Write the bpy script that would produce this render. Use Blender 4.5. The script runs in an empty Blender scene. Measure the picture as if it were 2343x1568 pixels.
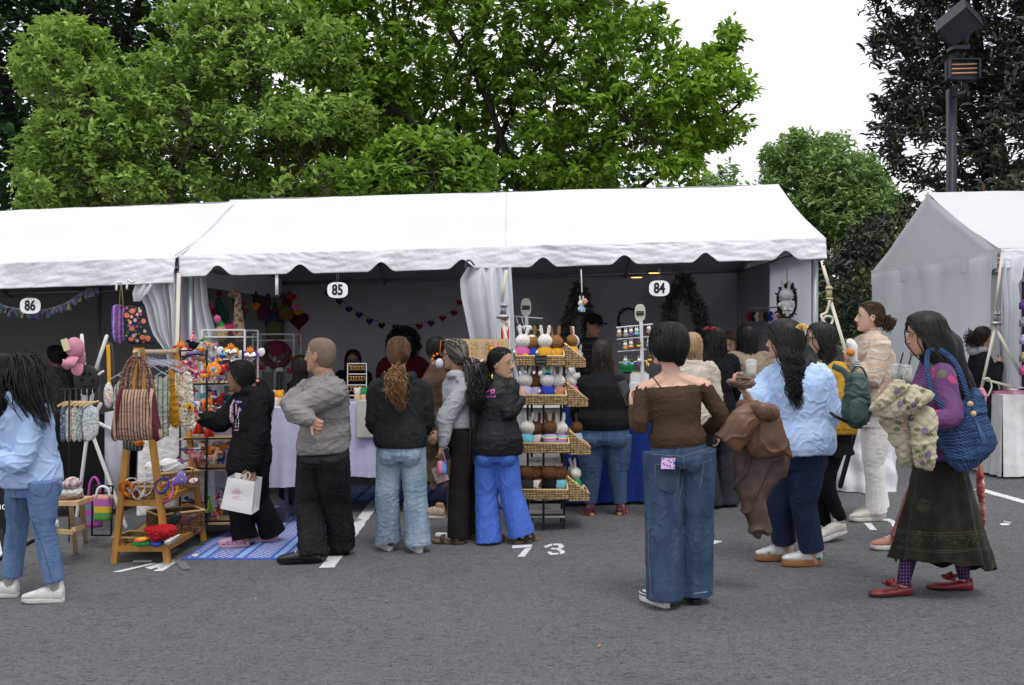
import bpy, math, random
import numpy as np
from mathutils import Vector, Matrix
from mathutils.bvhtree import BVHTree
R=math.radians
rs=np.random.RandomState(7); random.seed(7)
SC=bpy.context.scene; COL=SC.collection
F=2200.0; CZ=1.52; SL=0.028          # lens in preview pixels, eye height, slope of the lot
# ---------------------------------------------------------------- camera, sky, sun
cd=bpy.data.cameras.new('camera'); cam=bpy.data.objects.new('camera',cd); COL.objects.link(cam)
cam.location=(0,0,CZ); cam.rotation_euler=(R(90),0,0)
cd.sensor_width=36; cd.lens=36*F/2342; cd.clip_start=.1; cd.clip_end=2000
SC.camera=cam
SUN_EL,SUN_AZ=64,160   # elevation; azimuth clockwise from +Y
W=bpy.data.worlds.new('World'); SC.world=W; W.use_nodes=True
nt=W.node_tree; nt.nodes.clear()
def N(t,ty,**k):
    n=t.nodes.new(ty)
    for a,b in k.items():
        if a.startswith('i_'): n.inputs[a[2:].replace('_',' ')].default_value=b
        else: setattr(n,a,b)
    return n
sky=N(nt,'ShaderNodeTexSky',sky_type='NISHITA',sun_disc=False,sun_elevation=R(SUN_EL),sun_rotation=R(SUN_AZ))
b1=N(nt,'ShaderNodeBackground',i_Strength=.07); nt.links.new(sky.outputs[0],b1.inputs[0])
tc=N(nt,'ShaderNodeTexCoord'); mp=N(nt,'ShaderNodeMapping'); mp.inputs['Scale'].default_value=(1,1,2.6)
nt.links.new(tc.outputs['Generated'],mp.inputs[0])
no=N(nt,'ShaderNodeTexNoise',i_Scale=2.2,i_Detail=5.0,i_Roughness=.55); nt.links.new(mp.outputs[0],no.inputs[0])
rp=N(nt,'ShaderNodeValToRGB'); rp.color_ramp.elements[0].position=.36; rp.color_ramp.elements[0].color=(.60,.64,.73,1)
rp.color_ramp.elements[1].position=.62; rp.color_ramp.elements[1].color=(1.0,1.0,1.02,1)
nt.links.new(no.outputs[0],rp.inputs[0])
b2=N(nt,'ShaderNodeBackground',i_Strength=1.12); nt.links.new(rp.outputs[0],b2.inputs[0])
mx=N(nt,'ShaderNodeMixShader',i_Fac=.9); nt.links.new(b1.outputs[0],mx.inputs[1]); nt.links.new(b2.outputs[0],mx.inputs[2])
ow=N(nt,'ShaderNodeOutputWorld'); nt.links.new(mx.outputs[0],ow.inputs[0])
sd=bpy.data.lights.new('sun','SUN'); sd.energy=1.1; sd.angle=R(18); sd.color=(1,.96,.9)
so=bpy.data.objects.new('sun',sd); COL.objects.link(so)
sv=Vector((math.sin(R(SUN_AZ))*math.cos(R(SUN_EL)),math.cos(R(SUN_AZ))*math.cos(R(SUN_EL)),math.sin(R(SUN_EL))))
so.rotation_euler=sv.to_track_quat('Z','Y').to_euler()
SC.view_settings.view_transform='Standard'; SC.view_settings.look='None'; SC.view_settings.exposure=.55; SC.view_settings.gamma=1
SC.cycles.max_bounces=6; SC.cycles.diffuse_bounces=4; SC.cycles.glossy_bounces=2; SC.cycles.transmission_bounces=3; SC.cycles.transparent_max_bounces=6
SC.cycles.use_denoising=True; SC.cycles.use_adaptive_sampling=True; SC.cycles.adaptive_threshold=.02
# ---------------------------------------------------------------- helpers
def P(u,v,Y): return Vector(((u-1171)/F*Y,Y,CZ-(v-784)/F*Y))
def gz(x): return SL*x
def GY(u,v): return CZ/((v-784)/F+SL*(u-1171)/F)
def G(u,v): Y=GY(u,v); return Vector(((u-1171)/F*Y,Y,gz((u-1171)/F*Y)))
def V(*a): return Vector(a)
def srgb(h):
    if isinstance(h,str): h=[int(h[i:i+2],16)/255 for i in (0,2,4)]
    return tuple(c/12.92 if c<=.04045 else ((c+.055)/1.055)**2.4 for c in h)
def gauss_field(p,freq,seed,n=10,an=(1,1,1)):
    r=np.random.RandomState(seed); k=r.normal(size=(n,3)); k/=np.linalg.norm(k,axis=1)[:,None]
    k*=freq*(.6+.8*r.rand(n))[:,None]; k*=np.array(an)
    return np.sin(p@k.T+r.rand(n)*6.28).sum(1)/math.sqrt(n/2)
_M={}
def mat(name,col,rough=.8,col2=None,nscale=6,nlo=.35,nhi=.65,bump=0,bscale=200,bdist=.002,metal=0,spec=.3,
        stripes=None,transl=0,sheen=0,emit=0,weave=0,voro=None,alpha=1,var=None,sss=0,fine=0,stretch=(1,1,1),clear=0,ndet=4):
    """colour + optional noise blend to col2, stripes=(axis,freq,[colours]), voro=(scale,[colours])"""
    if name in _M: return _M[name]
    m=bpy.data.materials.new(name); m.use_nodes=True; t=m.node_tree; b=t.nodes['Principled BSDF']; L=t.links.new
    c3=lambda c:(*(srgb(c) if isinstance(c,str) else c),1)
    b.inputs['Roughness'].default_value=rough; b.inputs['Metallic'].default_value=metal
    b.inputs['Specular IOR Level'].default_value=spec
    if clear: b.inputs['Coat Weight'].default_value=clear
    if sheen: b.inputs['Sheen Weight'].default_value=sheen; b.inputs['Sheen Roughness'].default_value=.5
    if sss: b.inputs['Subsurface Weight'].default_value=sss; b.inputs['Subsurface Radius'].default_value=(.01,.004,.002); 
    b.inputs['Base Color'].default_value=c3(col)
    tcn=N(t,'ShaderNodeTexCoord'); mpn=N(t,'ShaderNodeMapping'); mpn.inputs['Scale'].default_value=stretch; L(tcn.outputs['Object'],mpn.inputs[0])
    cur=None
    if stripes:
        ax,fr,cols=stripes
        sp=N(t,'ShaderNodeSeparateXYZ'); L(tcn.outputs['Object'],sp.inputs[0])
        mu=N(t,'ShaderNodeMath',operation='MULTIPLY'); L(sp.outputs['XYZ'.index(ax)],mu.inputs[0]); mu.inputs[1].default_value=fr
        fc=N(t,'ShaderNodeMath',operation='FRACT'); L(mu.outputs[0],fc.inputs[0])
        cr=N(t,'ShaderNodeValToRGB'); cr.color_ramp.interpolation='CONSTANT'; el=cr.color_ramp.elements
        while len(el)<len(cols): el.new(.5)
        pos=0
        for e,(w,c) in zip(el,cols): e.position=pos; e.color=c3(c); pos+=w
        for e,(w,c) in zip(list(el),cols): pass
        L(fc.outputs[0],cr.inputs[0]); cur=cr.outputs[0]
    if voro:
        vs,cols=voro
        vo=N(t,'ShaderNodeTexVoronoi',i_Scale=vs); L(mpn.outputs[0],vo.inputs[0])
        sp=N(t,'ShaderNodeSeparateColor'); L(vo.outputs['Color'],sp.inputs[0])
        cr=N(t,'ShaderNodeValToRGB'); cr.color_ramp.interpolation='CONSTANT'; el=cr.color_ramp.elements
        while len(el)<len(cols): el.new(.5)
        for i,(e,c) in enumerate(zip(el,cols)): e.position=i/len(cols)
        for i,e in enumerate(el): e.color=c3(cols[i])
        L(sp.outputs[0],cr.inputs[0]); cur=cr.outputs[0]
        if len(voro) and True:
            r2=N(t,'ShaderNodeValToRGB'); r2.color_ramp.interpolation='CONSTANT'; e=r2.color_ramp.elements
            e[0].position=0; e[0].color=(1,1,1,1); e[1].position=.42; e[1].color=(0,0,0,1)
            mu=N(t,'ShaderNodeMath',operation='MULTIPLY'); mu.inputs[1].default_value=1.0; L(vo.outputs['Distance'],mu.inputs[0]); L(mu.outputs[0],r2.inputs[0])
            mm=N(t,'ShaderNodeMix',data_type='RGBA'); L(r2.outputs[0],mm.inputs[0]); mm.inputs[6].default_value=c3(col); L(cur,mm.inputs[7]); cur=mm.outputs[2]
    if var:
        at=N(t,'ShaderNodeAttribute',attribute_name='var'); cr=N(t,'ShaderNodeValToRGB'); el=cr.color_ramp.elements
        while len(el)<len(var): el.new(.5)
        for i,c in enumerate(var): el[i].position=i/(len(var)-1); el[i].color=c3(c)
        L(at.outputs['Fac'],cr.inputs[0]); cur=cr.outputs[0]
    if col2 is not None:
        n1=N(t,'ShaderNodeTexNoise',i_Scale=nscale,i_Detail=float(ndet),i_Roughness=.6); L(mpn.outputs[0],n1.inputs[0])
        r1=N(t,'ShaderNodeMapRange'); r1.inputs[1].default_value=nlo; r1.inputs[2].default_value=nhi; L(n1.outputs[0],r1.inputs[0])
        mm=N(t,'ShaderNodeMix',data_type='RGBA'); L(r1.outputs[0],mm.inputs[0])
        if cur: L(cur,mm.inputs[6])
        else: mm.inputs[6].default_value=c3(col)
        mm.inputs[7].default_value=c3(col2); cur=mm.outputs[2]
    if fine:
        n1=N(t,'ShaderNodeTexNoise',i_Scale=260.0,i_Detail=2.0); L(tcn.outputs['Object'],n1.inputs[0])
        r1=N(t,'ShaderNodeMapRange'); r1.inputs[1].default_value=.3; r1.inputs[2].default_value=.7; r1.inputs[3].default_value=1-fine; r1.inputs[4].default_value=1+fine; L(n1.outputs[0],r1.inputs[0])
        mm=N(t,'ShaderNodeMix',data_type='RGBA',blend_type='MULTIPLY'); mm.inputs[0].default_value=1
        if cur: L(cur,mm.inputs[6])
        else: mm.inputs[6].default_value=c3(col)
        L(r1.outputs[0],mm.inputs[7]); cur=mm.outputs[2]
    if cur: L(cur,b.inputs['Base Color'])
    if bump:
        if weave:
            n2=N(t,'ShaderNodeTexWave',i_Scale=float(weave),i_Distortion=1.5,bands_direction='DIAGONAL'); L(mpn.outputs[0],n2.inputs[0])
        else:
            n2=N(t,'ShaderNodeTexNoise',i_Scale=float(bscale),i_Detail=4.0); L(mpn.outputs[0],n2.inputs[0])
        bn=N(t,'ShaderNodeBump',i_Strength=bump,i_Distance=bdist); L(n2.outputs[0],bn.inputs['Height']); L(bn.outputs[0],b.inputs['Normal'])
    if emit: b.inputs['Emission Color'].default_value=c3(col); b.inputs['Emission Strength'].default_value=emit
    if alpha<1: b.inputs['Alpha'].default_value=alpha
    if transl:
        o=t.nodes['Material Output']; tr=N(t,'ShaderNodeBsdfTranslucent'); ms=N(t,'ShaderNodeMixShader',i_Fac=transl)
        if cur: L(cur,tr.inputs[0])
        else: tr.inputs[0].default_value=c3(col)
        L(b.outputs[0],ms.inputs[1]); L(tr.outputs[0],ms.inputs[2]); L(ms.outputs[0],o.inputs[0])
    _M[name]=m; return m
def tag(o,label=None,cat=None,group=None,kind=None):
    if label: o['label']=label
    if cat: o['category']=cat
    if group: o['group']=group
    if kind: o['kind']=kind
    return o
def empty(name,loc,label=None,cat=None,group=None):
    o=bpy.data.objects.new(name,None); COL.objects.link(o); o.location=loc; o.empty_display_size=.1
    return tag(o,label,cat,group)
def axes(fw,up=None):
    f=Vector(fw).normalized(); u=Vector(up) if up else V(0,0,1)
    r=f.cross(u).normalized(); return r,f,r.cross(f).normalized()
class MB:
    def __init__(s): s.v=[]; s.f=[]; s.m=[]; s.c=0; s.cur=0
    def add(s,vs,fs):
        vs=[tuple(x) for x in vs]; s.v+=vs; s.f+=[tuple(i+s.c for i in f) for f in fs]; s.m+=[s.cur]*len(fs); s.c+=len(vs); return s
    def box(s,c,sz,r=None,f=None,u=None):
        c=Vector(c); r=Vector(r) if r else V(1,0,0); f=Vector(f) if f else V(0,1,0); u=Vector(u) if u else V(0,0,1)
        vs=[c+r*(x*sz[0]/2)+f*(y*sz[1]/2)+u*(z*sz[2]/2) for x in(-1,1) for y in(-1,1) for z in(-1,1)]
        return s.add(vs,[(0,1,3,2),(4,6,7,5),(0,4,5,1),(2,3,7,6),(0,2,6,4),(1,5,7,3)])
    def bar(s,a,b,w,h=None,up=None):
        a=Vector(a); b=Vector(b); d=(b-a); L=d.length
        if L<1e-6: return s
        d/=L; ref=Vector(up) if up else (V(0,0,1) if abs(d.z)<.95 else V(0,1,0))
        r=d.cross(ref).normalized(); u=r.cross(d).normalized()
        return s.box((a+b)/2,(w,L,h or w),r,d,u)
    def loft(s,rings,n=16,cap=True,sq=1.0):
        """rings: (centre, axis a, axis b)"""
        vs=[];fs=[]
        cs=[(math.cos(2*math.pi*i/n),math.sin(2*math.pi*i/n)) for i in range(n)]
        if sq!=1: cs=[(math.copysign(abs(x)**sq,x),math.copysign(abs(y)**sq,y)) for x,y in cs]
        for c,a,b in rings:
            c=Vector(c);a=Vector(a);b=Vector(b)
            vs+=[c+a*x+b*y for x,y in cs]
        for k in range(len(rings)-1):
            o=k*n
            for i in range(n): j=(i+1)%n; fs.append((o+i,o+j,o+n+j,o+n+i))
        if cap:
            fs.append(tuple(range(n))[::-1]); o=(len(rings)-1)*n; fs.append(tuple(range(o,o+n)))
        return s.add(vs,fs)
    def tube(s,pts,rad,n=8,sub=0,ref=None,round_=True,sq=1.0,rend=True,rsta=True):
        pts=[Vector(p) for p in pts]
        if not isinstance(rad,(list,tuple)): rad=[rad]*len(pts)
        rad=[r if isinstance(r,tuple) else (r,r) for r in rad]
        if sub and len(pts)>2: pts,rad=crom(pts,rad,sub)
        rings=[];ref=Vector(ref) if ref else None; pa=None
        for i,p in enumerate(pts):
            t=(pts[min(i+1,len(pts)-1)]-pts[max(i-1,0)])
            t=t.normalized() if t.length>1e-9 else V(0,0,1)
            if ref: a=(ref-t*ref.dot(t))
            elif pa: a=pa-t*pa.dot(t)
            else: q=V(0,0,1) if abs(t.z)<.9 else V(1,0,0); a=q-t*q.dot(t)
            if a.length<1e-6: a=t.orthogonal()
            a.normalize(); pa=a; b=t.cross(a)
            rings.append((p,a*rad[i][0],b*rad[i][1],t))
        if round_:
            p,a,b,t=rings[0]; m=min(a.length,b.length); st=[(p-t*m*.95,a*.3,b*.3,t),(p-t*m*.7,a*.72,b*.72,t)]
            p,a,b,t=rings[-1]; m=min(a.length,b.length); en=[(p+t*m*.7,a*.72,b*.72,t),(p+t*m*.95,a*.3,b*.3,t)]
            rings=(st if rsta else [])+rings+(en if rend else [])
        return s.loft([x[:3] for x in rings],n,True,sq)
    def ell(s,c,a,b,d,n=12,m=8):
        """ellipsoid with half axis vectors a,b and d (poles)"""
        c=Vector(c);a=Vector(a);b=Vector(b);d=Vector(d)
        return s.loft([(c+d*math.cos(math.pi*(k+.35)/(m+.7-1+1e-9) if 0 else math.pi*(k+.5)/m),a*math.sin(math.pi*(k+.5)/m),b*math.sin(math.pi*(k+.5)/m)) for k in range(m)],n)
    def sph(s,c,r,n=10,m=7): return s.ell(c,(r,0,0),(0,r,0),(0,0,-r),n,m)
    def build(s,name,mats,parent=None,loc=None,remesh=0,smooth=3,disp=None,shade=True,sub=0):
        me=bpy.data.meshes.new(name); org=Vector(loc) if loc is not None else (abs_loc(parent) if parent else V(0,0,0))
        vv=np.array(s.v,dtype=np.float64).reshape(-1,3)-np.array(org)
        me.from_pydata(vv.tolist(),[],s.f)
        if not isinstance(mats,(list,tuple)): mats=[mats]
        for m in mats: me.materials.append(m)
        if len(mats)>1: me.polygons.foreach_set('material_index',s.m)
        if remesh: me=remesh_mesh(me,remesh,smooth,disp,org)
        elif sub: me=subdiv_mesh(me,sub,disp,org)
        elif disp: apply_disp(me,disp,org)
        me.name=name
        if shade: me.polygons.foreach_set('use_smooth',[True]*len(me.polygons))
        me.update()
        o=bpy.data.objects.new(name,me); COL.objects.link(o)
        if parent: o.parent=parent
        elif loc is not None: o.location=loc
        return o
def abs_loc(o):
    l=Vector(o.location)
    while o.parent: o=o.parent; l=l+Vector(o.location)
    return l
def crom(pts,rad,sub):
    P_=[pts[0]*2-pts[1]]+pts+[pts[-1]*2-pts[-2]]; R_=[rad[0]]+rad+[rad[-1]]; op=[];orr=[]
    for i in range(1,len(P_)-2):
        p0,p1,p2,p3=P_[i-1:i+3]; r1,r2=R_[i],R_[i+1]
        for k in range(sub):
            t=k/sub
            op.append(.5*((2*p1)+(p2-p0)*t+(2*p0-5*p1+4*p2-p3)*t*t+(3*p1-p0-3*p2+p3)*t**3))
            orr.append(tuple(a*(1-t)+b*t for a,b in zip(r1,r2)))
    op.append(pts[-1]); orr.append(rad[-1]); return op,orr
def co_np(me):
    a=np.empty(len(me.vertices)*3); me.vertices.foreach_get('co',a); return a.reshape(-1,3)
def no_np(me):
    a=np.empty(len(me.vertices)*3,dtype=np.float32); me.vertex_normals.foreach_get('vector',a) if hasattr(me,'vertex_normals') else me.vertices.foreach_get('normal',a)
    return a.reshape(-1,3).astype(float)
def apply_disp(me,disp,org):
    c=co_np(me); n=no_np(me); w=c+np.array(org); d=disp(w,n)
    c=c+(n*d[:,None] if d.ndim==1 else d); me.vertices.foreach_set('co',c.ravel()); me.update()
def eval_mods(me,fn):
    o=bpy.data.objects.new('tmp',me); COL.objects.link(o); fn(o)
    dg=bpy.context.evaluated_depsgraph_get(); e=o.evaluated_get(dg)
    out=bpy.data.meshes.new_from_object(e,depsgraph=dg); bpy.data.objects.remove(o); bpy.data.meshes.remove(me); return out
def remesh_mesh(me,vox,smooth,disp,org):
    def fn(o):
        m=o.modifiers.new('r','REMESH'); m.mode='VOXEL'; m.voxel_size=vox; m.use_smooth_shade=True
        if smooth: m=o.modifiers.new('s','SMOOTH'); m.factor=.6; m.iterations=smooth
    out=eval_mods(me,fn)
    if disp: apply_disp(out,disp,org)
    return out
def subdiv_mesh(me,lv,disp,org):
    def fn(o): m=o.modifiers.new('s','SUBSURF'); m.levels=lv; m.render_levels=lv
    out=eval_mods(me,fn)
    if disp: apply_disp(out,disp,org)
    return out
def np_mesh(name,verts,faces,mats,parent=None,loc=(0,0,0),var=None,smooth=True):
    """fast mesh from arrays; faces: (n,k)"""
    me=bpy.data.meshes.new(name); verts=np.asarray(verts)-np.array(loc); n=len(verts); k=faces.shape[1]; m=len(faces)
    me.vertices.add(n); me.vertices.foreach_set('co',verts.astype(np.float32).ravel())
    me.loops.add(m*k); me.loops.foreach_set('vertex_index',faces.astype(np.int32).ravel())
    me.polygons.add(m); me.polygons.foreach_set('loop_start',np.arange(m,dtype=np.int32)*k)
    me.polygons.foreach_set('use_smooth',np.full(m,smooth))
    if not isinstance(mats,(list,tuple)): mats=[mats]
    for x in mats: me.materials.append(x)
    if var is not None:
        a=me.attributes.new('var','FLOAT','POINT'); a.data.foreach_set('value',np.asarray(var,dtype=np.float32))
    me.update(calc_edges=True); me.validate()
    o=bpy.data.objects.new(name,me); COL.objects.link(o)
    if parent: o.parent=parent
    else: o.location=loc
    return o
def grid_faces(nu,nv,wrap=False):
    f=[]
    for j in range(nv-1):
        for i in range(nu if wrap else nu-1):
            k=(i+1)%nu; f.append((j*nu+i,j*nu+k,(j+1)*nu+k,(j+1)*nu+i))
    return np.array(f)
def sheet(name,fn,nu,nv,m,parent=None,loc=None,thick=0):
    """surface fn(s,t)->Vector, s,t in 0..1"""
    vs=np.array([tuple(fn(i/(nu-1),j/(nv-1))) for j in range(nv) for i in range(nu)])
    f=grid_faces(nu,nv); org=Vector(loc) if loc is not None else (abs_loc(parent) if parent else V(0,0,0))
    if thick:
        me=bpy.data.meshes.new(name); me.from_pydata((vs-np.array(org)).tolist(),[],f.tolist()); me.materials.append(m)
        def fnm(o): q=o.modifiers.new('s','SOLIDIFY'); q.thickness=thick; q.offset=0
        me=eval_mods(me,fnm); me.name=name; me.polygons.foreach_set('use_smooth',[True]*len(me.polygons))
        o=bpy.data.objects.new(name,me); COL.objects.link(o)
        if parent: o.parent=parent
        else: o.location=org
        return o
    o=np_mesh(name,vs,f,m,parent,tuple(org)); return o
def bvh_of(objs):
    vs=[];fs=[]
    for o in objs:
        l=abs_loc(o); b=len(vs); me=o.data
        vs+=[l+v.co for v in me.vertices]; fs+=[tuple(b+i for i in p.vertices) for p in me.polygons]
    return BVHTree.FromPolygons(vs,fs)
EYE=V(0,0,CZ)
def drop(bvh,u,v,off=.003):
    d=V((u-1171)/F,1,-(v-784)/F).normalized(); h=bvh.ray_cast(EYE,d)
    if h[0] is None: return None
    return h[0]-d*off
def decal(name,shapes,bvh,m,parent,off=.003,label=None,step=4):
    """flat marks laid on a surface. shapes: ('line',[(u,v)..],w) / ('fill',cx,cy,[(du,dv)..]) / ('mesh',verts2d,faces)"""
    mb=MB()
    for sh in shapes:
        if sh[0]=='line':
            pts=[];src=sh[1]; w=sh[2]/2
            for (a,b),(c,d) in zip(src,src[1:]):
                n=max(1,int(math.hypot(c-a,d-b)/step)); pts+=[(a+(c-a)*i/n,b+(d-b)*i/n) for i in range(n)]
            pts.append(src[-1]); prev=None
            for i,(a,b) in enumerate(pts):
                q=pts[min(i+1,len(pts)-1)]; p=pts[max(i-1,0)]; dx,dy=q[0]-p[0],q[1]-p[1]; L=math.hypot(dx,dy) or 1
                x,y=-dy/L*w,dx/L*w; A=drop(bvh,a+x,b+y,off); B=drop(bvh,a-x,b-y,off)
                if A and B and (A-B).length<.15:
                    if prev and (prev[0]-A).length<.12: mb.add([prev[0],prev[1],B,A],[(0,1,2,3)])
                    prev=(A,B)
                else: prev=None
        elif sh[0]=='fill':
            _,cx,cy,ring=sh; K=3; n=len(ring); C=drop(bvh,cx,cy,off)
            if not C: continue
            rr=[[drop(bvh,cx+du*k/K,cy+dv*k/K,off) for du,dv in ring] for k in range(1,K+1)]
            for i in range(n):
                j=(i+1)%n; q=[C,rr[0][i],rr[0][j]]
                if all(q) and max((q[0]-q[1]).length,(q[0]-q[2]).length)<.2: mb.add(q,[(0,1,2)])
                for k in range(K-1):
                    q=[rr[k][i],rr[k+1][i],rr[k+1][j],rr[k][j]]
                    if all(q) and max((q[0]-q[1]).length,(q[1]-q[2]).length,(q[2]-q[3]).length)<.15: mb.add(q,[(0,1,2,3)])
        else:
            _,vs,fs=sh; W_=[drop(bvh,a,b,off) for a,b in vs]
            for f in fs:
                q=[W_[i] for i in f]
                if all(q) and max((q[0]-x).length for x in q)<.3: mb.add(q,[tuple(range(len(q)))])
    if not mb.f: return None
    o=mb.build(name,m,parent,shade=False)
    if label: o['label']=label
    return o
def text2d(s,size=1,bold=0,sx=1,shear=0,sub=True):
    cu=bpy.data.curves.new('t','FONT'); cu.body=s; cu.size=size; cu.align_x='CENTER'; cu.align_y='CENTER'; cu.offset=bold; cu.resolution_u=3; cu.shear=shear
    o=bpy.data.objects.new('t',cu); COL.objects.link(o); dg=bpy.context.evaluated_depsgraph_get()
    me=bpy.data.meshes.new_from_object(o.evaluated_get(dg),depsgraph=dg)
    vs=[(v.co.x*sx,v.co.y) for v in me.vertices]; fs=[tuple(p.vertices) for p in me.polygons]
    bpy.data.objects.remove(o); bpy.data.meshes.remove(me); return vs,fs
def text_decal(name,s,u,v,hpx,bvh,m,parent,bold=.02,rot=0,sx=1,shear=0,off=.004):
    vs,fs=text2d(s,hpx/.72,bold*hpx,sx,shear); c,sn=math.cos(R(rot)),math.sin(R(rot))
    return decal(name,[('mesh',[(u+x*c-y*sn*-1*-1,v-(y*c+x*sn)) for x,y in vs],fs)],bvh,m,parent,off)
def text_plane(name,s,c,h,m,parent,r=None,u=None,bold=.02,sx=1):
    """flat lettering at centre c, cap height h, in the plane r,u"""
    vs,fs=text2d(s,h/.72,bold*h,sx); r=Vector(r) if r else V(1,0,0); u=Vector(u) if u else V(0,0,1); c=Vector(c)
    return MB().add([c+r*x+u*y for x,y in vs],fs).build(name,m,parent,shade=False)
def ring_pts(rx,ry,n=12,rot=0):
    c,s=math.cos(rot),math.sin(rot)
    return [(rx*math.cos(a)*c-ry*math.sin(a)*s,rx*math.cos(a)*s+ry*math.sin(a)*c) for a in [2*math.pi*i/n for i in range(n)]]
# ================================================================ setting: lot, painted marks
asph=mat('asphalt_mat','5b5d60',.9,spec=.25)
def asphalt():
    m=asph; t=m.node_tree; b=t.nodes['Principled BSDF']; L=t.links.new
    tc=N(t,'ShaderNodeTexCoord')
    def noise(sc,det,rough=.6,vec=None):
        n=N(t,'ShaderNodeTexNoise',i_Scale=float(sc),i_Detail=float(det),i_Roughness=rough); L(vec or tc.outputs['Object'],n.inputs[0]); return n.outputs[0]
    def mr(x,a,b_,c,d):
        r=N(t,'ShaderNodeMapRange'); L(x,r.inputs[0])
        for i,q in enumerate((a,b_,c,d)): r.inputs[i+1].default_value=q
        return r.outputs[0]
    def mul(x,y):
        q=N(t,'ShaderNodeMath',operation='MULTIPLY'); L(x,q.inputs[0]); L(y,q.inputs[1]); return q.outputs[0]
    big=mul(mul(mr(noise(.9,5),.3,.7,.88,1.10),mr(noise(2.1,6,.7),.56,.66,1.0,.86)),mr(noise(11,5,.7),.3,.7,.84,1.14))
    grain=mr(noise(55,4,.8),.3,.7,.55,1.42)
    fine=mr(noise(150,3,.8),.3,.7,.65,1.35)
    mp=N(t,'ShaderNodeMapping'); L(tc.outputs['Object'],mp.inputs[0]); mp.inputs['Scale'].default_value=(1,2.0,1)
    pit=mul(mr(noise(24,4,.75,mp.outputs[0]),.36,.44,.42,1.0),mr(noise(52,4,.75,mp.outputs[0]),.36,.42,.6,1.0))
    v=N(t,'ShaderNodeTexVoronoi',i_Scale=42.0); L(tc.outputs['Object'],v.inputs[0])
    sp=mr(v.outputs['Distance'],.03,.09,1,0)
    sc=N(t,'ShaderNodeSeparateColor'); L(v.outputs['Color'],sc.inputs[0]); sel=mr(sc.outputs[0],.90,.92,0,1)
    spk=mul(sp,sel)
    val=mul(mul(mul(big,grain),fine),pit)
    mm=N(t,'ShaderNodeMix',data_type='RGBA',blend_type='MULTIPLY'); mm.inputs[0].default_value=1; mm.inputs[6].default_value=(.158,.16,.166,1); L(val,mm.inputs[7])
    m2=N(t,'ShaderNodeMix',data_type='RGBA'); L(spk,m2.inputs[0]); L(mm.outputs[2],m2.inputs[6]); m2.inputs[7].default_value=(.55,.54,.52,1)
    L(m2.outputs[2],b.inputs['Base Color'])
    bn=N(t,'ShaderNodeBump',i_Strength=.9,i_Distance=.006); L(val,bn.inputs['Height']); L(bn.outputs[0],b.inputs['Normal'])
asphalt()
def flat(name,pts,h,m,**k):
    o=MB().add([V(x,y,gz(x)+h) for x,y in pts],[tuple(range(len(pts)))]).build(name,m,shade=False); return tag(o,**k)
flat('parking_lot',[(-25,-12),(25,-12),(25,24),(-25,24)],0,asph,kind='structure')
grass_m=mat('lawn_mat','39471f',.95,col2='4d5a2c',nscale=1.5)
MB().add([V(-700,-300,-19.8-.1),V(700,-300,19.5),V(700,900,19.5),V(-700,900,-19.9)],[(0,1,2,3)]).build('lawn',grass_m,shade=False)['kind']='structure'
paint=mat('road_paint_mat','d2d3d4',.8,col2='777a7d',nscale=60,nlo=.56,nhi=.72,fine=.12)
def gp(u,v): g=G(u,v); return (g.x,g.y)
def strip(name,a,b,w,h=.004):
    a=Vector(gp(*a)); b=Vector(gp(*b)); d=(b-a).normalized(); n=Vector((-d.y,d.x))*w/2
    k=max(2,int((b-a).length/.06)); r=np.random.RandomState(3); L_=[];R_=[]
    for i in range(k+1):
        c=a+(b-a)*i/k; L_.append(c+n*(1+.06*r.randn())); R_.append(c-n*(1+.06*r.randn()))
    vs=[V(p.x,p.y,gz(p.x)+h) for p in L_+R_]; m=k+1
    MB().add(vs,[(i,i+1,m+i+1,m+i) for i in range(k)]).build(name,paint,shade=False)['kind']='structure'
strip('painted_line',(748,1300),(868,1135),.105); strip('painted_line',(2238,1120),(2420,1171),.105)
strip('painted_line',(-60,1330),(30,1215),.105)
strip('painted_line',(1606,1250),(1640,1238),.1)
def quads(name,qs,h=.004):
    mb=MB()
    for q in qs: mb.add([V(p.x,p.y,p.z+h) for p in [G(*c) for c in q]],[tuple(range(len(q)))])
    mb.build(name,paint,shade=False)['kind']='structure'
# stencilled bay numbers 74, 73 and 72
quads('painted_number',[[(306,1283),(348,1283),(345,1288),(303,1288)],[(346,1290),(360,1290),(276,1310),(256,1310)],
  [(356,1300),(377,1283),(389,1283),(372,1301)],[(331,1300),(398,1281),(404,1285),(345,1304)],[(388,1288),(414,1281),(372,1308),(350,1308)],[(376,1291),(396,1291),(392,1296),(372,1296)]])
quads('painted_number',[[(1171,1249),(1217,1247),(1216,1253),(1172,1256)],[(1201,1256),(1216,1254),(1200,1275),(1183,1275)],
  [(1243,1251),(1262,1245),(1264,1249),(1248,1255)],[(1266,1245),(1283,1245),(1291,1251),(1284,1257),(1272,1256),(1279,1252),(1276,1249),(1265,1249)],
  [(1262,1254),(1282,1258),(1292,1262),(1291,1267),(1279,1270),(1281,1264),(1274,1259),(1260,1258)],[(1251,1264),(1259,1263),(1264,1267),(1277,1266),(1277,1270),(1258,1271)]])
quads('painted_number',[[(1963,1186),(1980,1184),(2008,1187),(2012,1192),(1975,1192)],[(1976,1198),(1992,1198),(2006,1214),(1990,1214)],
  [(2015,1187),(2036,1188),(2052,1196),(2054,1206),(2040,1206),(2038,1198),(2030,1193),(2014,1192)]])
quads('painted_number',[[(2286,1199),(2300,1198),(2312,1200),(2305,1203),(2290,1203)],[(2295,1193),(2312,1196),(2314,1198),(2296,1195)]])
tape_m=mat('tape_mat','8b8f93',.35,alpha=.6)
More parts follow.
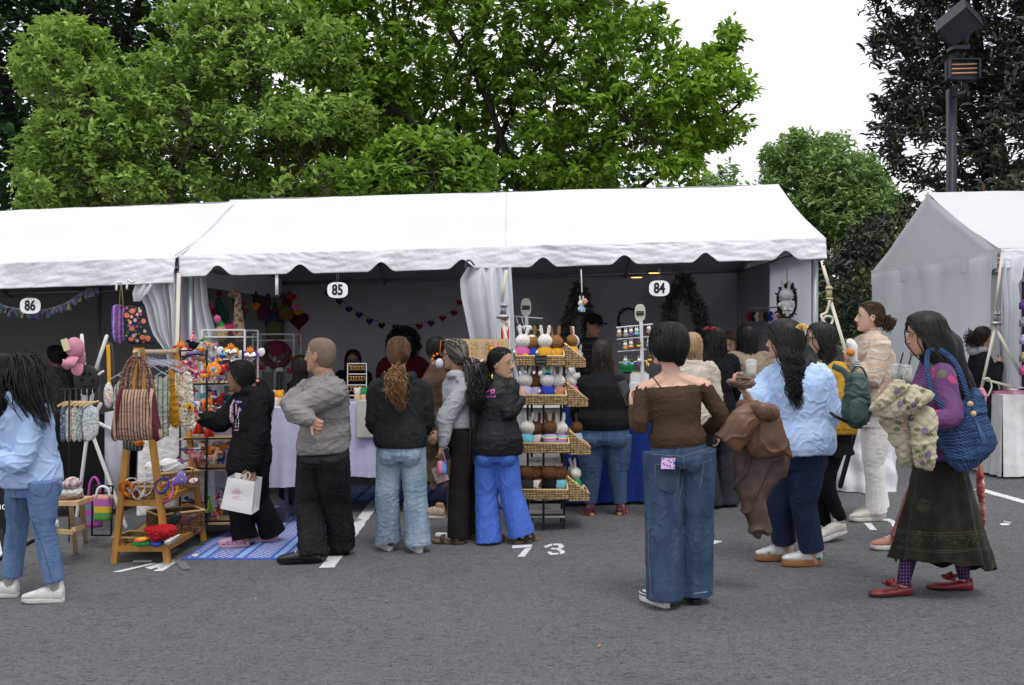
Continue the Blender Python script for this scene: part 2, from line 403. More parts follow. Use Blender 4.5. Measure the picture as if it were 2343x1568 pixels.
for i,(q,l) in enumerate([([(398,1285),(424,1288),(436,1305),(416,1306)],'grey tape strip at the front left corner of the striped mat'),
   ([(640,1287),(662,1286),(662,1293),(645,1294)],'bit of tape at the mat edge by the black sandal'),([(795,1180),(830,1192),(812,1196),(793,1190)],'tape strip on the asphalt behind the black sandals'),]):
    flat('tape_strip',[gp(*c) for c in q],.012,tape_m,label=l,cat='tape',group='tape strips by the mat')
leaf_l=mat('dry_leaf_mat','a07a50',.8)
r_=np.random.RandomState(5)
for i,(u,v,l) in enumerate([(585,1373,'small tan leaf on the bare asphalt at lower left'),(912,1298,'orange crumb of leaf by the white trainer'),(1371,1481,'tan leaf scrap on the open asphalt at bottom'),
    (884,1378,'flattened pale leaf on asphalt below the jeans'),(746,1253,'leaf scrap on the asphalt by the painted line'),(2300,1258,'dry leaf scrap right of the green skirt'),(1724,1190,'leaf scrap left of the leather coat')]):
    c=G(u,v); a=r_.rand()*3; rx,ry=V(math.cos(a),math.sin(a),0)*.016,V(-math.sin(a),math.cos(a),0)*.007
    MB().add([c-rx+V(0,0,.004),c-ry+V(0,0,.009),c+rx+V(0,0,.007),c+ry+V(0,0,.012),c+V(0,0,.016)],[(0,1,4),(1,2,4),(2,3,4),(3,0,4)]).build('fallen_leaf',leaf_l)
    tag(bpy.data.objects[-1] if 0 else COL.objects[-1],l,'leaf','leaf scraps on the asphalt')
# ================================================================ tents
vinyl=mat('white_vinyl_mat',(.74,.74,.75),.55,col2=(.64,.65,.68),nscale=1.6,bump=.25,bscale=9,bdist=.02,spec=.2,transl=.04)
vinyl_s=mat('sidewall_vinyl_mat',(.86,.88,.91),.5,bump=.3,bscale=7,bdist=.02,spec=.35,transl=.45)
lining=mat('shaded_lining_mat',(.39,.38,.405),.85,bump=.3,bscale=5,bdist=.02,col2=(.33,.325,.345),nscale=2); lining_shade=mat('deep_shade_lining_mat',(.20,.195,.19),.85,bump=.3,bscale=5,bdist=.02)  # grey on white fabric stands in for interior shade, deeper in the left booth
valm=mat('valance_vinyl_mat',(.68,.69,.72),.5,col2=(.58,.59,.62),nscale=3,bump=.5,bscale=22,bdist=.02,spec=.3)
steel=mat('galvanised_steel_mat',(.33,.34,.35),.45,metal=.75); steel_d=mat('dark_steel_mat',(.12,.12,.13),.5,metal=.5)
strapm=mat('webbing_mat','c9c3b4',.8)
def wrinkle(seed,amp,f1=7,an=(1,1,1)):
    def d(w,n):
        a=gauss_field(w,f1,seed,8,an); b=gauss_field(w+.05*a[:,None],f1*2.7,seed+1,10,an); c=gauss_field(w,f1*6,seed+2,10,an)
        return amp*(a*.5+(1-np.abs(b))*.45+.22*c)
    return d
def sheet_d(name,fn,nu,nv,m,parent,disp=None,thick=0):
    """sheet with displacement along its normal"""
    vs=np.array([tuple(fn(i/(nu-1),j/(nv-1))) for j in range(nv) for i in range(nu)]); g=vs.reshape(nv,nu,3)
    if disp is not None:
        du=np.gradient(g,axis=1); dv=np.gradient(g,axis=0); nn=np.cross(du,dv); nn/=np.linalg.norm(nn,axis=2)[:,:,None]+1e-12
        vs=vs+nn.reshape(-1,3)*disp(vs,nn.reshape(-1,3))[:,None]
    G_=vs.reshape(nv,nu,3)
    return sheet(name,lambda s,t:G_[int(round(t*(nv-1))),int(round(s*(nu-1)))],nu,nv,m,parent,thick=thick)
def tent(label,A,B,Rd,depth,eave,rise,val,scal,seed,walls=(),legs=None,backdrop=True,bays=2,ridge_sag=.0,ends=(0,0),lining=lining,vinyl=vinyl):
    """A,B front corners (x,y) left->right ; Rd unit vector pointing back"""
    root=empty('market_tent',(A[0],A[1],gz(A[0])),label,'tent'); A=Vector((A[0],A[1])); B=Vector((B[0],B[1])); Rd=Vector(Rd)
    E=lambda s,k,h:V(*(A+(B-A)*s+Rd*depth*k),gz((A+(B-A)*s).x)+h)
    w=(B-A).length; f=V(-Rd.x,-Rd.y,0)
    nx=max(60,int(w/.035))
    def front(s,t):
        k=.5*(1-t); h=eave+rise*(1-t)
        # cloth droops a little between the ridge and the eave, and between bays
        sag=.05*math.sin(math.pi*t)+.02*(math.sin(math.pi*bays*s)**2)*t
        return E(s,k,h-sag)
    def back(s,t): return E(s,.5+.5*t,eave+rise*(1-t)-.04*math.sin(math.pi*t))
    sheet_d('roof_panel',front,nx,26,vinyl,root,wrinkle(seed,.009,2.6,(1,.6,.6)))
    sheet_d('roof_panel',back,max(20,nx//4),8,vinyl,root)
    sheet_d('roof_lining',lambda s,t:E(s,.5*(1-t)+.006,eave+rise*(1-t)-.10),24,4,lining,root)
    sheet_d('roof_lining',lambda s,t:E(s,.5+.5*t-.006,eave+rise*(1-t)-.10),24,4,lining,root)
    for sd in (0,1):
        if ends[sd]:
            sheet_d('gable_panel',lambda s,t,sd=sd:E(sd,s,(eave-.03)+t*(rise*(1-abs(2*s-1)))),40,16,vinyl_s,root,wrinkle(seed+3,.006,4))
    q=MB()
    # valance
    def drop_(s):
        if not scal: return val
        p=(s*scal+.5)%1; d=abs(p-.5)*2    # narrow rounded notch between wide lobes
        x=max(0,1-(1-d)/.36); return val*(1-.42*(x*x*(3-2*x)))*(1-.05*(1-math.cos(4*math.pi*p))*0)
    def vfn(s,t):
        b=.012*math.sin(s*w*9+seed)+.015*math.sin(s*w*3.1)
        return E(s,0,eave-.055*math.sin(math.pi*bays*s)**2*0-t*drop_(s))+f*(.03+t*(.035+b))
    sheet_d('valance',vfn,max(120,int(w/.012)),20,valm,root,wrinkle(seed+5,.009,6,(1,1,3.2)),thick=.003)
    for sd in (0,1):
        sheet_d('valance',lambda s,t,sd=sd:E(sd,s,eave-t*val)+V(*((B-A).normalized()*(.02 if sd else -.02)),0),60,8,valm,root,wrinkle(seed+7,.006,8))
    fr=MB()
    for i in range(bays+1):
        s=i/bays; s=min(max(s,.012),.988)
        for k in (.02,.98):
            if legs is None or (i,k) in legs: fr.tube([E(s,k,0),E(s,k,eave-.03)],.032,8,round_=False)
        fr.tube([E(s,.03,eave-.10),E(s,.5,eave+rise-.14),E(s,.97,eave-.10)],.025,6,round_=False)
        fr.tube([E(s,.02,eave-.09),E(s,.98,eave-.09)],.02,6,round_=False)
    fr.tube([E(0,.03,eave-.06),E(1,.03,eave-.06)],.025,6,round_=False); fr.tube([E(0,.97,eave-.08),E(1,.97,eave-.08)],.022,6,round_=False)
    fr.tube([E(0,.5,eave+rise-.06),E(1,.5,eave+rise-.06)],.025,6,round_=False)
    for i in range(bays):
        s=(i+.5)/bays; fr.tube([E(s,.5,eave+rise-.09),E(s,.5,eave-.09)],.018,6,round_=False); fr.tube([E(s,.03,eave-.12),E(s,.5,eave+rise-.16),E(s,.97,eave-.12)],.018,6,round_=False)
    fr.build('frame',steel,root)
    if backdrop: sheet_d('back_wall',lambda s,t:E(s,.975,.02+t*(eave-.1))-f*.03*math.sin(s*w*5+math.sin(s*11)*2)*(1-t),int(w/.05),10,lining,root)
    return root,E,f
# tent over booths 85 and 84
T2,E2,f2=tent('long white frame tent over booths 85 and 84 with scalloped valance',(-3.03,8.8),(2.86,8.8),(0,1),3.05,2.40,.74,.20,8,11,ends=(0,0))
T1,E1,f1=tent('white frame tent over booth 86 with straight valance',(-7.6,9.15),(-3.06,8.78),(.08,.997),3.0,2.385,.73,.24,0,21,bays=2,lining=lining_shade)
vinyl_t=0;T3_,E3,f3=tent('white tent at right with grey gable end facing the gap',(5.14,10.15),(11.5,10.6),(-.07,.9975),3.0,2.36,.83,.2,0,31,ends=(1,0),lining=mat('lit_lining_mat',(.85,.85,.87),.8,transl=.6),vinyl=mat('translucent_roof_vinyl_mat',(.82,.82,.84),.55,spec=.2,transl=.35))  # pale translucent lining and roof added so the gable wall looks lit
# seam and corner webbing
for E_,s,rt in ((E2,.505,T2),(E1,.997,T1)):
    MB().tube([E_(s,.5,3.13 if E_ is E2 else 3.1)]+[E_(s,.5*(1-t),2.4+.74*(1-t)-.05*math.sin(math.pi*t)+.006) for t in (.2,.4,.6,.8,1)],.008,5,round_=False).build('seam_piping',vinyl,rt)
# side wall of booth 84, lit through
def wallfn(E_,s0,wav,amp,top=2.3,bot=.03):
    def fn(s,t):
        p=E_(s0,.03+.94*s,bot+t*(top-bot)); return p+V(amp*math.sin(s*wav+math.sin(t*2+s*5)),0,0)*(1-.6*t)
    return fn
sidem=mat('thin_sidewall_mat',(.80,.79,.86),.6,transl=.55,bump=.2,bscale=6,bdist=.02)
sheet_d('side_wall',lambda s,t:wallfn(E2,.985,34,.018)(.0+.52*s,t),60,12,sidem,T2)
sheet_d('side_wall',lambda s,t:wallfn(E2,.985,20,.012)(.5+.5*s,t),30,10,lining,T2)
sheet_d('side_wall',lambda s,t:wallfn(E1,.01,20,.01)(s,t),30,6,lining_shade,T1)
# curtain gathered between 86 and 85, and divider
def curtain(name,parent,top,bot,m,seed,nf=9,thick=.10,Y=8.85,nr=30,sub=0):
    """pleated hanging cloth. top/bot lists of (u) edges over v rows: rows=[(v,u0,u1,depth)]"""
    rows=top; g=[];nu=64
    for (v,u0,u1,dy) in rows:
        for i in range(nu):
            s=i/(nu-1); a=thick*(.5+.5*math.sin(v*.01+seed)); p=P(u0+(u1-u0)*s,v,Y+dy); ph=s*nf*2*math.pi+seed+.4*math.sin(v*.012+s*7)
            g.append(p+V(0,-thick*.5*math.sin(ph)*(.6+.4*math.sin(s*9+seed))+.3*thick*math.sin(ph*.37),0))
    return np_mesh(name,np.array([tuple(x) for x in g]),grid_faces(nu,len(rows)),m,parent,tuple(abs_loc(parent)))
def rows(ctrl,n=40):
    out=[]
    vs=np.linspace(ctrl[0][0],ctrl[-1][0],n); c=np.array(ctrl)
    for v in vs: out.append((v,)+tuple(np.interp(v,c[:,0],c[:,k]) for k in (1,2,3)))
    return out
curtain('tied_back_wall',T1,rows([(622,318,412,0),(660,312,412,-.02),(700,335,413,-.02),(760,350,412,0),(810,385,412,.02),(900,395,412,.05),(1140,392,412,.05)]),0,vinyl_s,1.3,nf=5,thick=.12)
curtain('tied_back_wall',T1,rows([(625,318,350,-.06),(650,310,352,-.1),(672,303,338,-.12),(690,306,322,-.1)],12),0,vinyl_s,2.1,nf=2,thick=.06)
curtain('divider_wall',T2,[(v,413,a,.05) for v,a in ((622,470),(700,478),(780,500),(850,510),(1000,520),(1150,525))],0,vinyl_s,.4,nf=4,thick=.10,Y=8.9)
curtain('divider_wall',T2,rows([(610,1070,1160,0),(640,1052,1165,-.04),(680,1055,1168,-.06),(740,1068,1172,-.05),(800,1080,1178,0),(860,1090,1185,.03),(1160,1095,1190,.05)]),0,vinyl_s,2.2,nf=3,thick=.16,Y=8.75)
curtain('divider_wall',T2,rows([(610,1100,1169,.02),(700,1120,1174,0),(900,1130,1184,0),(1150,1135,1190,.0)],20),0,vinyl_s,.9,nf=2,thick=.05,Y=8.72)
# torn grommet edge of the gathered flap
MB().tube([P(1064,612,8.66),P(1068,598,8.64),P(1076,597,8.62),P(1084,606,8.62)],.009,6,sub=3).build('hook',steel_d,T2)
for rt,u,v0,v1,lbl in ((T1,406,625,1140,None),):
    a=P(409,625,8.72); b=P(396,1140,8.72); MB().bar(a,b,.035,.006,up=(0,1,0)).build('tie_strap',strapm,rt)
# side wall of right tent with folds and a swag
def rw(s,t):
    p=E3(.0,.02+.96*s,.02+t*2.28); return p+V(-.05-.03*math.sin(s*16+1.5*math.sin(t*3))*(1-.5*t)-.02*math.sin(s*37+t*4),0,0)
sheet_d('side_wall',rw,110,40,vinyl_s,T3_,wrinkle(41,.014,3.2,(1,1,.6)))
curtain('rolled_wall',T3_,rows([(588,2296,2345,0),(640,2296,2338,-.03),(652,2298,2325,-.02),(700,2300,2335,-.05),(800,2297,2332,-.03),(950,2298,2330,0),(1080,2297,2330,0)]),0,vinyl_s,.7,nf=3,thick=.14,Y=10.1)
def ratchet(root,a,b,c,d):
    """strap from a to the buckle b then on to c"""
    m=MB(); m.bar(a,b,.03,.004,up=(0,1,0)); m.build('strap',strapm,root)
    k=MB(); ax=(Vector(b)-Vector(a)).normalized(); k.bar(Vector(b)-ax*.0,Vector(b)+ax*.14,.012,.03,up=(0,1,0)); o=V(.045,0,0)
    k.bar(Vector(b)+o,Vector(b)+ax*.14+o,.012,.03,up=(0,1,0)); k.tube([Vector(b)+ax*.03-V(.01,0.02,0),Vector(b)+ax*.03+o+V(.01,-.02,0)],.008,6); k.tube([Vector(b)+ax*.13-V(.015,0.02,0),Vector(b)+ax*.13+o+V(.015,-.02,0)],.02,8)
    k.box(Vector(b)+ax*.07+o/2,(.05,.02,.07)); k.build('ratchet_buckle',steel,root)
    m=MB(); m.bar(Vector(b)+ax*.14+o/2,c,.03,.004,up=(0,1,0)); 
    m.build('strap',strapm,root)
s1=empty('ratchet_strap',P(1158,620,8.45),'ratchet strap hanging down the tent divider above the fire extinguisher sign','strap')
ratchet(s1,P(1158,618,8.5),P(1148,692,8.47),P(1170,850,8.42),0)
MB().tube([P(1171,800,8.4),P(1180,835,8.4),P(1187,860,8.4),P(1183,880,8.4),P(1176,870,8.4),P(1172,830,8.4)],.006,5,sub=3).build('hook',steel_d,s1)
s2=empty('ratchet_strap',P(1890,610,8.6),'beige guy strap from the tent corner down behind the glasses woman','strap')
m=MB(); m.bar(P(1882,608,8.75),P(1897,660,8.7),.03,.004,up=(0,1,0)); m.bar(P(1897,680,8.7),P(1948,850,8.5),.03,.004,up=(0,1,0)); m.bar(P(1948,850,8.5),V(3.45,8.3,.45),.03,.004,up=(0,1,0)); m.build('strap',strapm,s2)
k=MB(); k.box(P(1896,672,8.68),(.05,.02,.14)); k.tube([P(1890,660,8.67),P(1902,660,8.67)],.012,6); k.tube([P(1891,684,8.67),P(1903,684,8.67)],.012,6); k.build('ratchet_buckle',mat('brass_mat','a89c78',.45,metal=.5),s2)
k=MB(); k.tube([P(1897,690,8.66),P(1890,715,8.66),P(1878,722,8.64),P(1886,738,8.62),P(1900,742,8.64),P(1904,728,8.66),P(1890,724,8.62),P(1880,734,8.64)],(.012),6,sub=4); k.build('knot',strapm,s2)
s3=empty('ratchet_strap',P(2292,620,9.95),'long strap with buckle down the corner of the right tent','strap')
ratchet(s3,P(2292,580,10.0),P(2276,712,9.95),P(2242,900,9.9),0)
m=MB(); m.bar(P(2274,745,9.95),P(2342,870,9.9),.03,.004,up=(0,1,0)); m.bar(P(2250,868,9.9),P(2342,892,9.9),.025,.004,up=(0,1,0)); m.tube([P(2250,868,9.88),P(2262,866,9.88),P(2268,885,9.88),P(2260,905,9.88)],.01,5,sub=3); m.build('strap_end',strapm,s3)
# ballast barrels wrapped in white cloth
def barrel(c,r,h,label,seed):
    root=empty('ballast_barrel',c,label,'barrel'); c=Vector(c); rg=[]
    n=72; vs=[]; hs=np.linspace(0,h,26)
    for i,z in enumerate(hs):
        t=z/h
        for k in range(n):
            a=2*math.pi*k/n; rr=r*(1.03-.05*t+.05*(1-t)**2)+.018*math.sin(a*7+seed+2*t)+.014*math.sin(a*13+5*t)*(1-t)+.01*math.sin(t*19+a*3)
            vs.append((c.x+rr*math.cos(a),c.y+rr*math.sin(a),c.z+.004+z))
    vs.append((c.x,c.y,c.z+h+.02)); f=grid_faces(n,26,True).tolist()
    m=MB(); m.add(vs,[tuple(q) for q in f]+[(25*n+k,25*n+(k+1)%n,26*n) for k in range(n)])
    m.build('cloth_wrap',mat('ballast_cloth_mat',(.74,.75,.77),.55,bump=.5,bscale=14,bdist=.02,transl=.05),root)
    return root
g=G(1995,1128); barrel((g.x,g.y+.3,g.z),.31,.82,'white cloth wrapped barrel behind the woman in white trousers',.5)
MB().tube([P(1964,955,8.0),P(1922,1112,8.0)],.022,8).build('black_pole',mat('black_metal_mat',(.015,.015,.017),.4,metal=.3)); tag(COL.objects[-1],'slanting black pole beside the white trousers','pole')
# ================================================================ lamp pole at right
lp=empty('light_pole',V(6.1,13.4,.17),'dark square light pole with tilted floodlight and heater behind the right tent','light pole')
pm=mat('pole_paint_mat',(.016,.019,.026),.5,spec=.3,col2=(.022,.026,.034),nscale=3)
MB().box(P(2176,500,13.4)+V(0,0,-1.0),(.105,.105,5.6)).build('pole',pm,lp)
h=MB(); c=P(2190,55,13.2); a,f_,u_=axes((.55,-.55,.45)); 
h.loft([(c-f_*.24,a*.20,u_*.20),(c-f_*.20,a*.235,u_*.235),(c+f_*.22,a*.25,u_*.25),(c+f_*.24,a*.27,u_*.27)],4,True); h.build('floodlight_housing',pm,lp,shade=False)
MB().tube([P(2183,160,13.4),P(2188,110,13.3)],.035,6).build('bracket',pm,lp)
MB().box(P(2192,113,13.3),(.24,.2,.05)).build('bracket',pm,lp,shade=False)
hh=MB(); c=P(2203,160,13.2); hh.box(c+V(0,.05,0),(.42,.1,.26)); hh.box(c+V(-.2,-.02,0),(.02,.1,.26)); hh.box(c+V(.2,-.02,0),(.02,.1,.26)); hh.box(c+V(0,-.02,.13),(.42,.1,.015)); hh.build('heater_housing',pm,lp,shade=False)
for dz in (.06,0,-.06): MB().tube([c+V(-.17,-.03,dz),c+V(.17,-.03,dz+.01)],.012,8).build('heater_tube',mat('heater_tube_mat','b08468',.35,metal=.4),lp)
MB().bar(P(2176,222,13.3),P(2208,212,13.2),.04).build('bracket',pm,lp)
MB().bar(P(2203,205,13.3),P(2203,180,13.3),.04).build('bracket',pm,lp)
# ================================================================ trees
LEAFT=np.array([(0,0,0),(.3,-.42,.10),(.3,.42,.10),(.7,-.40,.08),(.7,.40,.08),(1,0,-.16),(.3,0,0),(.7,0,-.03)])
LEAFF=np.array([(0,1,6),(0,6,2),(1,3,7),(1,7,6),(6,7,4),(6,4,2),(3,5,7),(7,5,4)])
def leaves(p,d,nrm,L,Wd,var):
    d=d/np.linalg.norm(d,axis=1)[:,None]; s=np.cross(d,nrm); s/=np.linalg.norm(s,axis=1)[:,None]+1e-9; n=np.cross(s,d)
    T=LEAFT; v=p[:,None,:]+d[:,None,:]*(T[None,:,0:1]*L[:,None,None])+s[:,None,:]*(T[None,:,1:2]*Wd[:,None,None])+n[:,None,:]*(T[None,:,2:3]*L[:,None,None])
    f=LEAFF[None]+np.arange(len(p))[:,None,None]*8
    return v.reshape(-1,3),f.reshape(-1,3),np.repeat(var,8)
def in_poly(u,v,poly):
    c=np.zeros(len(u),bool); n=len(poly)
    for i in range(n):
        x1,y1=poly[i]; x2,y2=poly[i-1]
        m=((y1>v)!=(y2>v)); c^=m&(u<(x2-x1)*(v-y1)/((y2-y1) if y2!=y1 else 1e-9)+x1)
    return c
def edge_dist(u,v,poly):
    d=np.full(len(u),1e9); n=len(poly)
    for i in range(n):
        a=np.array(poly[i-1],float); b=np.array(poly[i],float); ab=b-a; t=np.clip(((u-a[0])*ab[0]+(v-a[1])*ab[1])/(ab@ab),0,1)
        d=np.minimum(d,np.hypot(u-a[0]-t*ab[0],v-a[1]-t*ab[1]))
    return d
def tree(label,poly,Y0,half,nclump,per,L,leafm,barkm,base,seed,gapf=1.4,gap=-.5,droop=.3,wr=.5,limbs=9,trunk=.14,spread=.12,name='broadleaf_tree',an=(1,1,1.8),upb=.35,twig=True,stems=1,gy=None,clumpv=.35,group=None,vary=1):
    r=np.random.RandomState(seed); poly=[tuple(map(float,q)) for q in poly]; us=[q[0] for q in poly]; vs=[q[1] for q in poly]
    root=empty(name,base,label,'tree',group); pts=[]
    while len(pts)<nclump:
        n=nclump*3; u=r.uniform(min(us),max(us),n); v=r.uniform(min(vs),max(vs),n); k=in_poly(u,v,poly); u=u[k];v=v[k]
        e=edge_dist(u,v,poly)/F*Y0; th=half*np.sqrt(np.clip(1-(1-np.clip(e/half,0,1))**2,.02,1))
        y=Y0+th*(1-2*r.beta(1.3,.9,len(u))) if gy is None else Y0+th*(r.rand(len(u))*2-1)
        p=np.stack([(u-1171)/F*y,y,CZ-(v-784)/F*y],1)
        # keep the silhouette at the tree's own distance
        p[:,0]=(u-1171)/F*Y0; p[:,2]=CZ-(v-784)/F*Y0
        g=gauss_field(p,gapf*2,seed+5,14,an)+.5*gauss_field(p,gapf*5,seed+6,14,an)
        p=p[(g>gap)&(p[:,2]>.3)]; pts+=list(p)
    c=np.array(pts[:nclump]); ctr=np.array([c[:,0].mean(),Y0,np.percentile(c[:,2],30)])
    # leaves
    M_=nclump*per; ci=np.repeat(np.arange(nclump),per); out=c-ctr; out/=np.linalg.norm(out,axis=1)[:,None]+1e-9
    tw=out*.6+r.normal(size=out.shape)*.45+np.array([0,0,upb]); tw/=np.linalg.norm(tw,axis=1)[:,None]
    tt=r.rand(M_)**.6; pos=c[ci]+tw[ci]*((tt-.7)*spread*2.0)[:,None]+r.normal(size=(M_,3))*spread*.16
    d=tw[ci]*.5+r.normal(size=(M_,3))*.7*[1,1,.55]; d[:,2]-=droop*.35
    nr=np.array([0,0,1.])+out[ci]*.5+r.normal(size=(M_,3))*.35
    Ls=L*(.6+.6*r.rand(M_)); cv=np.clip(.5+clumpv*.5*gauss_field(c,1.1,seed+9,10)+.12*r.randn(nclump),0,1)
    var=np.clip(cv[ci]+.16*r.randn(M_),0,1)
    v,f,a=leaves(pos,d,nr,Ls,Ls*wr,var)
    np_mesh('crown',v,f,leafm,root,tuple(base),var=a,smooth=False)
    # trunk, limbs, twigs
    mb=MB(); B=Vector(base)
    idx=[int(r.randint(nclump))]
    for _ in range(limbs-1):
        dd=np.min(np.linalg.norm(c[:,None]-c[idx][None],axis=2),axis=1); idx.append(int(np.argmax(dd*(.6+.4*r.rand(nclump)))))
    top=Vector(ctr); nodes=[]
    for si in range(stems):
        off=V((si-(stems-1)/2)*.3,r.uniform(-.2,.2),0) if stems>1 else V(0,0,0)
        fork=B+off+(top-B)*.42+off*1.8; fork.z=min(max(fork.z,B.z+1.2),B.z+2.2)
        mb.tube([B+off*.4,B+off+(fork-B)*.0+V(.03,0,.5),fork],[trunk*(1.2 if stems==1 else .7),trunk*(1 if stems==1 else .6),trunk*(.8 if stems==1 else .5)],8,sub=4)
        for j,i in enumerate(idx):
            if j%stems!=si: continue
            e=Vector(c[i]); mid=fork.lerp(e,.5)+V(r.uniform(-.3,.3),r.uniform(-.2,.2),r.uniform(.0,.5)); q1=fork.lerp(mid,.5)+V(*r.uniform(-.12,.12,3))
            path=[fork,q1,mid,mid.lerp(e,.55)+V(*r.uniform(-.15,.15,3)),e]
            rr=trunk*.5; mb.tube(path,[rr,rr*.8,rr*.6,rr*.4,rr*.15],6,sub=3)
            pp,_=crom(path,[(1,1)]*5,4); nodes+=pp[2:]
    if twig:
        nn=np.array([tuple(x) for x in nodes])
        for i in r.permutation(nclump)[:900]:
            k=int(np.argmin(np.linalg.norm(nn-c[i],axis=1))); a_=Vector(nn[k]); b_=Vector(c[i]); m_=a_.lerp(b_,.5)+V(*r.uniform(-.1,.1,3))+V(0,0,-.05)
            mb.tube([a_,m_,b_],[.012,.009,.004],3,round_=False)
    mb.build('trunk',barkm,root)
    return root
bark=mat('grey_bark_mat','4a423a',.95,col2='2e2824',nscale=14,bump=.6,bscale=30,bdist=.02,stretch=(1,1,.3))
bark_d=mat('dark_bark_mat','2a2521',.95,bump=.6,bscale=30,bdist=.02)
lm1=mat('bright_leaf_mat','4f7a1c',.42,var=[(.08,.16,.014),(.19,.33,.025),(.33,.53,.045),(.50,.68,.08)],transl=.38,spec=.4)
lm0=mat('fresh_leaf_mat','6a9a2c',.42,var=[(.14,.26,.03),(.30,.46,.06),(.46,.62,.10)],transl=.38,spec=.4)
lm2=mat('mid_leaf_mat','3f6a1e',.45,var=[(.09,.18,.03),(.21,.34,.06),(.37,.52,.11),(.50,.64,.17)],transl=.34,spec=.4)
lm3=mat('maple_leaf_mat','24441c',.5,var=[(.012,.036,.012),(.026,.07,.02),(.045,.11,.03),(.075,.16,.045)],transl=.2,spec=.35)
lm4=mat('far_leaf_mat','4a6b33',.55,var=[(.13,.22,.07),(.22,.33,.10),(.32,.44,.14),(.42,.53,.19)],transl=.3)
lm5=mat('glossy_dark_leaf_mat','1f2a1a',.35,var=[(.014,.026,.014),(.035,.055,.032),(.07,.09,.055),(.13,.14,.09),(.13,.09,.04)],transl=.04,spec=.5)
tree('dark green maple filling the background at far left',[(-500,-500),(520,-500),(640,-60),(600,120),(420,260),(240,300),(150,480),(120,640),(-500,640)],17.5,2.6,6500,8,.13,lm3,bark_d,(-7.5,17.5,gz(-7.5)),1,gap=-1.0,wr=.95,trunk=.25,spread=.2,name='maple_tree',upb=0,clumpv=.5)
tree('tall bright green magnolia behind the long tent',[(560,-420),(1300,-520),(1500,-60),(1450,0),(1470,25),(1490,20),(1535,50),(1540,110),(1600,120),(1620,105),(1655,60),(1678,75),(1690,120),(1650,160),(1690,175),(1720,235),(1700,310),(1660,335),(1610,345),(1590,385),(1612,420),(1600,470),(1300,560),(760,560),(650,420),(620,120)],15.6,2.3,4700,18,.145,lm1,bark,(-1.2,15.9,gz(-1)),2,gap=.02,limbs=16,stems=5,trunk=.15,spread=.17,name='magnolia_tree',gapf=1.3)
tree('spreading magnolia with pale grey limbs left of centre',[(52,150),(131,50),(186,60),(250,88),(258,135),(285,108),(348,66),(371,50),(425,25),(560,0),(700,30),(840,60),(800,140),(860,260),(820,420),(780,600),(200,620),(70,480),(60,330),(110,300),(60,220)],13.4,1.5,2500,17,.115,lm2,bark,(-2.9,13.6,gz(-3)),3,gap=-.1,limbs=14,stems=4,trunk=.13,spread=.15,name='magnolia_tree',gapf=1.5,an=(1,1,2.6))
tree('low bright magnolia shoots just above the tent ridge',[(690,440),(735,375),(770,385),(800,410),(860,345),(910,310),(950,330),(990,305),(1050,320),(1100,350),(1130,390),(1120,440),(1150,470),(700,520),(640,470)],12.3,.45,300,14,.14,lm0,bark,(-1.2,12.4,gz(-1.2)),4,gap=-1.2,limbs=8,trunk=.05,spread=.16,name='magnolia_sapling',gapf=2,twig=True)
tree('distant rounded green tree in the gap between the tents',[(1575,450),(1585,400),(1610,392),(1618,400),(1632,385),(1655,375),(1680,392),(1700,415),(1722,392),(1765,400),(1728,358),(1760,345),(1790,350),(1790,315),(1830,305),(1865,330),(1900,310),(1920,305),(1950,330),(1990,380),(2020,430),(2060,470),(2080,700),(2060,900),(1800,900),(1720,700),(1640,560)],27,2.8,4200,12,.19,lm4,bark_d,(9.2,27.5,gz(9)),5,gap=-.6,limbs=14,trunk=.3,spread=.26,gapf=.8,twig=True,upb=.1,droop=.5,name='linden_tree')
tree('large dark glossy evergreen magnolia at right',[(2020,-400),(2900,-500),(2900,640),(2120,660),(2010,760),(1925,770),(1890,700),(1900,600),(1960,520),(2060,480),(2100,420),(2040,380),(1990,330),(1975,300),(2010,290),(2040,330),(2060,300),(2010,220),(2040,180),(2010,140),(1985,110),(2010,60),(1990,0)],16.2,2.4,7600,12,.17,lm5,bark_d,(8.8,16.6,gz(8)),6,gap=-.75,limbs=16,trunk=.25,spread=.17,wr=.36,name='evergreen_magnolia',gapf=1.4,upb=.5,clumpv=.5)
tree('broad dark tree far behind the tents at left',[(-500,60),(200,0),(700,100),(1100,250),(1500,330),(1500,700),(-500,700)],24,2.5,2600,7,.26,lm3,bark_d,(-5,24.5,gz(-5)),7,gap=-.9,limbs=8,trunk=.3,spread=.4,name='maple_tree',twig=False,wr=.8)
# low wall with ivy in the gap
wm=mat('stone_wall_mat','4b4944',.95,col2='2f2e2b',nscale=9,bump=.6,bscale=18,bdist=.03)
wl=empty('garden_wall',V(5.4,14.2,gz(5.4)),'low dark stone wall with ivy in the gap between the tents','wall')
MB().box(V(5.6,14.4,.15+.62),(3.2,.4,1.25)).build('wall_body',wm,wl,shade=False); MB().box(V(5.6,14.35,1.42),(3.3,.5,.09)).build('coping',mat('coping_mat','6b675e',.9,bump=.4,bscale=30),wl,shade=False)
r=np.random.RandomState(12); n=1500; p=np.stack([r.uniform(4.1,7.1,n),14.05+.12*r.rand(n),1.55-1.0*r.rand(n)**1.6],1); p[:,2]+=.1*np.sin(p[:,0]*5)
v,f,a=leaves(p,r.normal(size=(n,3))*.5+[0,-.4,-.6],np.array([[0,-1,.6]])+r.normal(size=(n,3))*.4,.09+.05*r.rand(n),.08+.04*r.rand(n),r.rand(n))
iv=np_mesh('ivy',v,f,mat('ivy_leaf_mat','5c7a2c',.5,var=[(.05,.09,.02),(.13,.2,.04),(.25,.32,.07)],transl=.3),None,(5.6,14.2,.8),var=a,smooth=False); tag(iv,'ivy hanging over the low stone wall','ivy',kind='stuff')
